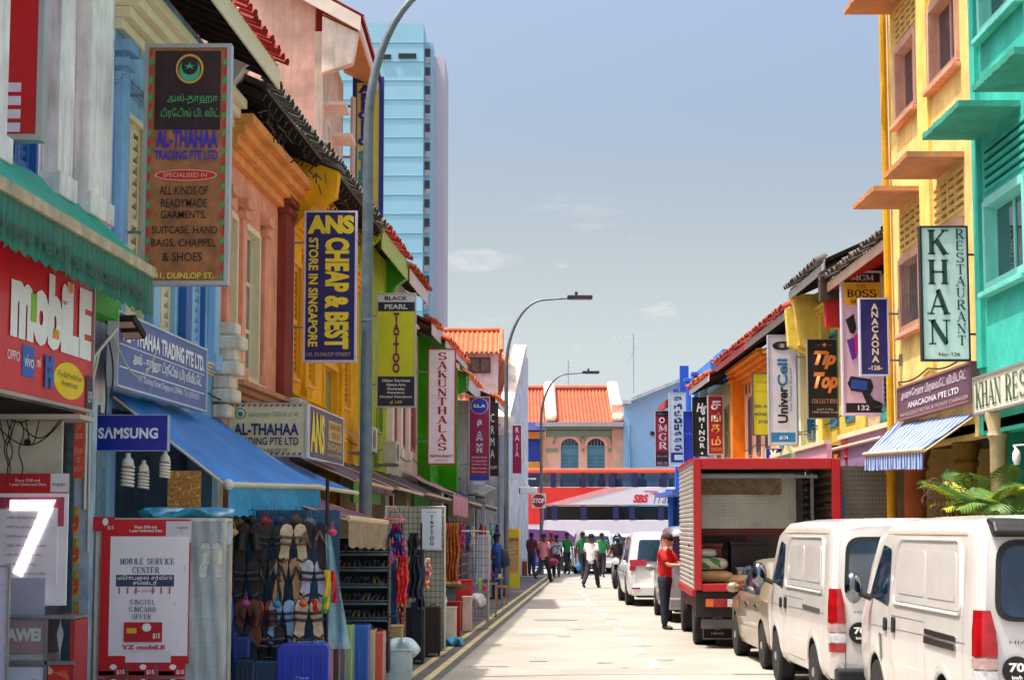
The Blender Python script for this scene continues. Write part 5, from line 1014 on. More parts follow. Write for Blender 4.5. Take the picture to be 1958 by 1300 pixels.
def van(label, loc, rz=0, spoiler=False, chromebar=False, rimm=None):
    root = thing('van', label, 'van', loc, rz, 'white panel vans parked on the right')
    lean = lambda y, z: (max(0, z - 1.0) * .10) * max(0, 1 - y / 1.2) + (max(0, .9 - z) * .04) * max(0, 1 - y / .6)
    bd = Body(1.695, [(0, .925, 1.90, .36, 1.12), (.03, .965, 1.94, .33, 1.12), (.09, .99, 1.965, .3, 1.12), (.25, 1, 1.98, .27, 1.12), (2.2, 1, 1.985, .27, 1.11), (3.2, 1, 1.97, .27, 1.09), (3.75, .995, 1.86, .27, 1.08), (4.1, .985, 1.60, .27, 1.06), (4.4, .965, 1.28, .27, 1.0), (4.6, .92, 1.02, .3, .92), (4.69, .84, .86, .34, .8)], .27, 1.1, UPV, lean)
    bd.build([1.08, 3.65], .37, VW, root)
    # inner floor hides the tunnel
    part('underbody', MB().box(-.6, .6, .2, 4.4, .22, .5), RUBBER, root)
    for s_ in (-1, 1):
        for y in (1.08, 3.65): wheel(root, s_ * .74, y, .32, .2, rimm or mat('#a8a6a4', .35, .5, var=.1))
        ds = sidepatch(bd, [(.48, 1.22), (.58, 1.74), (2.72, 1.74), (2.86, 1.22)], s_, .004, .1); pn = part('side_panel', ds, VW, root, smooth=50)
        # pressed rim round the blind window, and its two fields
        rim_o = rpoly([(.45, 1.18), (.56, 1.79), (2.76, 1.79), (2.92, 1.18)], .12, 6); g = MB(); K = len(rim_o); cy = sum(p_[0] for p_ in rim_o) / K; cz = sum(p_[1] for p_ in rim_o) / K
        prof = [(1.0, -.004), (.992, .016), (.975, .018), (.955, -.001)]
        vs = []
        for q_, o_ in prof:
            for y, z in rim_o: Y_ = cy + (y - cy) * (1 - (1 - q_) * .55); Z_ = cz + (z - cz) * (1 - (1 - q_) * 1.9); vs.append((s_ * (bd.xat(Y_, Z_) + o_), Y_ + lean(Y_, Z_), Z_))
        g.add(vs, [(j * K + i, j * K + (i + 1) % K, (j + 1) * K + (i + 1) % K, (j + 1) * K + i) for j in range(3) for i in range(K)]); part('pressing', g, VW, pn, smooth=60)
        for a, b in ((.66, 1.62), (1.72, 2.68)):
            g = MB(); sidepatch(bd, [(a, 1.29), (a + .02, 1.68), (b - .02, 1.68), (b, 1.29)], s_, .009, .06, mb=g); part('panel_field', g, VW, pn, smooth=60)
        g = MB(); g = lines(bd, [((.45, 1.83), (3.3, 1.83))], s_, th=.02, off=.006); part('gutter', g, mat('#b8a690', .5), root)
        seg = [((1.68, .42), (1.68, 1.08)), ((1.68, 1.1), (1.66, 1.72)), ((2.92, .4), (2.93, 1.1)), ((2.93, 1.1), (2.88, 1.76)), ((.42, .62), (.42, 1.7)), ((1.68, 1.08), (2.93, 1.08)), ((3.02, .62), (3.02, 1.75)), ((.35, .98), (4.2, .95)), ((1.7, .40), (2.9, .40))]
        part('door_seams', lines(bd, seg, s_), SEAM, root)
        g = MB(); sidepatch(bd, [(3.06, 1.16), (3.05, 1.68), (3.42, 1.72), (3.98, 1.22)], s_, .006, .05, mb=g); gl = part('side_window', g, GLV, root, smooth=60)
        part('door_handle', sidepatch(bd, [(2.76, .93), (2.76, 1.07), (2.86, 1.07), (2.86, .93)], s_, .022, .03), BLACK, root, smooth=40); part('door_handle', sidepatch(bd, [(3.1, .93), (3.1, 1.05), (3.2, 1.05), (3.2, .93)], s_, .022, .03), BLACK, root, smooth=40)
        rl = part('slide_rail', sidepatch(bd, [(.62, .975), (.62, 1.02), (1.64, 1.03), (1.64, .985)], s_, .01, .012), CHROME if chromebar else SEAM, root)
        if chromebar: part('badge_bar', sidepatch(bd, [(.62, .90), (.62, .955), (1.64, .965), (1.64, .91)], s_, .016, .012), CHROME, root); part('badge_bar', sidepatch(bd, [(3.35, .62), (3.35, .9), (3.42, .9), (3.42, .62)], s_, .014, .01), CHROME, root)
        for wy in (1.08, 3.65):      # flared arch lips
            g = MB(); n = 20; vs = []
            for i in range(n + 1):
                t = R(-8 + 196 * i / n)
                for rr_, o_ in ((.372, .004), (.385, .018), (.43, .012), (.46, .0)): y, z = wy + rr_ * math.cos(t), .325 + rr_ * math.sin(t); vs.append((s_ * (bd.xat(y, max(z, .28)) + o_), y, z))
            g.add(vs, [(i * 4 + k, i * 4 + k + 1, (i + 1) * 4 + k + 1, (i + 1) * 4 + k) for i in range(n) for k in range(3)]); part('wheel_arch', g, VW, root, smooth=60)
        # tail lamp wraps the rear corner
        x1 = bd.xat(.0, 1.0)
        lz = [(.60, 1.30)]
        tl = MB()
        def lamp_band(z0, z1, mm, a0=0.0, a1=0.0):
            vs = []
            for z in (z0, (z0 + z1) / 2, z1):
                w_in = .09 if z < 1.05 else .09 - (z - 1.05) * .2
                for (dx, y) in ((-w_in, -.012), (-.02, -.012), (.012, .03), (.03, .08), (.024, .12 if z < 1.1 else .1)):
                    xx = (x1 + dx) if y < .01 else bd.xat(y, z) + .016; vs.append((s_ * xx, y + lean(y, z) - (.004 if y < .01 else 0), z))
            return tl.add(vs, [(j * 5 + i, j * 5 + i + 1, (j + 1) * 5 + i + 1, (j + 1) * 5 + i) for j in range(2) for i in range(4)], mm)
        lamp_band(.60, .69, REDL); lamp_band(.70, .795, CLR); lamp_band(.81, .89, mat('#b89a94', .15, var=.3, sc=20)); lamp_band(.90, 1.09, REDL); lamp_band(1.09, 1.25, REDL)
        part('tail_light', tl, REDL, root, smooth=50)
        mi = link('mirror', MB().ell((0, 0, 0), (.085, .07, .15), 14).mesh('mirror', CHROME if True else VW, 60), root, (s_ * 1.0, 3.88, 1.3)); part('mirror_arm', MB().tube([(0, 0, -.02), (-s_ * .17, -.05, -.1)], .03, 8), BLACK, mi); part('mirror_back', MB().ell((-s_ * .01, .02, 0), (.09, .07, .155), 14), BLACK, mi, smooth=60)
    # rear door
    part('rear_window', backpatch(bd, [(-.66, 1.2), (-.62, 1.74), (.62, 1.74), (.66, 1.2)], .012, .14), GLV, root); part('window_seal', backpatch(bd, [(-.70, 1.165), (-.655, 1.785), (.655, 1.785), (.70, 1.165)], .008, .16), BLACK, root)
    g = MB()
    for a, b in (((-.70, .42), (-.70, 1.1)), ((.70, .42), (.70, 1.1)), ((-.70, .42), (.70, .42))):
        if a[0] == b[0]: g.box(a[0] - .003, a[0] + .003, -.004 + .0, .0, a[1], b[1])
        else: g.box(a[0], b[0], -.004 + .02, .03, a[1] - .003, a[1] + .003)
    part('rear_door_seam', g, SEAM, root)
    part('bumper', MB().box(-.80, .80, -.10, .12, .26, .44), BUMP, root, bevel=.03); part('number_plate', MB().box(-.26, .26, -.03, -.012, .62, .74), BLACK, root, bevel=.004)
    part('handle', MB().box(-.3, .3, -.035, .0, .84, .9), VW, root, bevel=.01)
    st = part('speed_sticker', MB().prism([(.55 * -1 + .11 * math.cos(i * .2244), .80 + .11 * math.sin(i * .2244)) for i in range(28)], -.014, -.009), BLACK, root)
    for tx, a, b, c, d in (('70', -.61, .79, -.49, .86), ('km/h', -.59, .735, -.51, .765)): fit(tmesh(tx, .04), a, b, c, d, -.0165, 0, WHITE, st)
    fit(tmesh('HIACE'), -.60, 1.0, -.36, 1.025, -.012, 0, SEAM, root)
    if spoiler: part('spoiler', MB().prism([(.02, 1.80), (-.05, 1.84), (.01, 1.925), (.2, 1.955), (.2, 1.90)], -.70, .70, axis='x'), BLACK, root, bevel=.02)
    return root
def vx(u, Y): return (u - U0) * Y / FPX
hv = R(.9)
va = van('nearest white van with chrome side strips and black rear spoiler', (vx(1868, 14.05) + .80, 14.05, 0), hv, True, True)
vb = van('second white van from the camera, plain rear with round 70 sticker', (vx(1590, 19.1) + .80, 19.1, 0), hv)

# sedan / suv family
UPC = [(.975, .05), (.93, .35), (.87, .72), (.83, .87), (.77, .95), (.55, .99), (.25, 1), (0, 1.0)]
def car(name, label, cat, loc, rz, W, st, wheels, wr, col, win, rear=None, lights=None, plate=True, group=None, coat=.6, rimm=None, bumper=None, rough=.28, tailm=None, metal=0):
    root = thing(name, label, cat, loc, rz, group); m = mat(col, rough, metal, var=.04, sc=1, coat=coat)
    L = st[-1][0]; lean = lambda y, z: max(0, z - .95) * (rear or {}).get('lean', .35) * max(0, 1 - y / .9)
    bd = Body(W, st, .25, .95, UPC, lean); bd.build(wheels, wr * 1.14, m, root, zc=wr); part('underbody', MB().box(-W * .36, W * .36, .25, L - .25, .2, .5), RUBBER, root)
    for s_ in (-1, 1):
        for y in wheels: wheel(root, s_ * (W / 2 - .11), y, wr, .2, rimm or ALU)
        for q in win: part('side_window', sidepatch(bd, q, s_, .006, .05), GLV, root, smooth=60)
        ym = win[-1][-1][0] - .12
        mi = link('mirror', MB().ell((0, 0, 0), (.10, .06, .075), 12).mesh('mirror', m, 60), root, (s_ * (W / 2 + .09), ym, 1.02)); part('mirror_arm', MB().tube([(0, 0, 0), (-s_ * .14, 0, -.04)], .02, 6), BLACK, mi)
        b1 = sorted({q[0][0] for q in win}); part('door_seams', lines(bd, [((y, .35), (y, .93)) for y in b1] + [((wheels[0] + wr, .52), (wheels[1] - wr, .5))], s_), SEAM, root)
        for y in b1: part('door_handle', sidepatch(bd, [(y + .08, .80), (y + .08, .835), (y + .26, .84), (y + .26, .805)], s_, .02, .01), CHROME, root)
        for (x0, x1, z0, z1) in (lights or [(.5, .84, .78, .95)]): part('tail_light', backpatch(bd, [(s_ * x0, z0), (s_ * x0, z1), (s_ * x1, z1), (s_ * x1, z0)], .02, .03), tailm or REDL, root)
        part('headlight', MB().box(s_ * W * .3 - .15, s_ * W * .3 + .15, L - .14, L + .005, .62, .74), CLR, root, bevel=.03)
    if rear and rear.get('win'):
        a = rear['win']; part('rear_window', backpatch(bd, [(-a[0], a[2]), (-a[1], a[3]), (a[1], a[3]), (a[0], a[2])], .012, .07), GLV, root)
    if plate: part('number_plate', backpatch(bd, [(-.25, .62 if not rear else rear.get('plate', .62)), (-.25, .73 if not rear else rear.get('plate', .62) + .11), (.25, .73 if not rear else rear.get('plate', .62) + .11), (.25, .62 if not rear else rear.get('plate', .62))], .02, .01), BLACK, root)
    part('bumper', MB().box(-W * .44, W * .44, -.09, .1, .26, .5), bumper or m, root, bevel=.04)
    return root, bd, m
ST_SED = [(0, .86, .92, .34, .78), (.06, .93, 1.0, .3, .84), (.2, .97, 1.03, .26, .88), (.55, .99, 1.08, .24, .9), (.95, 1, 1.30, .22, .92), (1.35, 1, 1.43, .2, .92), (1.9, 1, 1.47, .2, .92), (2.5, 1, 1.44, .2, .92), (3.0, 1, 1.22, .2, .92), (3.45, .99, 1.0, .2, .88), (4.0, .96, .93, .22, .82), (4.3, .9, .84, .26, .74), (4.42, .78, .7, .32, .62)]
car('sedan_car', 'champagne gold sedan parked between the truck and the vans', 'car', (vx(1464, 23.6) + .94, 24.0, 0), hv, 1.70, ST_SED, [.92, 3.52], .31, '#a09078', [[(1.15, .97), (1.35, 1.36), (1.95, 1.4), (1.98, .97)], [(2.06, .97), (2.04, 1.4), (2.5, 1.37), (3.05, .98)]], rear={'lean': .2}, metal=.45, rough=.32)
ST_SUV = [(0, .86, 1.62, .4, .98), (.05, .93, 1.70, .34, .98), (.14, .97, 1.76, .3, .98), (.4, 1, 1.79, .24, .98), (1.6, 1, 1.80, .22, .97), (2.6, 1, 1.74, .22, .96), (3.1, .99, 1.52, .22, .95), (3.6, .98, 1.14, .22, .94), (4.1, .95, 1.04, .24, .9), (4.5, .86, .9, .3, .8), (4.6, .78, .8, .34, .7)]
wins = [[(.35, 1.04), (.5, 1.62), (1.2, 1.66), (1.22, 1.03)], [(1.3, 1.03), (1.3, 1.67), (2.1, 1.66), (2.1, 1.02)], [(2.2, 1.02), (2.2, 1.66), (2.7, 1.6), (3.35, 1.04)]]
cr1, bd1, m1 = car('suv_car', 'white people carrier with red tail lights parked beyond the grey van', 'car', (vx(1222, 44.5) + .62, 44.6, 0), R(.3), 1.83, ST_SUV, [.95, 3.7], .34, '#dedcda', wins, rear={'win': (.68, .62, 1.08, 1.6), 'lean': .22, 'plate': .82}, lights=[(.45, .86, .98, 1.12), (.72, .87, .86, .98)], bumper=BUMP if False else None)
for s_ in (-1, 1): part('reflector', MB().box(s_ * .72 - .1, s_ * .72 + .1, -.105, -.08, .42, .46), REDL, cr1)
cr2, _, _ = car('suv_car', 'white estate car seen from behind beyond the walking men', 'car', (vx(1136, 76) , 76, 0), 0, 1.72, ST_SUV, [.95, 3.7], .33, '#cfcac6', wins, rear={'win': (.66, .58, 1.05, 1.56), 'lean': .3, 'plate': .7}, lights=[(.52, .86, .86, 1.05)])
cr3, _, _ = car('suv_car', 'silver blue car turning across the junction', 'car', (vx(1240, 80) , 79.5, 0), R(62), 1.78, [(a, b, c - .15 if c > 1.2 else c, d, e) for a, b, c, d, e in ST_SUV], [.95, 3.7], .33, '#b8c6d0', [[(p_[0], p_[1] - (.13 if p_[1] > 1.3 else 0)) for p_ in q] for q in wins], rear={'win': (.66, .58, 1.05, 1.4), 'lean': .3, 'plate': .7}, lights=[(.52, .86, .86, 1.05)])
ST_MPV = [(0, .92, 1.78, .4, 1.05), (.05, .965, 1.85, .34, 1.05), (.15, .99, 1.9, .28, 1.05), (.4, 1, 1.93, .24, 1.05), (2.6, 1, 1.93, .22, 1.05), (3.2, .99, 1.8, .22, 1.03), (3.7, .98, 1.35, .22, 1.0), (4.1, .95, 1.1, .24, .92), (4.35, .88, .9, .3, .8)]
cr4, bd4, m4 = car('grey_van', 'silver grey minivan parked directly ahead of the truck, rear door open side', 'van', (vx(1258, 36.4) + .98, 36.8, 0), R(-1.2), 1.72, ST_MPV, [.85, 3.4], .31, '#8f8d90', [[(.4, 1.12), (.5, 1.72), (1.5, 1.74), (1.5, 1.12)], [(1.6, 1.12), (1.6, 1.74), (2.6, 1.74), (2.6, 1.12)], [(2.75, 1.12), (2.75, 1.72), (3.1, 1.66), (3.65, 1.14)]], rear={'win': (.7, .66, 1.15, 1.72), 'lean': .1, 'plate': .75}, lights=[(.74, .84, 1.0, 1.5)], metal=.3)

# motorcyclist helper follows the people code. Bus -------------------------------------------------
bs = thing('double_decker_bus', 'red and white double-decker bus crossing the end of the street', 'bus', (0, 86, 0)); YB = 86.0; B = lambda u, v: at(u, v, YB)
xl, xr_ = B(1008, 900).x - 1.2, B(1292, 900).x + 5; z = {k: B(1150, v).z for k, v in dict(top=890, gt=906, gb=931, mb=965, lt=967, lb=994).items()}
z['top'] = B(1150, 895).z
brd = mat('#d8281c', .3, var=.04, sc=1, coat=.5); bwh = mat('#d8d0d6', .3, var=.04, sc=1, coat=.4); bpl = mat('#6c3a78', .4, var=.2)
part('roof', MB().box(xl, xr_, .05, 2.45, z['gt'] + .02, z['top']), mat('#e0563a', .35, var=.05, coat=.3), bs, bevel=.08)
part('side_panel', MB().box(xl, xr_, 0, 2.5, z['mb'], z['gb']), bwh, bs, bevel=.02)
xm = B(1035, 950).x; part('red_panel', MB().add([(xl, -.006, z['mb'] + .01), (B(1040, 0).x, -.006, z['mb'] + .01), (B(1158, 0).x, -.006, z['gb'] - .01), (xl, -.006, z['gb'] - .01)], [(0, 1, 2, 3)]), brd, bs)
part('pink_panel', MB().add([(B(1040, 0).x, -.007, z['mb'] + .012), (B(1075, 0).x, -.007, z['mb'] + .012), (B(1205, 0).x, -.007, z['gb'] - .012), (B(1158, 0).x, -.007, z['gb'] - .012)], [(0, 1, 2, 3)]), flat('#dc9a98'), bs)
part('lower_body', MB().box(xl, xr_, 0, 2.5, .35, z['lb']), bwh, bs, bevel=.02)
part('purple_swoosh', MB().add([(xl, -.006, .36), (B(1150, 0).x, -.006, .36), (B(1080, 0).x, -.006, z['lb'] - .5), (xl, -.006, z['lb'] - .35)], [(0, 1, 2, 3)]), bpl, bs)
part('front_panel', MB().box(xl - .0, B(1038, 0).x, -.012, .3, z['mb'] - .9, z['mb'] - .002), brd, bs)
gb_ = mat('#26344c', .08, var=.2, sc=.8, spec=.6, alpha=.55); inn = mat('#3a4a6c', .9)
for a, b, m_ in (('gb', 'gt', gb_), ('lb', 'lt', mat('#120f14', .12, var=.5, sc=1.2, spec=.5, alpha=.92))):
    fl_ = part('deck_floor', MB().box(xl + .05, xr_ - .05, .2, 2.3, z[a] - .02, z[a] + .01), inn, bs)
    us = [1006, 1056, 1112, 1166, 1208, 1262, 1320, 1378, 1436, 1494] if a == 'gb' else [1038, 1058, 1112, 1172, 1202, 1256, 1300, 1360, 1420, 1494]
    for u_, v_ in zip(us, us[1:]):
        x0, x1 = B(u_, 0).x, min(B(v_, 0).x, xr_); part('window', MB().box(x0 + .08, x1 - .08, .02, .04, z[a] + .02, z[b] - .01), m_, bs); part('pillar', MB().box(x0 - .13, x0 + .13, -.004, .1, z[a], z[b] + .01), mat('#1a1c4c', .5), bs)
        for q in range(2): part('seat', MB().box(x0 + .35 + q * .9, x0 + .47 + q * .9, .4, 1.4, z[a] + .01, z[a] + .42), mat('#2a5a8c', .8), bs)
part('far_windows', MB().box(xl, xr_, 2.4, 2.44, z['gb'] + .3, z['gt']), mat('#9fb0bc', .1, alpha=.25), bs)
s_ = fit(tmesh('SBS', .06, .25), B(1204, 0).x, B(0, 961).z, B(1233, 0).x, B(0, 945).z, -.012, 0, flat('#c8202c'), bs); fit(tmesh('Transit', .0, .3), B(1241, 0).x, B(0, 962).z, B(1296, 0).x, B(0, 942).z, -.012, 0, flat('#5a4a8c'), bs)
part('logo_arc', MB().bar((B(1225, 0).x, -.012, B(0, 939).z), (B(1250, 0).x, -.012, B(0, 940).z), .004, .05).bar((B(1235, 0).x, -.012, B(0, 943.5).z), (B(1268, 0).x, -.012, B(0, 942.5).z), .004, .03), flat('#c8202c'), bs)
for x in (xl + 2.2, xl + 8.5): wheel(bs, x, .2, .5, .3)
for k, (u, c_) in enumerate(((1147, '#1c2a3c'), (1172, '#2a4a6c'), (1224, '#4a2a28'))):
    pm_ = thing('person', ('bus passenger in a dark top at the upper deck window, leftmost', 'bus passenger in a blue top at the upper deck, middle of three', 'bus passenger in a brown top nearest the blue column')[k], 'person', (B(u, 0).x, YB + .7, z['gb']), 0, 'passengers on the upper deck')
    g = MB(); g.lathe([(.12, 0), (.2, .1), (.2, .3), (.1, .42), (.055, .46), (.055, .5), (.095, .56), (.1, .64), (.06, .72), (.01, .74)], n=12); part('body', g, mat(c_, .8), pm_, smooth=True)

# ---------------------------------------------------------------- truck
YT = 29.0; tr = thing('box_truck', 'red and silver box truck with open rear doors and goods inside', 'truck', (0, 0, 0)); K_ = lambda u, v, Y=YT: at(u, v, Y)
x0, x1 = K_(1327, 1000).x, K_(1607, 1000).x; zt, zb = K_(1450, 876).z, K_(1450, 1128).z; rd_ = paint('#b01218', rough=.35); Lb = 4.4
dia = mat('#8f887c', .35, .6, var=.2, sc=3, bump=0)
part('rear_frame', MB().box(x0, x0 + .12, YT - .02, YT + .1, zb, zt).box(x1 - .14, x1, YT - .02, YT + .1, zb, zt).box(x0 + .12, x1 - .14, YT - .021, YT + .1, zt - .17, zt).box(x0 + .12, x1 - .14, YT - .021, YT + .1, zb - .02, zb + .1), rd_, tr, bevel=.012)
g = MB(); n = 27; hh = (zt - zb) / n
for sx, xx in ((-1, x0), (1, x1)):
    for k in range(n):
        za = zb + k * hh; g.prism([(xx - sx * .0, za), (xx + sx * .018, za + hh * .25), (xx + sx * .018, za + hh * .6), (xx, za + hh * .85), (xx - sx * .03, za + hh), (xx - sx * .03, za)], YT + .1, YT + Lb, axis='y')
part('corrugated_side', g, mat('#c2bdb4', .4, .35, var=.12, sc=2), tr)
part('side_rail', MB().box(x0 - .04, x0 + .05, YT + .1, YT + Lb, zb - .1, zb).box(x1 - .05, x1 + .04, YT + .1, YT + Lb, zb - .1, zb).box(x0 - .035, x0 + .05, YT + .1, YT + Lb, zt - .06, zt + .005), rd_, tr)
part('floor', MB().box(x0 + .05, x1 - .05, YT + .1, YT + Lb, zb - .05, zb), mat('#5a4636', .8), tr); part('roof', MB().box(x0 + .03, x1 - .03, YT + .1, YT + Lb, zt - .05, zt - .01), mat('#cfc8b8', .6, alpha=1), tr)
part('front_wall', MB().box(x0 + .05, x1 - .05, YT + Lb - .06, YT + Lb - .01, zb, zt - .05), mat('#aaa8a2', .45, .4), tr)
Yi = YT + 1.4; i0 = K_(1345, 0).x + .03
pl = part('plate_wall', MB().box(x0 + .06, x1 - .55, Yi, Yi + .03, K_(0, 1010, Yi).z, zt - .2), mat('#a8a69c', .38, .5, var=.2, sc=2), tr)
tread = MB()
for j in range(24):
    for i in range(30):
        xx = x0 + .1 + i * .052; zz = K_(0, 1010, Yi).z + .03 + j * .052
        if zz > zt - .25: continue
        a = R(45 if (i + j) % 2 else -45); tread.obox((xx, Yi - .004, zz), (.034, .008, .009), Matrix.Rotation(a, 3, 'Y'))
stuff(part('tread_marks', tread, mat('#cfc6b2', .3, .6), pl))
part('upper_flap', MB().box(x0 + .08, x1 - .8, Yi - .12, Yi - .09, zt - .55, zt - .26), mat('#a89c80', .35, .6, var=.3, sc=14, bump=.8), tr)
g = MB()
for k in range(14): g.prism([(x1 - .08, zb + .1 + k * .13), (x1 - .11, zb + .14 + k * .13), (x1 - .08, zb + .2 + k * .13)], YT + .12, YT + Lb - .1, axis='y')
part('lining_ribs', g, mat('#8c857a', .4, .4), tr)
part('lashing_rail', MB().box(x1 - .32, x1 - .27, Yi - .1, Yi - .04, zb, zt - .2).box(x0 + .1, x1 - .3, YT + .5, YT + .55, zt - .3, zt - .25), STEEL, tr)
for k in range(3): part('roof_rib', MB().box(x0 + .1, x1 - .2, YT + .5 + k * 1.2, YT + .56 + k * 1.2, zt - .13, zt - .052), mat('#5c574c', .6), tr)
# open door folded out to the right, and another folded along the left
dz0, dz1 = zb + .02, zt - .12; dx = .93
dm_ = part('rear_door', MB().box(x1 + .03, x1 + .03 + dx * .86, YT + .12, YT + .17, dz0, dz1), mat('#6f675c', .45, .5, var=.2, sc=2), tr)
g = MB()
for j in range(26):
    for i in range(14): g.obox((x1 + .1 + i * .055, YT + .116, dz0 + .08 + j * .075), (.036, .008, .012), Matrix.Rotation(R(45 if (i + j) % 2 else -45), 3, 'Y'))
stuff(part('tread_marks', g, mat('#8c8474', .35, .6), dm_)); part('door_edge', MB().box(x1 + .0, x1 + .03, YT + .1, YT + .18, dz0, dz1), rd_, dm_)
part('reflective_strip', MB().box(x1 + .03, x1 + .07, YT + .10, YT + .119, dz0 + .3, dz1 - .5), flat('#1c62b8'), dm_)
part('chassis', MB().box(x0 + .12, x1 - .12, YT + .35, YT + 6.2, .55, zb - .06), BLACK, tr); part('rear_crossbar', MB().box(x0 + .02, x1 - .02, YT + .02, YT + .3, zb - .42, zb - .03), mat('#1c1514', .7), tr)
for s_ in (0, 1):
    xx = x0 + .17 if not s_ else x1 - .6; f_ = part('tail_light', MB().box(xx, xx + .42, YT - .01, YT + .02, zb - .26, zb - .13), REDL, tr); part('indicator', MB().box(xx + (.0 if not s_ else .3), xx + (.12 if not s_ else .42), YT - .016, YT - .011, zb - .255, zb - .135), ORL, f_); part('reverse_lamp', MB().box(xx + (.34 if not s_ else 0), xx + (.42 if not s_ else .08), YT - .016, YT - .011, zb - .255, zb - .135), CLR, f_)
part('number_plate', MB().box(x0 + .3, x0 + .75, YT - .01, YT + .01, zb - .58, zb - .46), mat('#4a4644', .6), tr); part('underrun_bar', MB().box(x0 + .1, x1 - .1, YT + .03, YT + .1, zb - .6, zb - .45), mat('#55504c', .6), tr)
mf = part('mudflap', MB().box(x0 + .13, x0 + .62, YT + .32, YT + .34, .12, .56), mat('#181312', .8), tr); g = MB(); cxm, czm = x0 + .375, .38
for i in range(20):
    t0, t1 = 2 * math.pi * i / 20, 2 * math.pi * (i + 1) / 20
    g.prism([(cxm + .12 * math.cos(t0), czm + .1 * math.sin(t0)), (cxm + .12 * math.cos(t1), czm + .1 * math.sin(t1)), (cxm + .1 * math.cos(t1), czm + .08 * math.sin(t1)), (cxm + .1 * math.cos(t0), czm + .08 * math.sin(t0))], YT + .312, YT + .319)
g.box(cxm - .06, cxm + .06, YT + .311, YT + .3185, czm - .012, czm + .012); part('ring_emblem', g, flat('#9c938c'), mf); fit(tmesh('HINO', .02), cxm - .1, .2, cxm + .1, .24, YT + .315, 0, flat('#9c938c'), mf)
part('flap_border', MB().box(x0 + .14, x0 + .61, YT + .314, YT + .3195, .13, .145).box(x0 + .14, x0 + .61, YT + .314, YT + .3195, .535, .55).box(x0 + .14, x0 + .15, YT + .3135, YT + .319, .145, .535).box(x0 + .6, x0 + .61, YT + .3135, YT + .319, .145, .535), flat('#8c837c'), mf)
for yy in (YT + 1.2, YT + 5.0):
    for xx in ((x0 + .22, x1 - .22)): wheel(tr, xx, yy, .40, .36, mat('#4a3a34', .7))
cb_ = Body(2.0, [(0, 1, 2.35, .5, 1.3), (1.2, 1, 2.35, .5, 1.3), (1.55, .98, 2.1, .5, 1.25), (1.8, .95, 1.3, .5, 1.2)], .5, 1.3, UPV); cbo = cb_.build([], .4, rd_, tr, 'cab') if False else None
part('cab', MB().prism([(YT + 4.5, .5), (YT + 6.2, .5), (YT + 6.2, 1.35), (YT + 5.9, 2.3), (YT + 4.5, 2.35)], x0 + .1, x1 - .1, axis='x'), rd_, tr, bevel=.05)
part('side_skirt', MB().box(x0 + .02, x0 + .06, YT + .3, YT + 4.2, .62, zb - .12), mat('#3c1614', .7), tr)
tr_piv = Vector((x0, YT, 0)); TM = Matrix.Translation(tr_piv) @ Matrix.Rotation(R(-2.4), 4, 'Z') @ Matrix.Translation(-tr_piv); tr.matrix_world = TM
# cargo
def sack(label, c, r, m, rz=0, name='sack'):
    g = MB(); g.grid(lambda a, b: (r[0] * (1 if math.cos(2 * math.pi * a) > 0 else -1) * abs(math.cos(2 * math.pi * a)) ** .6 * max(.02, math.sin(math.pi * b)) ** .5 * (1 + .04 * math.sin(9 * a + 5 * b)), r[1] * (1 if math.sin(2 * math.pi * a) > 0 else -1) * abs(math.sin(2 * math.pi * a)) ** .6 * max(.02, math.sin(math.pi * b)) ** .5, r[2] * (1 - math.cos(math.pi * b)) ), 20, 10)
    return solo(name, g, m, label, 'sack', 'goods in the open truck', c, rz, smooth=70)
tanm = mat('#c9a272', .8, var=.2, sc=6); whb = mat('#d8d8d0', .6, var=.2, sc=5)
sack('long tan sack lying flat at the tail of the truck', (x0 + .62, YT + .55, zb), (.5, .3, .05), tanm); sack('tan sack leaning on the pile in the truck, left', (x0 + .38, YT + .6, zb + .11), (.32, .25, .09), tanm); sack('tan sack slumped right of the pile in the truck', (x0 + .85, YT + .55, zb + .05), (.33, .25, .09), tanm, R(-15))
sack('white bag with green print on the pile in the truck', (x0 + .32, YT + .75, zb + .3), (.3, .22, .1), patterned(('#dcdcd4', '#dcdcd4', '#4c9a48', '#dcdcd4'), 9)); sack('small white bag at the top of the pile', (x0 + .25, YT + .85, zb + .5), (.2, .18, .07), whb); sack('round dark blue-grey bundle in the truck', (x0 + 1.05, YT + .8, zb + .12), (.2, .18, .13), patterned(('#3a4654', '#9aa6b0', '#22303c'), 14), name='bundle')
for k, (xx, yy, zz, w__, h__, c_, lb) in enumerate(((x0 + .3, YT + 1.2, zb, .5, .72, '#7c1412', 'open red crate at the back left of the truck'), (x0 + 1.0, YT + 1.25, zb + .0, .6, .75, '#1a1210', 'black crate behind the sacks in the truck'), (x0 + 1.02, YT + .95, zb, .5, .34, '#c8ccce', 'white plastic tub in the truck'))):
    c__ = thing('crate', lb, 'crate', (xx, yy, zz), 0, 'goods in the open truck'); part('shell', MB().box(-w__ / 2, w__ / 2, -.2, .2, 0, h__ * .92), paint(c_), c__, bevel=.01); part('rim', MB().box(-w__ / 2 - .015, w__ / 2 + .015, -.215, .215, h__ * .92, h__), paint(c_), c__, bevel=.005)
part('cargo_frame', MB().box(x0 + .08, x1 - .3, YT + 1.45, YT + 1.5, zb + .85, zb + .97).box(x0 + .95, x0 + 1.05, YT + 1.44, YT + 1.5, zb, zb + .85), paint('#7c1412'), tr)
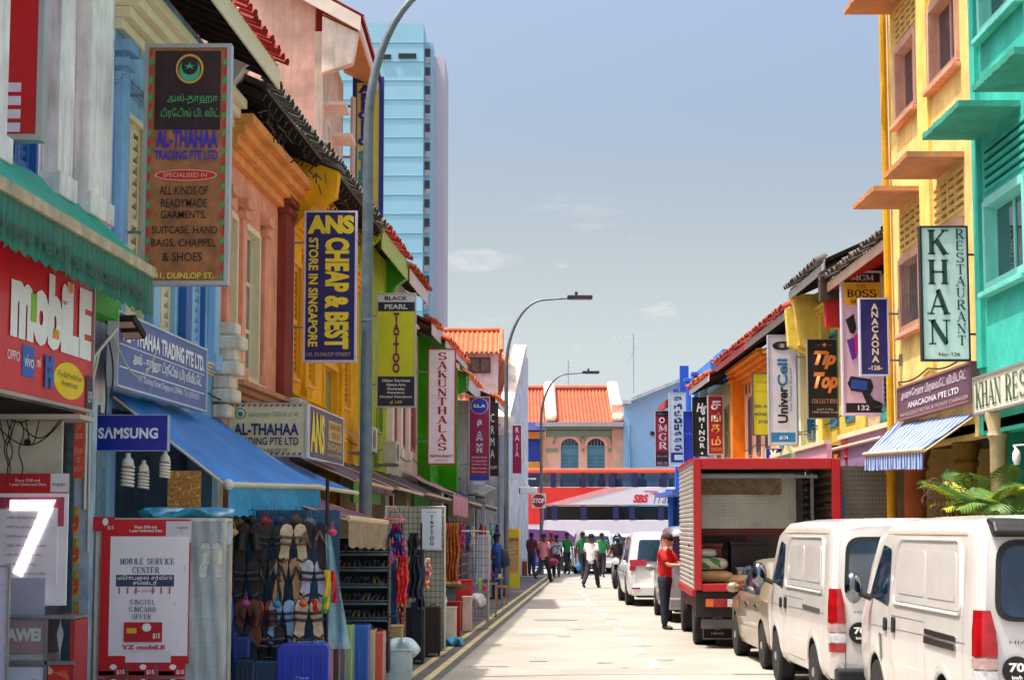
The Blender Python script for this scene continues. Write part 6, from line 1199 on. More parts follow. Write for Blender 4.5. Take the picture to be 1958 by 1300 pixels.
# ---------------------------------------------------------------- people
def skin(name, V, E, Rr, m, parent, sub=1, label=None, extra=None):
    me = bpy.data.meshes.new(name); me.from_pydata([tuple(v) for v in V], E, []); ob = link(name, me)
    ob.modifiers.new('s', 'SKIN').use_smooth_shade = True; sv = me.skin_vertices[0].data
    for i, r in enumerate(Rr): sv[i].radius = r if isinstance(r, tuple) else (r, r)
    sv[0].use_root = True; su = ob.modifiers.new('u', 'SUBSURF'); su.levels = sub; su.render_levels = sub
    dg = bpy.context.evaluated_depsgraph_get(); nm = bpy.data.meshes.new_from_object(ob.evaluated_get(dg)); bpy.data.objects.remove(ob)
    nm.materials.clear(); nm.materials.append(m); nm.name = name
    if extra:
        bm = bmesh.new(); bm.from_mesh(nm); t = extra.mesh('x', None) if False else None
        tmp = bpy.data.meshes.new('x'); tmp.from_pydata(extra.v, [], extra.f); bm.from_mesh(tmp); bm.to_mesh(nm); bm.free(); bpy.data.meshes.remove(tmp)
        nm.materials.clear(); nm.materials.append(m)
    for p_ in nm.polygons: p_.use_smooth = True
    return link(name, nm, parent)
def rotx(v, a):      # swing forward (towards -y) by a degrees for a downwards vector
    a = R(a); return Vector((v.x, v.y * math.cos(a) + v.z * math.sin(a), -v.y * math.sin(a) + v.z * math.cos(a)))
def person(label, loc, rz, h=1.70, skinc='#5a3826', shirt='#ffffff', trousers='#20242c', legs=((0, 0), (0, 0)), arms=((5, 5, 8), (5, 5, 8)), lean=0, head=(0, 0), shoe='#141414', hair='#0c0a0a', long_shirt=0, slim=1, group=None, smat=None):
    s = h / 1.72; slim = slim * 1.12; root = thing('person', label, 'person', loc, rz, group); P = {}
    def up(v): return rotx(Vector(v) - Vector((0, 0, .95)), -lean) + Vector((0, 0, .95))
    P['pel'] = Vector((0, 0, .95)); P['wai'] = up((0, 0, 1.1)); P['che'] = up((0, 0, 1.28)); P['upc'] = up((0, .005, 1.4)); P['nec'] = up((0, .0, 1.48))
    hd = rotx(Vector((0, 0, .06)), -head[0]) + P['nec']; P['hb'] = hd + Vector((0, -.005, .01)); ht = rotx(Vector((0, -.012, .10)), -head[0]) + hd; P['hm'] = ht; P['ht'] = rotx(Vector((0, 0, .19)), -head[0]) + hd + Vector((0, 0, 0))
    for i, sd in enumerate((-1, 1)):
        k = 'LR'[i]; P['s' + k] = up((sd * .175, 0, 1.415)); a = arms[i]
        ua = Vector((sd * math.sin(R(a[2])) * .28, 0, -.28 * math.cos(R(a[2])))); ua = rotx(ua, a[0]); P['e' + k] = P['s' + k] + ua
        inw = a[3] if len(a) > 3 else 0
        fa = rotx(Vector((-sd * math.sin(R(inw)) * .25, 0, -.25 * math.cos(R(inw)))), a[0] + a[1]); P['w' + k] = P['e' + k] + fa; P['h' + k] = P['w' + k] + fa.normalized() * .08; P['fd' + k] = fa.normalized()
        hp, kn = legs[i]; P['hi' + k] = Vector((sd * .085, 0, .9)); th = rotx(Vector((sd * .01, 0, -.43)), hp); P['kn' + k] = P['hi' + k] + th; sh = rotx(Vector((0, 0, -.41)), hp - kn); P['an' + k] = P['kn' + k] + sh
        ta = max(-35, min(25, hp - kn)); P['to' + k] = P['an' + k] + rotx(Vector((0, -.15, -.055)), ta * .6)
    for k in P:
        if not k.startswith('fd'): P[k] = P[k] * s
    lo = min(P['anL'].z, P['anR'].z, P['toL'].z + .05 * s, P['toR'].z + .05 * s) - .075 * s
    for k in P:
        if not k.startswith('fd'): P[k].z -= lo
    sk = mat(skinc, .55, var=.08, sc=6); order = ['pel', 'wai', 'che', 'upc', 'nec', 'hb', 'hm', 'ht', 'sL', 'eL', 'wL', 'hL', 'sR', 'eR', 'wR', 'hR', 'hiL', 'knL', 'anL', 'hiR', 'knR', 'anR']
    rad = dict(pel=(.13, .10), wai=(.12, .09), che=(.145, .105), upc=(.12, .09), nec=.052, hb=(.062, .07), hm=(.078, .092), ht=(.055, .062), s=.052, e=.038, w=.026, h=(.036, .018), hi=.082, kn=.055, an=.038)
    ix = {k: i for i, k in enumerate(order)}; E = [(ix[a], ix[b]) for a, b in (('pel', 'wai'), ('wai', 'che'), ('che', 'upc'), ('upc', 'nec'), ('nec', 'hb'), ('hb', 'hm'), ('hm', 'ht'), ('upc', 'sL'), ('sL', 'eL'), ('eL', 'wL'), ('wL', 'hL'), ('upc', 'sR'), ('sR', 'eR'), ('eR', 'wR'), ('wR', 'hR'), ('pel', 'hiL'), ('hiL', 'knL'), ('knL', 'anL'), ('pel', 'hiR'), ('hiR', 'knR'), ('knR', 'anR'))]
    rr = [rad.get(k, rad.get(k[:-1], .05)) for k in order]; rr = [tuple(q * s * slim for q in r) if isinstance(r, tuple) else r * s * slim for r in rr]
    ex = MB()
    for i, k in enumerate('LR'):                 # five fingers per hand
        sd = (-1, 1)[i]; f = P['fd' + k]; side = f.cross(Vector((0, 1, 0)) if abs(f.y) < .7 else Vector((1, 0, 0))).normalized(); cu = f.cross(side).normalized()
        for q, (o_, L_) in enumerate(((-.027, .062), (-.009, .075), (.009, .072), (.027, .056))):
            b = P['h' + k] + side * o_ * s + f * .01 * s; ex.tube([b, b + f * L_ * .5 * s, b + (f * .8 + cu * .5) * L_ * .95 * s], [.0095 * s, .0085 * s, .006 * s], 6)
        b = P['w' + k] + f * .035 * s + side * -.025 * s; ex.tube([b, b + (f * .5 - side * .8) * .035 * s, b + (f * .9 - side * .6 + cu * .2) * .07 * s], [.012 * s, .0105 * s, .008 * s], 6)
    hm = P['hm']; fw = rotx(Vector((0, -1, 0)), -head[0]); fw = Vector((0, -math.cos(R(head[0])), -math.sin(R(head[0])))); upv = Vector((0, -math.sin(R(head[0])), math.cos(R(head[0]))))
    if head[0] < 0: pass
    ex.tube([hm + fw * .085 * s + upv * .02 * s, hm + fw * .108 * s - upv * .018 * s, hm + fw * .085 * s - upv * .03 * s], [.009 * s, .015 * s, .008 * s], 6)
    for sd in (-1, 1): ex.ell(hm + Vector((sd * .078 * s * slim, .005, 0)) - upv * .005, (.012 * s, .02 * s, .032 * s), 8)
    ex.tube([hm + fw * .082 * s - upv * .055 * s + Vector((-.022 * s, 0, 0)), hm + fw * .09 * s - upv * .057 * s, hm + fw * .082 * s - upv * .055 * s + Vector((.022 * s, 0, 0))], .006 * s, 5)
    body = skin('body', [P[k] for k in order], E, rr, sk, root, extra=ex)
    g = MB()
    for sd in (-1, 1): g.ell(hm + fw * .083 * s + upv * .022 * s + Vector((sd * .03 * s, 0, 0)), (.008 * s, .005 * s, .005 * s), 8)
    part('eyes', g, flat('#0e0c0c'), root, smooth=True)
    g = MB(); c = hm + upv * .035 * s - fw * .018 * s
    g.grid(lambda a, b: c + (Vector((.088 * s * slim * math.cos(2 * math.pi * a) * math.sin(math.pi * .60 * b + .001), 0, 0)) + fw * (-.098 * s * math.sin(2 * math.pi * a) * math.sin(math.pi * .60 * b + .001)) + upv * (.092 * s * math.cos(math.pi * .60 * b))) * (1 + .05 * math.sin(a * 50) * math.sin(b * 20)), 20, 8)
    part('hair', g, mat(hair, .8, var=.3, sc=20), root, smooth=True)
    # clothes
    sm = smat or mat(shirt, .85, var=.1, sc=7, bump=.15); mid = {k: P['s' + k].lerp(P['e' + k], .9) for k in 'LR'}; hem = P['pel'] + Vector((0, 0, (-.13 - long_shirt) * s))
    V = [P['che'], P['wai'], hem, P['upc'], P['upc'].lerp(P['nec'], .55), P['sL'], mid['L'], P['sR'], mid['R']]
    rs = [(.165, .122), (.155, .118), (.17, .128), (.14, .1), (.066, .062), .066, .066, .066, .066]
    skin('shirt', V, [(0, 1), (1, 2), (0, 3), (3, 4), (3, 5), (5, 6), (3, 7), (7, 8)], [tuple(q * s * slim for q in r) if isinstance(r, tuple) else r * s * slim for r in rs], sm, root)
    tm = mat(trousers, .85, var=.12, sc=6, bump=.1); lk = {k: P['kn' + k].lerp(P['an' + k], 1.06) for k in 'LR'}
    V = [P['pel'] + Vector((0, 0, .10 * s)), P['pel'] - Vector((0, 0, .02 * s))] + [q for k in 'LR' for q in (P['hi' + k] - Vector((0, 0, .06 * s)), P['kn' + k], lk[k])]
    skin('trousers', V, [(0, 1), (1, 2), (2, 3), (3, 4), (1, 5), (5, 6), (6, 7)], [tuple(q * s * slim for q in r) for r in ((.145, .11), (.15, .115), (.098, .1), (.075, .078), (.06, .066), (.098, .1), (.075, .078), (.06, .066))], tm, root)
    for k in 'LR':
        a_, t_ = P['an' + k], P['to' + k]; d = (t_ - a_).normalized(); heel = a_ - Vector((d.x, d.y, 0)) * .05 * s - Vector((0, 0, .035 * s))
        skin('shoe', [heel, a_ + Vector((0, 0, -.02 * s)) + d * .05 * s, t_ + d * .02 * s], [(0, 1), (1, 2)], [(.042 * s, .038 * s), (.046 * s, .042 * s), (.044 * s, .03 * s)], mat(shoe, .5), root)
    return root, P
def px_person(u, vf, **k): q = gnd(u, vf); return (q.x, q.y, 0)
PI = math.pi
g_ = None
q = px_person(1272, 1203)
person('man in a red shirt and dark jeans standing by the truck with raised hands', (q[0], q[1], 0), R(62), 1.72, '#b98563', '#c01820', '#1c2438', legs=((3, 2), (-4, 0)), arms=((28, 62, 8, 10), (34, 58, 10, 8)), lean=2, head=(18, 0), shoe='#16181c', hair='#14100e')
q = px_person(1131, 1124)
rw, Pw = person('man in a white shirt and dark trousers walking away down the road', q, PI - .45, 1.72, '#6a4530', '#f0ecf2', '#22242c', legs=((26, 8), (-22, 20)), arms=((-12, 12, 14), (14, 14, 14)), long_shirt=.06)
q = px_person(1040, 1113)
rk, Pk = person('man in a pink shirt and dark trousers walking away on the left', q, PI - .5, 1.72, '#66422e', '#d88894', '#23262e', legs=((26, 8), (-18, 44)), arms=((-14, 14, 14), (8, 12, 14)), long_shirt=.05)
q = px_person(1064, 1103)
rgx, Pg = person('person in a grey printed t-shirt carrying a maroon bag', q, PI, 1.6, '#3c281c', '#8c90a0', '#24262e', legs=((-10, 22), (14, 4)), arms=((5, 10, 10), (5, 10, 10)), smat=patterned(('#a8acb8', '#a8acb8', '#5c6070', '#b8bcc8'), 14))
q = px_person(1084, 1097)
person('man in a green shirt walking away between the parked cars and left kerb', q, PI + .5, 1.70, '#5c3c2a', '#1c7a3c', '#1c2028', legs=((22, 4), (-20, 16)), arms=((-10, 12, 12), (14, 12, 12)))
q = px_person(1114, 1106)
rb2, Pb2 = person('man in green, mostly hidden left of the white-shirted man, blue bag in hand', (q[0], q[1], 0), PI + .35, 1.70, '#5c3c2a', '#2a7a4a', '#1c2434', legs=((12, 4), (-12, 10)), arms=((10, 12, 12), (6, 12, 14)))
q = px_person(1151, 1103)
person('man in green with a pale collar to the right of the white-shirted man', (q[0], q[1], 0), PI - .2, 1.66, '#5c3c2a', '#2c8a4c', '#1a1c26', legs=((-12, 12), (14, 4)), arms=((5, 25, 12), (10, 40, 10)))
q = px_person(1056, 1104)
person('woman with bright red headscarf and dress ahead of the pink-shirted man', (q[0], q[1] + 1.5, 0), PI, 1.70, '#66422e', '#c8182c', '#7a1420', hair='#d8202c', long_shirt=.25)
q = px_person(948, 1146)
rp_, Pp = person('man in a blue shirt with a grey backpack standing at the left stalls', (q[0] + .02, q[1], .004), R(-75), 1.70, '#2c1c14', '#1c50a8', '#1c3468', legs=((4, 2), (-4, 2)), arms=((12, 40, 8), (12, 45, 8)), long_shirt=.03)
q = px_person(1012, 1075)
person('dim figure in dark red standing in shade near the bollard', (.78, 73.5, 0), R(150), 1.65, '#2c1c14', '#5c2a30', '#2a3448', arms=((5, 10, 10), (5, 20, 10)))
bpk = thing('backpack', 'dark grey backpack worn by the man in the blue shirt', 'bag', rp_.location + Vector((.19, .06, 1.08))); part('body', MB().ell((0, 0, 0), (.14, .17, .27), 14), mat('#2f3a46', .8, var=.2, sc=8, bump=.3), bpk, smooth=True); part('pocket', MB().ell((.1, 0, -.08), (.08, .13, .14), 12), mat('#39444f', .8, var=.2), bpk, smooth=True); part('strap', MB().tube([(-.06, -.12, .24), (-.2, -.12, .26), (-.24, -.12, .1)], .018, 6).tube([(-.06, .12, .24), (-.2, .12, .26), (-.24, .12, .1)], .018, 6), BLACK, bpk)
def bag(label, c, r, col, strap=True, cat='bag', name='bag'):
    b_ = thing(name, label, cat, c); g = MB(); g.grid(lambda a, b: (r[0] * math.cos(2 * PI * a) * math.sin(PI * b) ** .6 * (1 + .06 * math.sin(14 * a)), r[1] * math.sin(2 * PI * a) * math.sin(PI * b) ** .6, -r[2] * 2 * b), 18, 10); part('body', g, mat(col, .6, var=.25, sc=9, bump=.3), b_, smooth=True)
    if strap: part('strap', MB().tube([(-r[0] * .4, 0, -.02), (0, 0, .09), (r[0] * .4, 0, -.02)], .008, 5), mat(col, .6), b_)
def wp(root, P, k): return root.location + Matrix.Rotation(root.rotation_euler.z, 3, 'Z') @ P[k]
bag('plump maroon bag carried at the side of the grey-shirted person', at(1057, 1066, rgx.location.y - .45), (.22, .13, .15), '#a02a4c'); bag('light blue plastic bag carried low by the walking man', at(1106, 1074, rb2.location.y - .2), (.09, .05, .17), '#3c9ad8')
sc_ = thing('person', 'rider in black on a motorcycle between the white cars', 'person', (vx(1180, 58), 58.3, 0)) if False else None
rm_, Pm = person('motorcycle rider in black with a dark helmet facing the camera', (vx(1181, 58), 58.2, .18), R(-12), 1.66, '#6a4a38', '#15161a', '#3a3a40', legs=((62, 60), (62, 60)), arms=((45, 20, 16), (45, 20, 16)), hair='#101014')
hl = thing('helmet', 'glossy dark helmet on the motorcycle rider', 'helmet', wp(rm_, Pm, 'hm')); part('shell', MB().ell((0, 0, .02), (.13, .145, .14), 16), mat('#14161c', .15), hl, smooth=True); part('visor', MB().ell((0, -.05, .01), (.115, .11, .06), 14), mat('#5a6878', .08), hl, smooth=True)
mo = thing('motorcycle', 'black motorcycle with the rider between the white cars', 'motorcycle', (vx(1181, 58), 58.1, 0), R(-12))
for yy in (-.62, .62):
    w__ = link('wheel', MB().lathe([(.2, -.045), (.28, -.05), (.3, 0), (.28, .05), (.2, .045)], n=24, M=Matrix.Rotation(R(90), 3, 'Y')).mesh('wheel', RUBBER, 40), mo, (0, yy, .3)); part('rim', MB().lathe([(.2, -.02), (.2, .02), (.03, .03), (.03, -.03)], n=20, M=Matrix.Rotation(R(90), 3, 'Y')), STEEL, w__)
part('tank', MB().ell((0, -.1, .78), (.14, .26, .12), 14), mat('#101216', .2), mo, smooth=True); part('seat', MB().box(-.12, .12, .1, .62, .72, .8), BLACK, mo, bevel=.03); part('engine', MB().box(-.14, .14, -.2, .2, .32, .62), STEEL, mo, bevel=.03); part('fork', MB().bar((-.08, -.62, .3), (-.08, -.42, .95), .04, .04).bar((.08, -.62, .3), (.08, -.42, .95), .04, .04), STEEL, mo); part('handlebar', MB().tube([(-.33, -.32, 1.0), (0, -.42, .98), (.33, -.32, 1.0)], .018, 6), BLACK, mo); part('headlight', MB().ell((0, -.5, .88), (.09, .07, .09), 12), CLR, mo, smooth=True); part('mudguard', MB().box(-.05, .05, .35, .95, .58, .64), BLACK, mo)
# ---------------------------------------------------------------- left stalls
def gy(u, v, Y): return at(u, v, Y)
pp = paint('#c8d0d4')
# phone shop front: cabinet, posters, posts
cab = thing('display_cabinet', 'glass display cabinet with red phone brand panel below the big 7 poster', 'cabinet', at(62, 1300, 15.6) * Vector((1, 1, 0)) + Vector((0, 0, .15)))
a0 = at(-30, 1178, 15.6) - cab.location; a1 = at(90, 1178, 15.6) - cab.location; zt_ = a0.z
part('carcass', MB().box(a0.x, a1.x, .03, .5, 0, zt_ - .32).box(a0.x, a1.x, .45, .5, zt_ - .32, zt_), paint('#b8b0a8'), cab)
part('brand_panel', MB().box(a0.x, a1.x - .03, .05, .07, zt_ - .31, zt_ - .04), flat('#b01428'), cab); fit(tmesh('HUAWEI', .05), a0.x + .02, zt_ - .21, a1.x - .06, zt_ - .1, .045, 0, WHITE, cab)
part('glass', MB().box(a0.x, a1.x, .0, .008, zt_ - .36, zt_ - .01), mat('#c8e0e0', .03, var=0, alpha=.18, spec=1), cab); part('edge', MB().box(a0.x, a1.x + .24, -.01, .51, zt_ - .02, zt_).box(a1.x - .01, a1.x + .01, -.012, .01, .0, zt_ - .021).box(a0.x, a1.x + .24, -.012, .02, zt_ - .40, zt_ - .37), STEEL, cab)
part('side_panel', MB().box(a1.x + .2, a1.x + .235, 0, .5, 0, zt_ - .03), flat('#b01c2c'), cab); part('leaflet', MB().prism([(a1.x + .09, zt_ - .32), (a1.x + .06, zt_ - .15), (a1.x + .09, zt_ - .05), (a1.x + .12, zt_ - .15)], .1, .105), flat('#e0d8dc'), cab)
part('lower_panel', MB().box(a0.x, a1.x - .02, .005, .02, zt_ - .9, zt_ - .42), flat('#cfd8e4'), cab); part('lower_poster', MB().box(a1.x + .02, a1.x + .2, .002, .01, zt_ - .9, zt_ - .4), patterned(('#c82c20', '#d8604a', '#4a201c', '#e0b0a0'), 9), cab)
pet = MB(); cx_, cz_ = a1.x - .1, zt_ - .57
for k in range(8): t = R(12 + k * 22.3); pet.prism([(cx_, cz_), (cx_ + .035 * math.cos(t - .17), cz_ + .035 * math.sin(t - .17)), (cx_ + .055 * math.cos(t), cz_ + .055 * math.sin(t)), (cx_ + .035 * math.cos(t + .17), cz_ + .035 * math.sin(t + .17))], .0, .004)
part('petal_emblem', pet, flat('#c81c2c'), cab)
po = Sign('poster', 'large white and pink phone plan poster with a glowing white number 7', BL(15.9), -70, 905, 132, 1158, .04, flat('#f8f0f4'), None, 0, cat='poster')
po.rect(0, .85, 1, 1, flat('#c8141c')); po.rect(.82, .86, 1, 1, flat('#e4dce2')); po.rect(0, .60, .96, .82, flat('#c24a66')); po.rect(0, .16, .9, .74, flat('#f0e8ee')); po.t('Enjoy 3GB and\n1-year Unlimited Data', .42, .9, .78, .96, WHITE); po.t('Singlight', .84, .9, .97, .93, flat('#5a4a5a')); po.t('LOG IN TO\nSINGTEL PREPAID', .1, .73, .72, .81, flat('#8c2848'), bold=.02)
for k in range(7): po.t('· 100% 30-day bonus data', .38, .65 - k * .07, .8 - .05 * (k % 3), .675 - k * .07, flat('#b85a78'))
po.t('7', .43, .22, .88, .80, mat('#ffffff', .5, var=0, emit=.9), bold=.0); po.t('night', .28, .04, .72, .16, mat('#ffffff', .5, var=0, emit=.5), bold=.03)
part('panel', MB().box(po.X(0), po.X(.8), -.03, -.02, -.08, .24), flat('#b7b4c2'), po.root)
pc = Sign('poster', 'pale pastel price list poster at the bottom left edge', BL(15.0), -60, 1080, 20, 1330, .03, patterned(('#dcd2e4', '#c8cfe8', '#e8d8e8', '#d8c8e0'), 5, 'noise'), ALU, .012, cat='poster')
ob = Sign('banner', 'narrow orange vertical banner with Tamil text beside the phone shop pillar', BL(17.2), 138, 786, 163, 915, .02, flat('#e0502c'), None, 0, cat='banner')
ob.t('நகை\nகடை\nவிற்பனை', .15, .55, .85, .95, flat('#f0c8b8')); ob.t('இங்கு\nசிம்\nகார்டு', .15, .08, .85, .48, flat('#f0c8b8'))
for k, c_ in enumerate(('#e89a20', '#e0a82c', '#d8922c', '#c87c2c')):
    o_ = Sign('poster', 'yellow-orange sticker number %s down the phone shop pillar edge' % ('one', 'two', 'three', 'four')[k], BL(17.25), 138, 968 + k * 60, 152, 1020 + k * 60, .01, patterned((c_, '#d84a20', c_, '#7a9c30'), 18), None, 0, cat='sticker', group='stickers down the pillar edge')
    o_.root['label'] = ('topmost yellow sticker on the pillar edge beside the phone poster', 'second yellow sticker down the pillar edge', 'third yellow sticker down the pillar edge', 'lowest sticker on the pillar edge by the cabinet')[k]
pil = thing('pillar', 'peeling blue and white painted pillar right of the phone shop', 'pillar', at(160, 1000, 17.45) * Vector((1, 1, 0)) + Vector((0, 0, .15)))
part('shaft', MB().box(-.085, .09, -.09, .09, 0, 2.95), mat('#a9bccb', .7, var=.3, sc=3, dirt=1.0, dcol=(.09, .2, .42)), pil, bevel=.012)
part('conduit', MB().tube([(.03, -.11, 1.9), (.03, -.11, 2.9), (.10, -.13, 3.35), (.3, -.1, 3.62)], .016, 6).tube([(.07, -.1, 1.5), (.06, -.11, 3.0), (.14, -.12, 3.4)], .01, 5), paint('#d8d4cc'), pil, smooth=True)
bx = thing('meter_board', 'cream electrical board with dangling cables under the phone shop sign', 'board', at(60, 880, 15.9)); part('board', MB().box(-.42, .25, .05, .1, -.12, .36), mat('#c9c4b0', .7, var=.15, dirt=.4), bx); part('rail', MB().box(-.42, .25, .0, .049, .3, .34), paint('#b8b4a8'), bx); part('hole', MB().prism([(-.05 + .03 * math.cos(i * .785), .16 + .03 * math.sin(i * .785)) for i in range(8)], .03, .049), BLACK, bx)
cbm = mat('#1a1a18', .6)
rc = random.Random(11)
for k in range(9):
    a = at(rc.uniform(-10, 90), rc.uniform(790, 815), 15.7); b = at(rc.uniform(20, 130), rc.uniform(780, 805), 15.7); sg_ = rc.uniform(.05, .3)
    pts = [a.lerp(b, t / 12) - Vector((0, .02 * k * .1, sg_ * math.sin(PI * t / 12))) for t in range(13)]
    if k > 4: pts = [a + Vector((.02 * math.sin(t * .9 + k), 0, -.045 * t)) for t in range(12)]
    solo('cable', MB().tube(pts, .006, 5), cbm, ('black cable drooping across the tangle under the phone shop sign' if k <= 4 else 'thin black cable dangling straight down below the phone shop sign'), 'cable', 'tangled cables under the phone shop sign', smooth=True)
for k, (u0_, v0_, u1_, v1_, sg_) in enumerate(((205, 640, 212, 760, .0), (215, 640, 300, 668, .35), (200, 690, 190, 860, .03))):
    a = at(u0_, v0_, 18.1); b = at(u1_, v1_, 18.1); solo('cable', MB().tube([a.lerp(b, t / 14) - Vector((-.04 * math.sin(PI * t / 14), 0, sg_ * math.sin(PI * t / 14))) for t in range(15)], .009, 5), (cbm, mat('#c8c0b0', .6), cbm)[k], ('black cable dropping from the floodlight past the pillar', 'pale looped cable over the slate blue board', 'black cable beside the royal blue sign')[k], 'cable', smooth=True)
part('roof_strip', MB().box(-.6, .45, -.3, .3, -.02, .02), paint('#b4aa98'), thing('shelf', 'pale metal shelf with clutter under the red phone sign', 'shelf', at(70, 800, 15.9)))
# CFL bulbs
def cfl(label, c, s=1):
    b_ = thing('light_bulb', label, 'bulb', c, 0, 'spiral bulbs hanging under the royal blue sign'); b_.scale = (s, s, s)
    part('base', MB().lathe([(.018, 0), (.02, -.03), (.04, -.05), (.045, -.09), (.03, -.1)], n=14), paint('#e0d8cc'), b_, smooth=True)
    pts = [(.042 * math.cos(t * .55), .042 * math.sin(t * .55), -.1 - t * .0024) for t in range(58)]; part('spiral_tube', MB().tube(pts, .0105, 6), mat('#e8dccc', .3), b_, smooth=True); part('cord', MB().tube([(0, 0, 0), (0, 0, .25)], .006, 5), cbm, b_)
cfl('largest spiral bulb, left under the royal blue sign', at(245, 866, 17.95), 1.35); cfl('middle spiral bulb under the royal blue sign', at(275, 880, 18.1), 1.15); cfl('right spiral bulb nearest the blue awning', at(316, 862, 18.1), 1.1)
solo('framed_notice', MB().box(-.17, .17, 0, .03, -.19, .19), patterned(('#a86a28', '#c98a3c', '#8c4a1c', '#d8a85a'), 22, 'noise'), 'brown and gold framed notice hanging inside the blue-awning shop', 'notice', loc=at(352, 935, 18.9))
# poster booth
bt_ = thing('poster_booth', 'plastic-wrapped booth frame carrying the mobile service center poster', 'booth', at(310, 1200, 17.5) * Vector((1, 1, 0)) + Vector((0, 0, .15))); o = bt_.location
L_, R_ = at(185, 990, 17.5) - o, at(432, 990, 17.5) - o; zt_ = L_.z
part('frame', MB().box(L_.x, R_.x, -.015, .015, zt_ - .03, zt_).box(R_.x - .03, R_.x, -.015, .015, 0, zt_ - .03).box(L_.x, L_.x + .03, -.015, .015, 0, zt_ - .03).box(R_.x - .03, R_.x, .4, .43, 0, zt_ - .03).box(R_.x - .025, R_.x - .001, .015, .4, zt_ - .03, zt_ - .001).box(L_.x, R_.x, .4, .43, zt_ - .03, zt_ - .001), paint('#d8c8b4'), bt_)
part('back_panel', MB().box(L_.x + .03, R_.x - .03, .35, .37, 0, zt_ - .03), mat('#b8c4c4', .6, var=.2, sc=3), bt_)
g = MB(); g.grid(lambda a, b: (L_.x + (R_.x - L_.x) * (.62 + .4 * a), -.03 + .014 * math.sin(a * 23 + b * 9) + .01 * math.sin(b * 31 + a * 5), .0 + (zt_ - .01) * b), 16, 16); part('plastic_sheet', g, mat('#d8e4e8', .12, var=.1, alpha=.33, spec=1), bt_, smooth=True)
g = MB()
for k in range(5): g.box(R_.x - .3 + k * .055, R_.x - .297 + k * .055, .1, .103, .1, zt_ - .1)
for k in range(7): g.box(R_.x - .33, R_.x - .03, .098, .101, .2 + k * .22, .203 + k * .22)
part('wire_grid', g, STEEL, bt_)
ps = Sign('poster', 'red-edged white poster in plastic reading mobile service center', BL(17.45), 187, 992, 366, 1270, .012, flat('#cf1420'), None, 0, cat='poster')
ps.rect(.72, .84, 1, .985, flat('#d8d2da')); ps.rect(.11, .06, .98, .88, mat('#f4eef4', .3, var=.04, sc=3, coat=.5)); ps.rect(.3, .015, .8, .1, flat('#eee6ee')); ps.t('Enjoy 3GB and\n1-year Unlimited Data', .32, .905, .68, .955, WHITE, bold=.02); ps.t('Singlight', .84, .93, .97, .95, flat('#6a5a6a')); nv = flat('#2a3a66'); ps.t('MOBILE SERVICE', .22, .685, .82, .73, nv, ser=True, wt=.1); ps.t('CENTER', .36, .625, .66, .67, nv, ser=True, wt=.1); ps.rect(.18, .535, .82, .615, flat('#3a4468')); ps.t('மொபைல் சர்வீஸ்\nசென்டர்', .2, .54, .8, .612, WHITE, bold=.01)
for k in (0, 1, 2, 4, 5, 6): ps.rect(.21 + k * .093, .485, .225 + k * .093, .53, flat('#b84a58'))
ps.t('நெட்வொர்க்', .38, .49, .62, .52, flat('#c8504a')); ps.t('SINGTEL', .34, .41, .62, .445, flat('#5a6078'), ser=True, wt=.1); ps.t('SIMCARD', .33, .36, .63, .395, flat('#5a6078'), ser=True, wt=.1); ps.t('OFFER', .37, .31, .58, .345, flat('#5a6078'), ser=True, wt=.1)
ps.rect(.28, .155, .7, .29, flat('#c01828')); ps.rect(.31, .215, .42, .25, flat('#e8c030')); ps.t('$15', .6, .175, .68, .215, WHITE, bold=.03); ps.disc(.53, .255, .05, .028, WHITE); ps.t('YZ mobiLE', .26, .105, .74, .135, flat('#c81c2c'), bold=.04)
for r_ in range(2):
    for k in range(3):
        c_ = Sign('sim_card_leaflet', 'x', BL(17.44), 186 + k * 57, 1268 + r_ * 28, 241 + k * 57, 1294 + r_ * 28, .006, flat('#c8182a'), None, 0, cat='leaflet', group='red sim card leaflets under the poster'); c_.root['label'] = '%s red fifteen-dollar sim card leaflet in the %s row under the poster' % (('left', 'middle', 'right')[k], ('upper', 'lower')[r_])
        c_.t('$15', .68, .2, .95, .55, WHITE, bold=.03); c_.rect(.05, .15, .6, .45, flat('#2c3a70')); c_.disc(.55, .75, .12, .2, WHITE)
c_ = Sign('sim_card_leaflet', 'small red leaflet at the top left corner of the booth', BL(17.44), 174, 987, 220, 1016, .006, flat('#c8182a'), None, 0, cat='leaflet'); c_.rect(.08, .45, .45, .8, flat('#e8902c')); c_.t('$15', .7, .1, .95, .4, WHITE); c_.disc(.6, .65, .12, .25, WHITE)
def sheet_bag(label, c, r, m, cat='bag', name='plastic_bag', seed=1, rz=0):
    g = MB(); rq = random.Random(seed); ph = [rq.uniform(0, 6) for _ in range(6)]
    def f(a, b):
        t = 2 * PI * a; s_ = math.sin(PI * min(b * 1.0, 1)) ** .45; k = 1 + .12 * math.sin(3 * t + ph[0] + 4 * b) + .08 * math.sin(7 * t + ph[1] - 6 * b)
        return (r[0] * math.cos(t) * s_ * k, r[1] * math.sin(t) * s_ * k, r[2] * (b * 2 - 0) + .04 * math.sin(5 * t + ph[2]) * s_)
    g.grid(f, 30, 14); return solo(name, g, m, label, cat, None, c, rz, smooth=True)
pb = mat('#3fb0d8', .2, var=.5, sc=7, alpha=.8, spec=.9); sheet_bag('crumpled turquoise plastic bundle lying on top of the poster booth', at(360, 992, 17.65) + Vector((0, 0, .0)), (.42, .15, .05), pb, seed=4); sheet_bag('clear plastic bag drooping off the booth corner', at(430, 1040, 17.8), (.07, .1, .11), PLASTIC, seed=6)

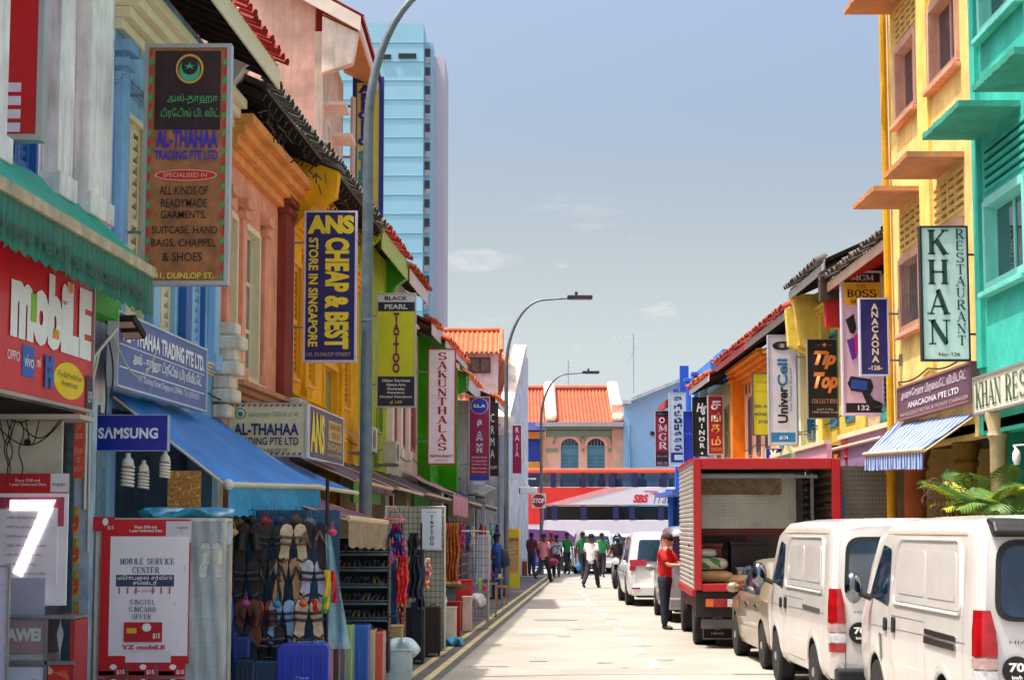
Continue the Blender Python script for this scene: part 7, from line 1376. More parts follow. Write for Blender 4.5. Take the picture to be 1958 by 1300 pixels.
# sandals ---------------------------------------------------------------
def sole_poly(s=1, flip=1): return [(flip * x * s, z * s) for x, z in ((-.030, -.13), (-.036, -.08), (-.030, -.01), (-.042, .06), (-.046, .10), (-.034, .14), (-.005, .155), (.025, .145), (.042, .11), (.040, .05), (.030, -.02), (.034, -.08), (.028, -.13), (0, -.145))]
SAND = {}
def sandals(label, c, rz, cols, style=0, s=1.0, group='pairs of sandals on the wire rack'):
    key = (cols, style)
    if key not in SAND:
        root = thing('sandals', label, 'sandals', c, rz, group); SAND[key] = root; br = lambda h_: tuple(min(.8, q * 1.7 + .01) for q in C(h_)); ma, mb_ = mat(br(cols[0]), .7, var=.25, sc=20), mat(br(cols[1]), .6, var=.2, sc=20)
        for k, (dx, fl, tilt) in enumerate(((-.055, 1, 6), (.055, -1, -6))):
            so_ = part('sole', MB().prism(sole_poly(1, fl), -.018, .012), ma, root, bevel=.004); so_.location = (dx, 0, 0); so_.rotation_euler = (0, R(tilt), 0)
            part('edge', MB().prism(sole_poly(1.03, fl), -.006, .02), BLACK, so_)
            g = MB()
            if style == 0: g.tube([(-.042, -.01, .0), (-.02, -.045, .05), (0, -.02, .10)], [.007, .009, .005], 6); g.tube([(.040, -.01, .0), (.02, -.045, .05), (0, -.02, .10)], [.007, .009, .005], 6)
            elif style == 1:
                for z in (.02, .065): g.tube([(-.045, -.01, z), (-.025, -.05, z), (.025, -.05, z), (.044, -.01, z)], [.010, .012, .012, .010], 6)
                g.tube([(-.035, -.01, -.08), (0, -.06, -.1), (.035, -.01, -.08)], .009, 5)
            else: g.grid(lambda a, b: (-.046 + .092 * a, -.012 - .05 * math.sin(PI * a), -.02 + .11 * b), 8, 3)
            part('strap', g, mb_, so_, smooth=True)
        root.scale = (s, s, s); return root
    o = copy_tree(SAND[key], c, rz, label); o.scale = (s, s, s); o['group'] = group; return o
YR = 19.55
gr_ = thing('wire_rack', 'black wire grid rack hung with sandals under the blue awning', 'rack', (0, 0, 0)); g = MB(); a, b = at(440, 975, YR), at(640, 1300, YR); z1, z0 = a.z, .15
for k in range(15): x = a.x + (b.x - a.x) * k / 14; g.box(x - .003, x + .003, YR + .05, YR + .056, z0, z1)
for k in range(24): zz = z0 + (z1 - z0) * k / 23; g.box(a.x, b.x, YR + .056, YR + .062, zz - .003, zz + .003)
part('grid', g, mat('#3a4a50', .4, .6), gr_); part('backing_sheet', MB().box(a.x - .02, b.x, YR + .4, YR + .42, z0, z1), mat('#28587c', .7, var=.5, sc=3), gr_); part('post', MB().tube([(b.x - .1, YR + .03, z0), (b.x - .1, YR + .03, 2.4)], .02, 8), BLACK, gr_)
rows = [(1045, [(478, '#2a1410', '#120a0a', 2), (520, '#1a1614', '#0e0c0c', 1), (561, '#b09a7c', '#4a3a30', 1), (600, '#16181e', '#5a3a28', 0)], ('top row')),
        (1112, [(472, '#1c1a1c', '#2a2428', 1), (512, '#241c1c', '#3a3a40', 0), (551, '#8c6a48', '#1a1210', 0), (601, '#a8a4b8', '#141828', 1)], ('middle row')),
        (1190, [(474, '#6a3a20', '#2a160e', 0), (506, '#8c3a1c', '#4a1c10', 2), (540, '#7a94b4', '#101828', 1), (590, '#b89a7c', '#2a2830', 1)], ('bottom row')),
        (1240, [(466, '#22242c', '#3a3a44', 0), (520, '#30242a', '#4a3a3a', 1)], 'lowest row')]
nm_ = {0: 'leftmost', 1: 'second', 2: 'third', 3: 'rightmost'}; dsc = {'#b09a7c': 'tan crossed-strap', '#8c6a48': 'brown flip-flop', '#a8a4b8': 'lilac-grey strapped', '#7a94b4': 'blue-grey strapped', '#6a3a20': 'brown leather', '#8c3a1c': 'rust-orange', '#b89a7c': 'beige strapped', '#2a1410': 'dark maroon', '#1a1614': 'black strapped', '#16181e': 'black flip-flop', '#1c1a1c': 'black crossed', '#241c1c': 'black thong', '#22242c': 'charcoal thong', '#30242a': 'dark plum'}
for v, it, rn in rows:
    for k, (u, c1, c2, st_) in enumerate(it): sandals('pair of %s sandals, %s in the %s of the rack' % (dsc[c1], nm_[k], rn), at(u, v, YR - .0), R(random.uniform(-16, 16)), (c1, c2), st_, random.uniform(1.45, 1.72))
sandals('pair of white spotted slippers inside the wrapped booth', at(404, 1072, 17.62), 0, ('#d8ccb8', '#c8b8a0'), 2, 1.15, 'slippers in the booth')
# hanging shoe tails, belts and ribbons
def strip(label, pts, w_, m, cat='garment', name='hanging_strap', group=None):
    pts = [Vector(p) for p in pts]; o = pts[0]; g = MB(); n = len(pts)
    g.grid(lambda a, b: (pts[min(int(b * (n - 1)), n - 2)].lerp(pts[min(int(b * (n - 1)), n - 2) + 1], b * (n - 1) - min(int(b * (n - 1)), n - 2)) - o) + Vector(((a - .5) * w_ * (1 + .2 * math.sin(b * 9)), .012 * math.sin(a * 6 + b * 8), 0)), 6, 24)
    so_ = solo(name, g, m, label, cat, group, o, smooth=True); sd = so_.modifiers.new('s', 'SOLIDIFY'); sd.thickness = .006; return so_
for (pl_, c_, w_, lb) in ((((626, 1090), (628, 1120), (622, 1165)), '#e8c020', .06, 'yellow rolled sock hanging at the rack end'), (((635, 1090), (640, 1130), (640, 1152)), '#c8182c', .05, 'red rolled sock hanging at the rack end'), (((621, 1140), (620, 1172)), '#2c9c3c', .05, 'green sock hanging low at the rack end'), (((600, 1145), (604, 1168)), '#c82c24', .05, 'red sock hanging low at the rack end'), (((440, 1140), (444, 1248)), '#1c58c0', .05, 'blue strap hanging beside the booth')):
    strip(lb, [at(u, v, 19.4) for u, v in pl_], w_, flat(c_))
g = MB(); a, b = at(622, 1020, 19.45), at(655, 1240, 19.45)
g.grid(lambda s_, t: (a.x + (.06 + .17 * t) * s_ + .05 * t, 19.45 + .02 * math.sin(s_ * 9 + t * 5), a.z + (b.z - a.z) * t), 10, 20); solo('plastic_sheet', g, mat('#a8dcec', .15, var=.3, sc=5, alpha=.45, spec=1), 'clear bluish plastic sheet hanging over the luggage', 'plastic sheet', smooth=True)
# shelves of shoes (second stall)
Y2 = 22.3; sh_ = thing('shoe_shelf', 'wire shoe shelves with turquoise liners beside the lamp post', 'shelf', (0, 0, 0)); a, b = at(636, 1045, Y2), at(742, 1250, Y2)
sandc = [('#4a3428', '#2a2420'), ('#2a2a34', '#4c4c58'), ('#7a5a40', '#28201c'), ('#4c5060', '#181c24')]; kx = 0
for r_, v in enumerate((1058, 1088, 1120, 1152, 1184, 1222)):
    zz = at(690, v, Y2).z; part('liner', MB().box(a.x, b.x, Y2 - .05, Y2 + .3, zz - .012, zz), mat('#3f8c9c', .6, var=.2), sh_); g = MB()
    for k in range(26): x = a.x + (b.x - a.x) * k / 25; g.box(x - .002, x + .002, Y2 - .06, Y2 - .055, zz - .02, zz + .03)
    g.box(a.x, b.x, Y2 - .062, Y2 - .056, zz + .026, zz + .032).box(a.x, b.x, Y2 - .062, Y2 - .056, zz - .02, zz - .014); part('wire_lip', g, STEEL, sh_)
    for k in range(6):
        o_ = sandals('pair of dark shoes, %s from the left on the %s turquoise wire shelf' % (('first', 'second', 'third', 'fourth', 'fifth', 'sixth')[k], ('top', 'second', 'third', 'fourth', 'fifth', 'lowest')[r_]), (a.x + .06 + k * .118, Y2 + .02, zz + .07), R(random.uniform(-25, 25)), sandc[(k + r_) % 4], (k + r_) % 3, .5, 'dark shoes on the turquoise wire shelves'); o_.rotation_euler = (R(-60), 0, R(random.uniform(-20, 20)))
part('upright', MB().box(a.x - .01, a.x + .01, Y2 - .06, Y2 + .3, .15, a.z + .1).box(b.x - .01, b.x + .01, Y2 - .06, Y2 + .3, .15, a.z + .1).box(a.x + .011, b.x - .011, Y2 + .29, Y2 + .30, .15, a.z + .1), mat('#20242a', .6), sh_)
# garments
def garment(label, u0, v0, u1, v1, Y, m, kind='robe', folds=5, group=None, name='hanging_garment', amp=.03, rz=0):
    a, b = at(u0, v0, Y), at(u1, v1, Y); W, H = b.x - a.x, a.z - b.z; g = MB()
    def f(s_, t):
        wd = {'robe': .55 + .45 * min(1, t * 2.2), 'shawl': .8 + .2 * math.sin(PI * t), 'shirt': 1.0 if t < .3 else .72, 'bunch': .35 + .65 * t ** .7}[kind]
        return ((s_ - .5) * W * wd + .012 * math.sin(t * 11 + s_ * 3), amp * math.sin(s_ * folds * 2 * PI + t * 3) * (.4 + .6 * t) - .02, -H * t - .03 * abs(math.sin(s_ * folds * PI)) * t)
    g.grid(f, 36, 18); o_ = solo(name, g, m, label, 'garment', group, ((a.x + b.x) / 2, Y, a.z), rz, smooth=True); sd = o_.modifiers.new('s', 'SOLIDIFY'); sd.thickness = .008; return o_
garment('purple and orange patterned scarf bunch at the awning corner', 738, 1000, 776, 1060, 24.2, patterned(('#5a1c8c', '#e87818', '#2a8cc0', '#c81c50', '#3a1460'), 14), 'bunch'); garment('hot pink scarf slung over the hangers', 732, 1045, 752, 1072, 24.1, flat('#e0207c'), 'bunch', 2)
garment('bright red patterned dress hanging at the stall corner', 758, 1064, 780, 1150, 24.3, patterned(('#d81420', '#c8101c', '#e8604a', '#e01828'), 30), 'shawl', 3); garment('blue denim-coloured dress beside the red one', 742, 1070, 762, 1190, 24.4, patterned(('#2a4c8c', '#1c3468', '#4a78b8', '#1c2444'), 10, 'noise', (6, 6, 1)), 'robe', 4)
garment('yellow rolled garment hanging from the pink clips', 712, 1066, 726, 1124, 24.0, flat('#f0a818'), 'shawl', 2); garment('red rolled garment hanging from the pink clips', 726, 1062, 742, 1118, 24.05, flat('#d01820'), 'shawl', 2); garment('blue rolled garment between yellow and red', 720, 1068, 736, 1116, 24.15, flat('#2c3c9c'), 'shawl', 2)
garment('small red paisley skirt hanging low', 754, 1145, 772, 1185, 24.5, patterned(('#8c2018', '#d89a3c', '#c0301c', '#4a1410'), 30), 'robe', 3)
ck = thing('peg_hanger', 'red plastic clip hanger holding scarves at the plum awning corner', 'hanger', at(752, 995, 24.2)); part('ring', MB().lathe([(.14, 0), (.15, .02), (.14, .03)], n=18), flat('#e0506a'), ck); part('cords', MB().tube([(-.13, 0, .02), (0, 0, .2), (.13, 0, .02)], .006, 5).tube([(0, 0, .2), (0, 0, .35)], .006, 5), flat('#e88aa0'), ck)
garment('black bag-shaped top hanging inside the dark frame', 780, 1018, 802, 1060, 25.0, flat('#101218'), 'shawl', 2); garment('navy sleeveless top below the black one', 778, 1060, 806, 1140, 25.1, flat('#141c38'), 'robe', 3); garment('tall dark navy coat at the rack edge', 796, 1050, 812, 1160, 25.3, flat('#18204c'), 'shawl', 2)
garment('bright floral cloth roll hanging below the tattoo poster', 806, 1066, 824, 1120, 26.5, patterned(('#e82c2c', '#f0c820', '#e87828', '#3c7cc8', '#d8284c', '#e8e0c8'), 26), 'shawl', 2)
garment('orange and brown scarves cascading in a bunch behind the white grid', 846, 1000, 878, 1110, 31, patterned(('#e0641c', '#7a3c1c', '#c83c14', '#2a1c14', '#d89a2c'), 9, 'noise', (5, 5, 1.2)), 'shawl', 5, amp=.06); garment('dark narrow scarf beside the orange cascade', 840, 1000, 850, 1100, 30.9, patterned(('#3a1c3c', '#7a3c1c'), 9), 'shawl', 2)
df = thing('clothes_frame', 'dark metal clothes frame right of the lamp post', 'rack', (0, 0, 0)); a, b = at(768, 1000, 25.2), at(806, 1000, 25.2); part('rails', MB().tube([(a.x, 25.2, .1), (a.x, 25.2, a.z), (b.x, 25.2, a.z), (b.x, 25.2, .1)], .014, 6), BLACK, df)
# white wire grid panel with TATTOO poster
Yg = 27.5; wg = thing('wire_grid_panel', 'tall white wire grid panel carrying the tattoo poster', 'panel', (0, 0, 0)); a, b = at(738, 968, Yg), at(850, 1150, Yg); g = MB()
for k in range(14): x = a.x + (b.x - a.x) * k / 13; g.box(x - .004, x + .004, Yg, Yg + .006, .1, a.z)
for k in range(26): zz = .1 + (a.z - .1) * k / 25; g.box(a.x, b.x, Yg + .006, Yg + .012, zz - .004, zz + .004)
part('wires', g, mat('#4a504c', .5, .3), wg); part('frame', MB().tube([(a.x, Yg, .1), (a.x, Yg, a.z), (b.x, Yg, a.z), (b.x, Yg, .1)], .018, 8), paint('#c8c8bc'), wg); part('backing', MB().box(a.x, b.x, Yg + .03, Yg + .04, .1, a.z), mat('#b8b4a0', .7, var=.15, sc=2, dirt=.3), wg)
t_ = Sign('poster', 'white poster with upright tattoo lettering on the wire grid', BL(Yg - .03), 805, 972, 845, 1052, .01, flat('#c8cede'), None, 0, cat='poster'); t_.t('TATTOO', .42, .12, .62, .84, flat('#22242c'), vert=True, bold=.03, ser=False); t_.t('welcome', .25, .9, .75, .94, flat('#5a607c')); t_.t('Black Pearl Studio', .12, .02, .9, .05, flat('#5a607c'))
# suitcases
def suitcase(label, u0, v0, u1, v1, Y, col, depth=.24, rz=0, ribs=4, hard=True, group='suitcases standing at the left stalls', z0=None):
    a, b = at(u0, v0, Y), at(u1, v1, Y); W = (b.x - a.x); H = a.z - (z0 if z0 is not None else b.z); zb_ = a.z - H
    s_ = thing('suitcase', label, 'suitcase', ((a.x + b.x) / 2, Y, zb_), rz, group); m = mat(col, .3 if hard else .8, var=.08, sc=4, coat=.3 if hard else 0)
    o = rpoly([(-W / 2, .04), (-W / 2, H), (W / 2, H), (W / 2, .04)], min(W, H) * .16, 6); part('shell', MB().prism(o, 0, depth * .48), m, s_, bevel=.012); part('shell', MB().prism(o, depth * .52, depth), m, s_, bevel=.012)
    oz = [(x * .985, .04 + (z - .04) * .985 + .004) for x, z in o]; part('zip', MB().prism(oz, depth * .481, depth * .519), BLACK, s_)
    if ribs:
        for k in range(ribs): x = -W * .36 + W * .72 * k / max(1, ribs - 1); part('rib', MB().box(x - .01, x + .01, -.006, .004, .12, H - .08), m, s_, bevel=.004)
    part('handle', MB().tube([(-W * .16, depth / 2, H), (-W * .14, depth / 2, H + .03), (W * .14, depth / 2, H + .03), (W * .16, depth / 2, H)], .01, 6), BLACK, s_)
    for x in (-W * .38, W * .38):
        for y in (.04, depth - .04): part('wheel', MB().lathe([(.022, -.012), (.024, 0), (.022, .012)], (x, y, .024), 12, Matrix.Rotation(R(90), 3, 'Y')), BLACK, s_)
    return s_
SZ = .02
sc1 = suitcase('large royal blue hard suitcase with ribbed front facing the camera', 529, 1230, 628, 1330, 18.9, '#1430b0', .24, 0, 5, z0=SZ); fit(tmesh('✈ blue star', .02), -.07, .32, .07, .36, -.012, 0, flat('#9fb0e0'), sc1)
for k, (u, v, c_, lb, Y) in enumerate(((620, 1226, '#5a78b0', 'steel blue suitcase behind the royal blue one', 19.2), (634, 1228, '#b04a5c', 'rose red suitcase, third in the row', 19.45), (648, 1230, '#4a4048', 'charcoal suitcase, fourth in the row', 19.7), (660, 1228, '#6a6470', 'grey suitcase at the end of the near row', 19.95))):
    s_ = suitcase(lb, u - 56, v, u, 1330, Y, c_, .22, 0, 3, z0=SZ)
suitcase('tall royal blue suitcase standing edge-on under the shoe shelves', 668, 1195, 704, 1310, 21.0, '#1c58b8', .45, 0, 3, z0=SZ); suitcase('beige narrow suitcase beside the tall blue one', 700, 1205, 716, 1310, 21.2, '#c0a888', .5, 0, 0, z0=SZ); suitcase('orange-red narrow suitcase at the outer end of the near row', 712, 1208, 732, 1310, 21.3, '#c85038', .5, 0, 0, z0=SZ)
suitcase('pale green suitcase edge behind the plastic sheet', 658, 1196, 672, 1300, 20.6, '#9cb86c', .4, 0, 0, z0=SZ)
suitcase('small navy case with white stripes below the sandals', 448, 1262, 486, 1330, 19.0, '#22344c', .25, 0, 4, z0=SZ); suitcase('teal case with white lettering below the sandals', 482, 1264, 540, 1330, 19.05, '#14425c', .25, 0, 2, z0=SZ)
suitcase('dark navy tall suitcase with silver edge near the kerb', 786, 1150, 810, 1256, 25.6, '#141c30', .5, 0, 0, False, z0=SZ); suitcase('dark brown suitcase with piping near the kerb', 812, 1160, 842, 1236, 27.0, '#2c1c20', .4, 0, 2, False, z0=SZ); suitcase('patterned brown case behind the navy one', 776, 1160, 792, 1250, 25.9, '#4a3430', .4, 0, 0, False, z0=SZ)
sheet_bag('heap of whitish translucent plastic sheeting by the kerb', (at(768, 1262, 22.9).x, 22.9, .25), (.22, .2, .14), mat('#c8dce0', .25, var=.3, sc=5, alpha=.75, spec=.9), seed=3, name='plastic_sheet', cat='plastic sheet'); sheet_bag('blue plastic bag lying on the road edge', (at(868, 1218, 29.5).x, 29.5, .02), (.14, .12, .06), mat('#3c9ac8', .3, var=.3), seed=8)
def crate(label, u0, v0, u1, v1, Y, col, z0=SZ, dp=.35, m=None, cat='box'):
    a, b = at(u0, v0, Y), at(u1, v1, Y); W = b.x - a.x; c_ = thing('box', label, cat, ((a.x + b.x) / 2, Y, z0 if z0 is not None else b.z)); H = a.z - c_.location.z
    part('shell', MB().box(-W / 2, W / 2, 0, dp, 0, H - .02), m or mat(col, .6, var=.15, sc=5), c_, bevel=.008); part('lid', MB().box(-W / 2 - .012, W / 2 + .012, -.012, dp + .012, H - .03, H), m or mat(col, .6, var=.15, sc=5), c_, bevel=.006)
crate('frosted white plastic tub under the sheeting at the kerb', 738, 1240, 786, 1300, 22.7, '#c0ccd0'); crate('wooden box on the plastic tub', 742, 1196, 768, 1222, 23.2, '#b08a58', z0=.5); crate('white bin lined with blue floral bag', 806, 1165, 850, 1226, 28.4, '#d8d4cc')
cu_ = sheet_bag('blue and white tie-dye cushion bag on the white bin', at(828, 1166, 28.3), (.22, .14, .15), patterned(('#c8d4e8', '#3c64b0', '#8ca8d8', '#e8e8f0'), 8, 'noise'), name='cushion', cat='cushion', seed=12)
crate('low red cardboard box beside the white grid', 850, 1150, 880, 1195, 31.5, '#b01c18'); crate('open red display box with cream rim at the stall', 872, 1108, 902, 1170, 34, '#c02420'); crate('white carton in front of the red display box', 852, 1160, 872, 1190, 31.0, '#d8cabc'); crate('pink and white carton below the display box', 884, 1140, 902, 1180, 33.5, '#d8b8b0')
sheet_bag('crumpled white bag beside the display boxes', at(914, 1160, 35.5), (.14, .14, .13), mat('#d4d4dc', .4, var=.2), seed=20); solo('tray', MB().lathe([(.2, 0), (.24, .04), (.23, .05), (.19, .015)], n=20), flat('#1c3a1c'), 'dark green oval tray of goods on the red box', 'tray', loc=at(866, 1124, 31.4))
for k, (u, v, c_) in enumerate(((857, 1119, '#e8b020'), (866, 1116, '#e0d8c8'), (875, 1119, '#d8885c'))): solo('bundle', MB().ell((0, 0, .05), (.07, .07, .06), 12), flat(c_), ('yellow', 'cream', 'tan')[k] + ' bundle on the dark green tray', 'bundle', 'bundles on the tray', at(u, v + 3, 31.4), smooth=True)
# farther left frontage: white shutters/cabinet behind grids, tables
wgr = thing('wire_cage', 'grey wire cage stand beside the man in blue', 'rack', (0, 0, 0)); Yc = 37.0; a, b = at(884, 1015, Yc), at(934, 1180, Yc); g = MB()
for k in range(9): x = a.x + (b.x - a.x) * k / 8; g.box(x - .005, x + .005, Yc, Yc + .008, .03, a.z)
for k in range(14): zz = .05 + (a.z - .05) * k / 13; g.box(a.x, b.x, Yc + .008, Yc + .016, zz - .005, zz + .005)
part('wires', g, mat('#5a6468', .5, .4), wgr); part('frame', MB().tube([(b.x, Yc, .03), (b.x, Yc, a.z), (a.x, Yc, a.z)], .02, 8), paint('#b8b4a8'), wgr)
solo('cloth_panel', MB().grid(lambda a_, b_: (.28 * a_, .01 * math.sin(a_ * 12), -.9 * b_), 10, 6), mat('#b8bcd0', .8, var=.2), 'pale lilac cloth hung behind the wire cage', 'cloth', loc=at(912, 1022, 37.3), smooth=True)
solo('stool', MB().box(-.14, .14, -.14, .14, .42, .46).box(-.13, -.1, -.13, -.1, 0, .42).box(.1, .13, -.13, -.1, 0, .42).box(-.13, -.1, .1, .13, 0, .42).box(.1, .13, .1, .13, 0, .42), mat('#c07c34', .6, var=.2), 'small orange wooden stool by the man in blue', 'stool', loc=(at(960, 1146, 45.5).x, 45.5, .01))
yb = Sign('banner_stand', 'tall yellow and brown price banner standing at the left kerb', BL(51.5), 962, 1010, 994, 1124, .03, flat('#c8a050'), flat('#e0c020'), .04, cat='banner')
yb.rect(.05, .86, .95, .98, flat('#d8b020')); yb.t('PRIYA BIRYANI', .1, .78, .9, .84, flat('#5a2c4c'), bold=.03); yb.rect(.1, .55, .9, .76, flat('#a88458')); yb.rect(.1, .28, .9, .52, flat('#b08a60')); yb.rect(.1, .03, .9, .25, flat('#c8c428'))
yb.t('FRUIT JUICE\nLUNCH SET\nDINNER', .15, .58, .85, .73, flat('#e8d0a0'))
# low walls/cabinets filling the five-foot way
rq = random.Random(9)
cols_ = ['#8c8478', '#6a5a4c', '#a89a84', '#5c6a70', '#7c3a34', '#9c9c94']
for k in range(13):
    Y = 30 + k * 3.0; c_ = thing('stall_cabinet', 'x', 'cabinet', AP(Y, .35, .15), LROT, 'stall cabinets along the left five-foot way'); hh = rq.uniform(1.0, 1.9); ww = rq.uniform(1.6, 2.4)
    c_['label'] = '%s stall cabinet in the left five-foot way %s' % (('grey', 'brown', 'tan', 'slate', 'red', 'pale')[k % 6], ('at the start of the yellow house', 'below the yellow shutters', 'at the far end of the yellow house', 'below the lime house', 'at the far end of the lime house', 'below the pink-trimmed house', 'at the narrow cream house', 'where the bright green house begins', 'below the bright green house', 'where the dark green house begins', 'below the dark green house', 'where the white house begins', 'below the white house')[k])
    part('carcass', MB().box(0, ww, -.05, .4, 0, hh), mat(cols_[k % 6], .7, var=.25, sc=2, dirt=.3), c_, bevel=.01)
    for j in range(4): part('shelf', MB().box(.05, ww - .05, -.09, -.051, hh * (.15 + .2 * j), hh * (.15 + .2 * j) + .03), paint('#b8b0a0'), c_)
# right side plants
def frond(root, base, az, L, droop, m, n=11):
    g = MB(); pts = [base + Vector((math.cos(az) * L * t * (1 - .15 * t), math.sin(az) * L * t * (1 - .15 * t), L * (1.0 * t - droop * t * t))) for t in [i / 12 for i in range(13)]]
    g.tube(pts, [.008 * (1 - .8 * i / 12) for i in range(13)], 4)
    for i in range(2, 13):
        p_ = pts[i]; d = (pts[min(i + 1, 12)] - pts[i - 1]).normalized(); sd = d.cross(Vector((0, 0, 1))).normalized()
        for s_ in (-1, 1):
            for q in (0, .5):
                ll = L * .34 * math.sin(PI * (i + q) / 13.5) + .04; b0 = p_ + d * q * L / 12; tip = b0 + (sd * s_ * .72 + d * .6 + Vector((0, 0, -.28))) * ll; wv = d * .016
                g.add([b0 - wv * .6, b0 + wv * .6, b0.lerp(tip, .5) + wv + Vector((0, 0, .02)), tip, b0.lerp(tip, .5) - wv + Vector((0, 0, .02))], [(0, 1, 2, 3, 4)])
    part('frond', g, m, root)
gm1 = mat((.42, .44, .04), .5, var=.3, sc=3); gm2 = mat((.11, .22, .03), .5, var=.3, sc=3)
for k, (u, Y, lb, hz, mm, nf, L) in enumerate(((1885, 22.3, 'yellow-green areca palm with arching fronds behind the vans', 2.05, gm1, 11, .85), (1930, 21.4, 'bushy green potted palm at the right edge', 2.05, gm2, 14, .85), (1880, 23.0, 'darker green palm between the two brighter ones', 2.25, gm2, 8, .9))):
    x = vx(u, Y); t_ = thing('potted_palm', lb, 'palm', (x, Y, 0), 0, 'potted palms in front of the right shops'); part('pot', MB().lathe([(.2, .0), (.28, .42), (.3, .45), (.26, .45), (.25, .38)], n=18), mat('#8c4a2c', .8, var=.2), t_, smooth=35); part('soil', MB().lathe([(.25, .38), (.02, .4)], n=12), DARKIN, t_)
    for j in range(4): part('stem', MB().tube([(.05 * math.cos(j * 1.6), .05 * math.sin(j * 1.6), .38), (.1 * math.cos(j * 1.6), .1 * math.sin(j * 1.6), hz * .9)], [.022, .014], 6), mat('#7a8a3c', .6), t_)
    for j in range(nf): frond(t_, Vector((.07 * math.cos(j * 2.4), .07 * math.sin(j * 2.4), hz * .92)), j * 2.4 + (2.6 if k == 0 else 0), L * rq.uniform(.75, 1.05), rq.uniform(.35, .75), mm)
tr_ = thing('ixora_shrub', 'dark twiggy shrub with brownish curls beside the palm', 'shrub', (vx(1815, 22.6), 22.6, 0)); g = MB()
for k in range(40):
    c_ = Vector((rq.uniform(-.3, .3), rq.uniform(-.2, .2), rq.uniform(2.0, 2.45))); g.tube([c_ + Vector((.07 * math.cos(t * .9), rq.uniform(-.01, .01), .07 * math.sin(t * .9))) for t in range(6)], .008, 4)
part('twigs', g, mat('#6a4440', .8, var=.3), tr_); part('stem', MB().tube([(0, 0, .1), (.03, 0, 2.3)], [.03, .015], 6), WOODD, tr_); part('pot', MB().lathe([(.18, 0), (.24, .36), (.2, .36)], n=16), mat('#5a4a40', .8), tr_)
# shopfront clutter seen over the vans on the right
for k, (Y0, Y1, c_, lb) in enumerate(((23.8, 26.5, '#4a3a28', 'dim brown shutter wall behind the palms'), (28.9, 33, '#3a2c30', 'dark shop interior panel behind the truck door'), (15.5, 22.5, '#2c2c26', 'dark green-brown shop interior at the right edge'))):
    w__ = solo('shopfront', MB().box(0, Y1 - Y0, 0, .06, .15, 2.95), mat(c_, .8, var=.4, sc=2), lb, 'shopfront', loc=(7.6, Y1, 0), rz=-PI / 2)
lp = thing('wall_lamp', 'white double bulb lamp hanging at the right edge', 'lamp', at(1944, 875, 21.0)); part('bulb', MB().lathe([(.02, .1), (.045, .06), (.05, -.02), (.03, -.08)], n=14), mat('#e8e4dc', .3), lp, smooth=True); part('arm', MB().tube([(0, 0, .1), (-.02, .05, .14), (.25, .1, .16)], .012, 5), WHITE, lp)
# ---------------------------------------------------------------- more goods crowding the left stalls
rg = random.Random(21)
gcol = [('crimson', ('#b8141c', '#d8402c', '#7a1018')), ('saffron', ('#e08a14', '#f0b43c', '#b05a10')), ('turquoise', ('#1c9ca8', '#5cc8c8', '#146878')), ('violet', ('#6a2a9c', '#9c5cc8', '#3c1460')), ('leaf green', ('#2c8c3c', '#74b83c', '#1c5c28')), ('magenta', ('#c81c6c', '#e05c98', '#801048')), ('indigo', ('#24307c', '#4c64b8', '#141c4c')), ('cream', ('#d8cca8', '#eee4c8', '#b89c68'))]
spots = [(700, 1018, 23.6), (712, 1022, 23.9), (787, 998, 28.6), (858, 990, 33), (868, 994, 34), (884, 1000, 37.6), (896, 1004, 40), (905, 1008, 43), (920, 1000, 47), (928, 1004, 50), (938, 1000, 54), (950, 1002, 58)]
for k, (u, v, Y) in enumerate(spots):
    nm1, cs = gcol[k % 8]; hh = rg.uniform(55, 95) * 24 / Y * 1.0
    garment('%s scarf in a row of hanging cloth on the left, %s' % (nm1, ('beside the lamp post', 'second past the lamp post', 'behind the wire grid', 'near the orange scarves', 'after the orange scarves', 'at the wire cage', 'past the wire cage', 'before the pink awning', 'under the pink awning', 'behind the yellow banner', 'near the second lamp post', 'beyond the second lamp post')[k]), u - rg.uniform(5, 8) * 30 / Y, v, u + rg.uniform(5, 8) * 30 / Y, v + hh, Y, patterned(cs, rg.choice((12, 20, 30))), rg.choice(('shawl', 'robe', 'bunch')), 3, group='cloth hanging along the left stalls')
bn = ('small tan handbag', 'black handbag', 'red handbag', 'navy pouch', 'brown satchel', 'grey pouch')
for k, (u, v, Y, c_) in enumerate(((455, 988, 19.7, '#a87c4c'), (482, 985, 19.8, '#1c1a20'), (508, 987, 19.75, '#a01c24'), (536, 986, 19.8, '#20305c'), (566, 984, 19.85, '#6a4024'), (592, 988, 19.9, '#6c7078'))):
    bag('%s hanging in the top row under the blue awning fringe' % bn[k], at(u, v, Y), (.065, .04, .07), c_)
rows2 = [('folded cloth bundle on the stall table', 34.5, 905, 1128), ('plastic basket of small goods on the pavement stall', 39.5, 925, 1120), ('stack of boxed toys at the stall edge', 43.5, 938, 1112)]
for k, (lb, Y, u, v) in enumerate(rows2):
    p = at(u, v, Y); c_ = thing('basket', lb, 'basket', (p.x, Y, .02), 0); part('table', MB().box(-.3, .3, -.2, .2, .66, .7).box(-.28, -.24, -.18, -.14, 0, .66).box(.24, .28, -.18, -.14, 0, .66).box(-.28, -.24, .14, .18, 0, .66).box(.24, .28, .14, .18, 0, .66), mat('#8c8478', .7), c_)
    for j in range(6): part('item', MB().box(-.26 + j * .088, -.19 + j * .088, -.14, .12, .701, .76 + rg.uniform(0, .16)), flat(gcol[(j + k) % 8][1][rg.randint(0, 2)]), c_, bevel=.008)
def wire(label, pts, sag, r_=.012, m=None):
    P_ = []
    for a, b in zip(pts, pts[1:]): P_ += [a.lerp(b, t / 10) - Vector((0, 0, sag * math.sin(PI * t / 10))) for t in range(10)]
    P_.append(pts[-1]); solo('facade_cable', MB().tube(P_, r_, 5), m or cbm, label, 'cable', smooth=True)
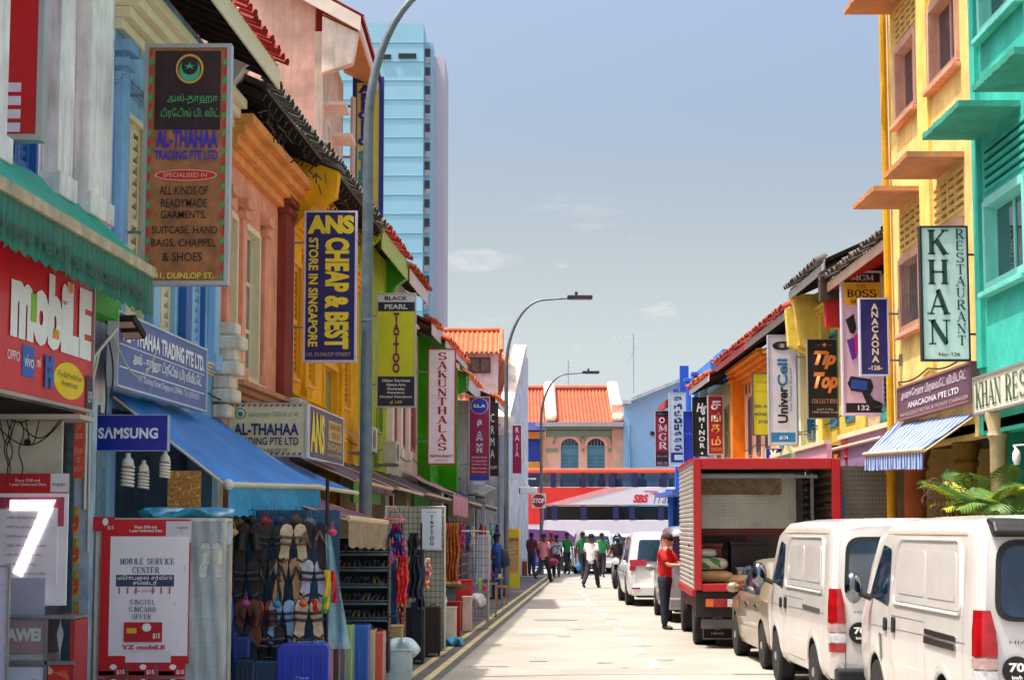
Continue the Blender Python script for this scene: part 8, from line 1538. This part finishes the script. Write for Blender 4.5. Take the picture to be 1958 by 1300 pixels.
wire('black cable looping along the left shopfronts under the upper windows', [AP(19 + 3.2 * k, .12, 3.62 + .05 * (k % 2)) for k in range(15)], .10)
wire('pale cable sagging along the orange and yellow shophouses', [AP(24.6 + 2.1 * k, .16, 3.8 - .03 * (k % 3)) for k in range(8)], .07, m=mat('#b8b0a0', .7))
wire('dark cable clipped along the right shophouses above the boards', [Vector((6.66 if Y > 29 else 5.93, Y, 4.1 + .04 * (i % 2))) for i, Y in enumerate((24, 26, 28, 31, 34, 37, 40, 43, 46, 50, 53))], .06)
for k, (Y, zz) in enumerate(((28.2, 3.35), (36.9, 3.4), (41, 3.3))):
    ac = thing('air_conditioner', 'cream air-conditioner box on the left facade, ' + ('under the orange house', 'at the yellow house', 'at the lime house')[k], 'air conditioner', AP(Y, .2, zz), LROT); part('case', MB().box(-.38, .38, -.3, .0, 0, .5), mat('#cfc9bb', .6, var=.15, dirt=.5), ac, bevel=.015); part('fan_guard', MB().lathe([(.19, 0), (.2, .012), (.17, .014)], (-.1, -.3, .25), 20, Matrix.Rotation(R(90), 3, 'X')), mat('#6a665e', .6), ac); part('bracket', MB().box(-.3, -.26, -.28, .2, -.05, 0).box(.26, .3, -.28, .2, -.05, 0), STEEL, ac)
# more suitcases in the near row and loose goods round them
for k, (u0, v0, u1, Y, c_, lb) in enumerate(((444, 1218, 476, 19.25, '#2a3c80', 'indigo cabin case half behind the lowest sandals'), (640, 1212, 656, 20.3, '#1c4ca0', 'cobalt blue case edge behind the near row'), (742, 1176, 760, 24.2, '#28304c', 'slate case standing below the denim dress'))):
    suitcase(lb, u0, v0, u1, 1300, Y, c_, .4, 0, 2, z0=SZ)
for k, (u, v, c_, lb) in enumerate(((447, 1010, '#c8a03c', 'mustard cap clipped high on the rack edge'), (636, 1010, '#c83c5c', 'pink cap clipped at the outer rack edge'), (470, 1146, '#b04c8c', 'mauve pouch between the sandal rows'), (530, 1148, '#3c8cb0', 'sky blue pouch between the sandal rows'), (580, 1146, '#c85c2c', 'orange pouch between the sandal rows'))):
    bag(lb, at(u, v, 19.42), (.045, .03, .04), c_)
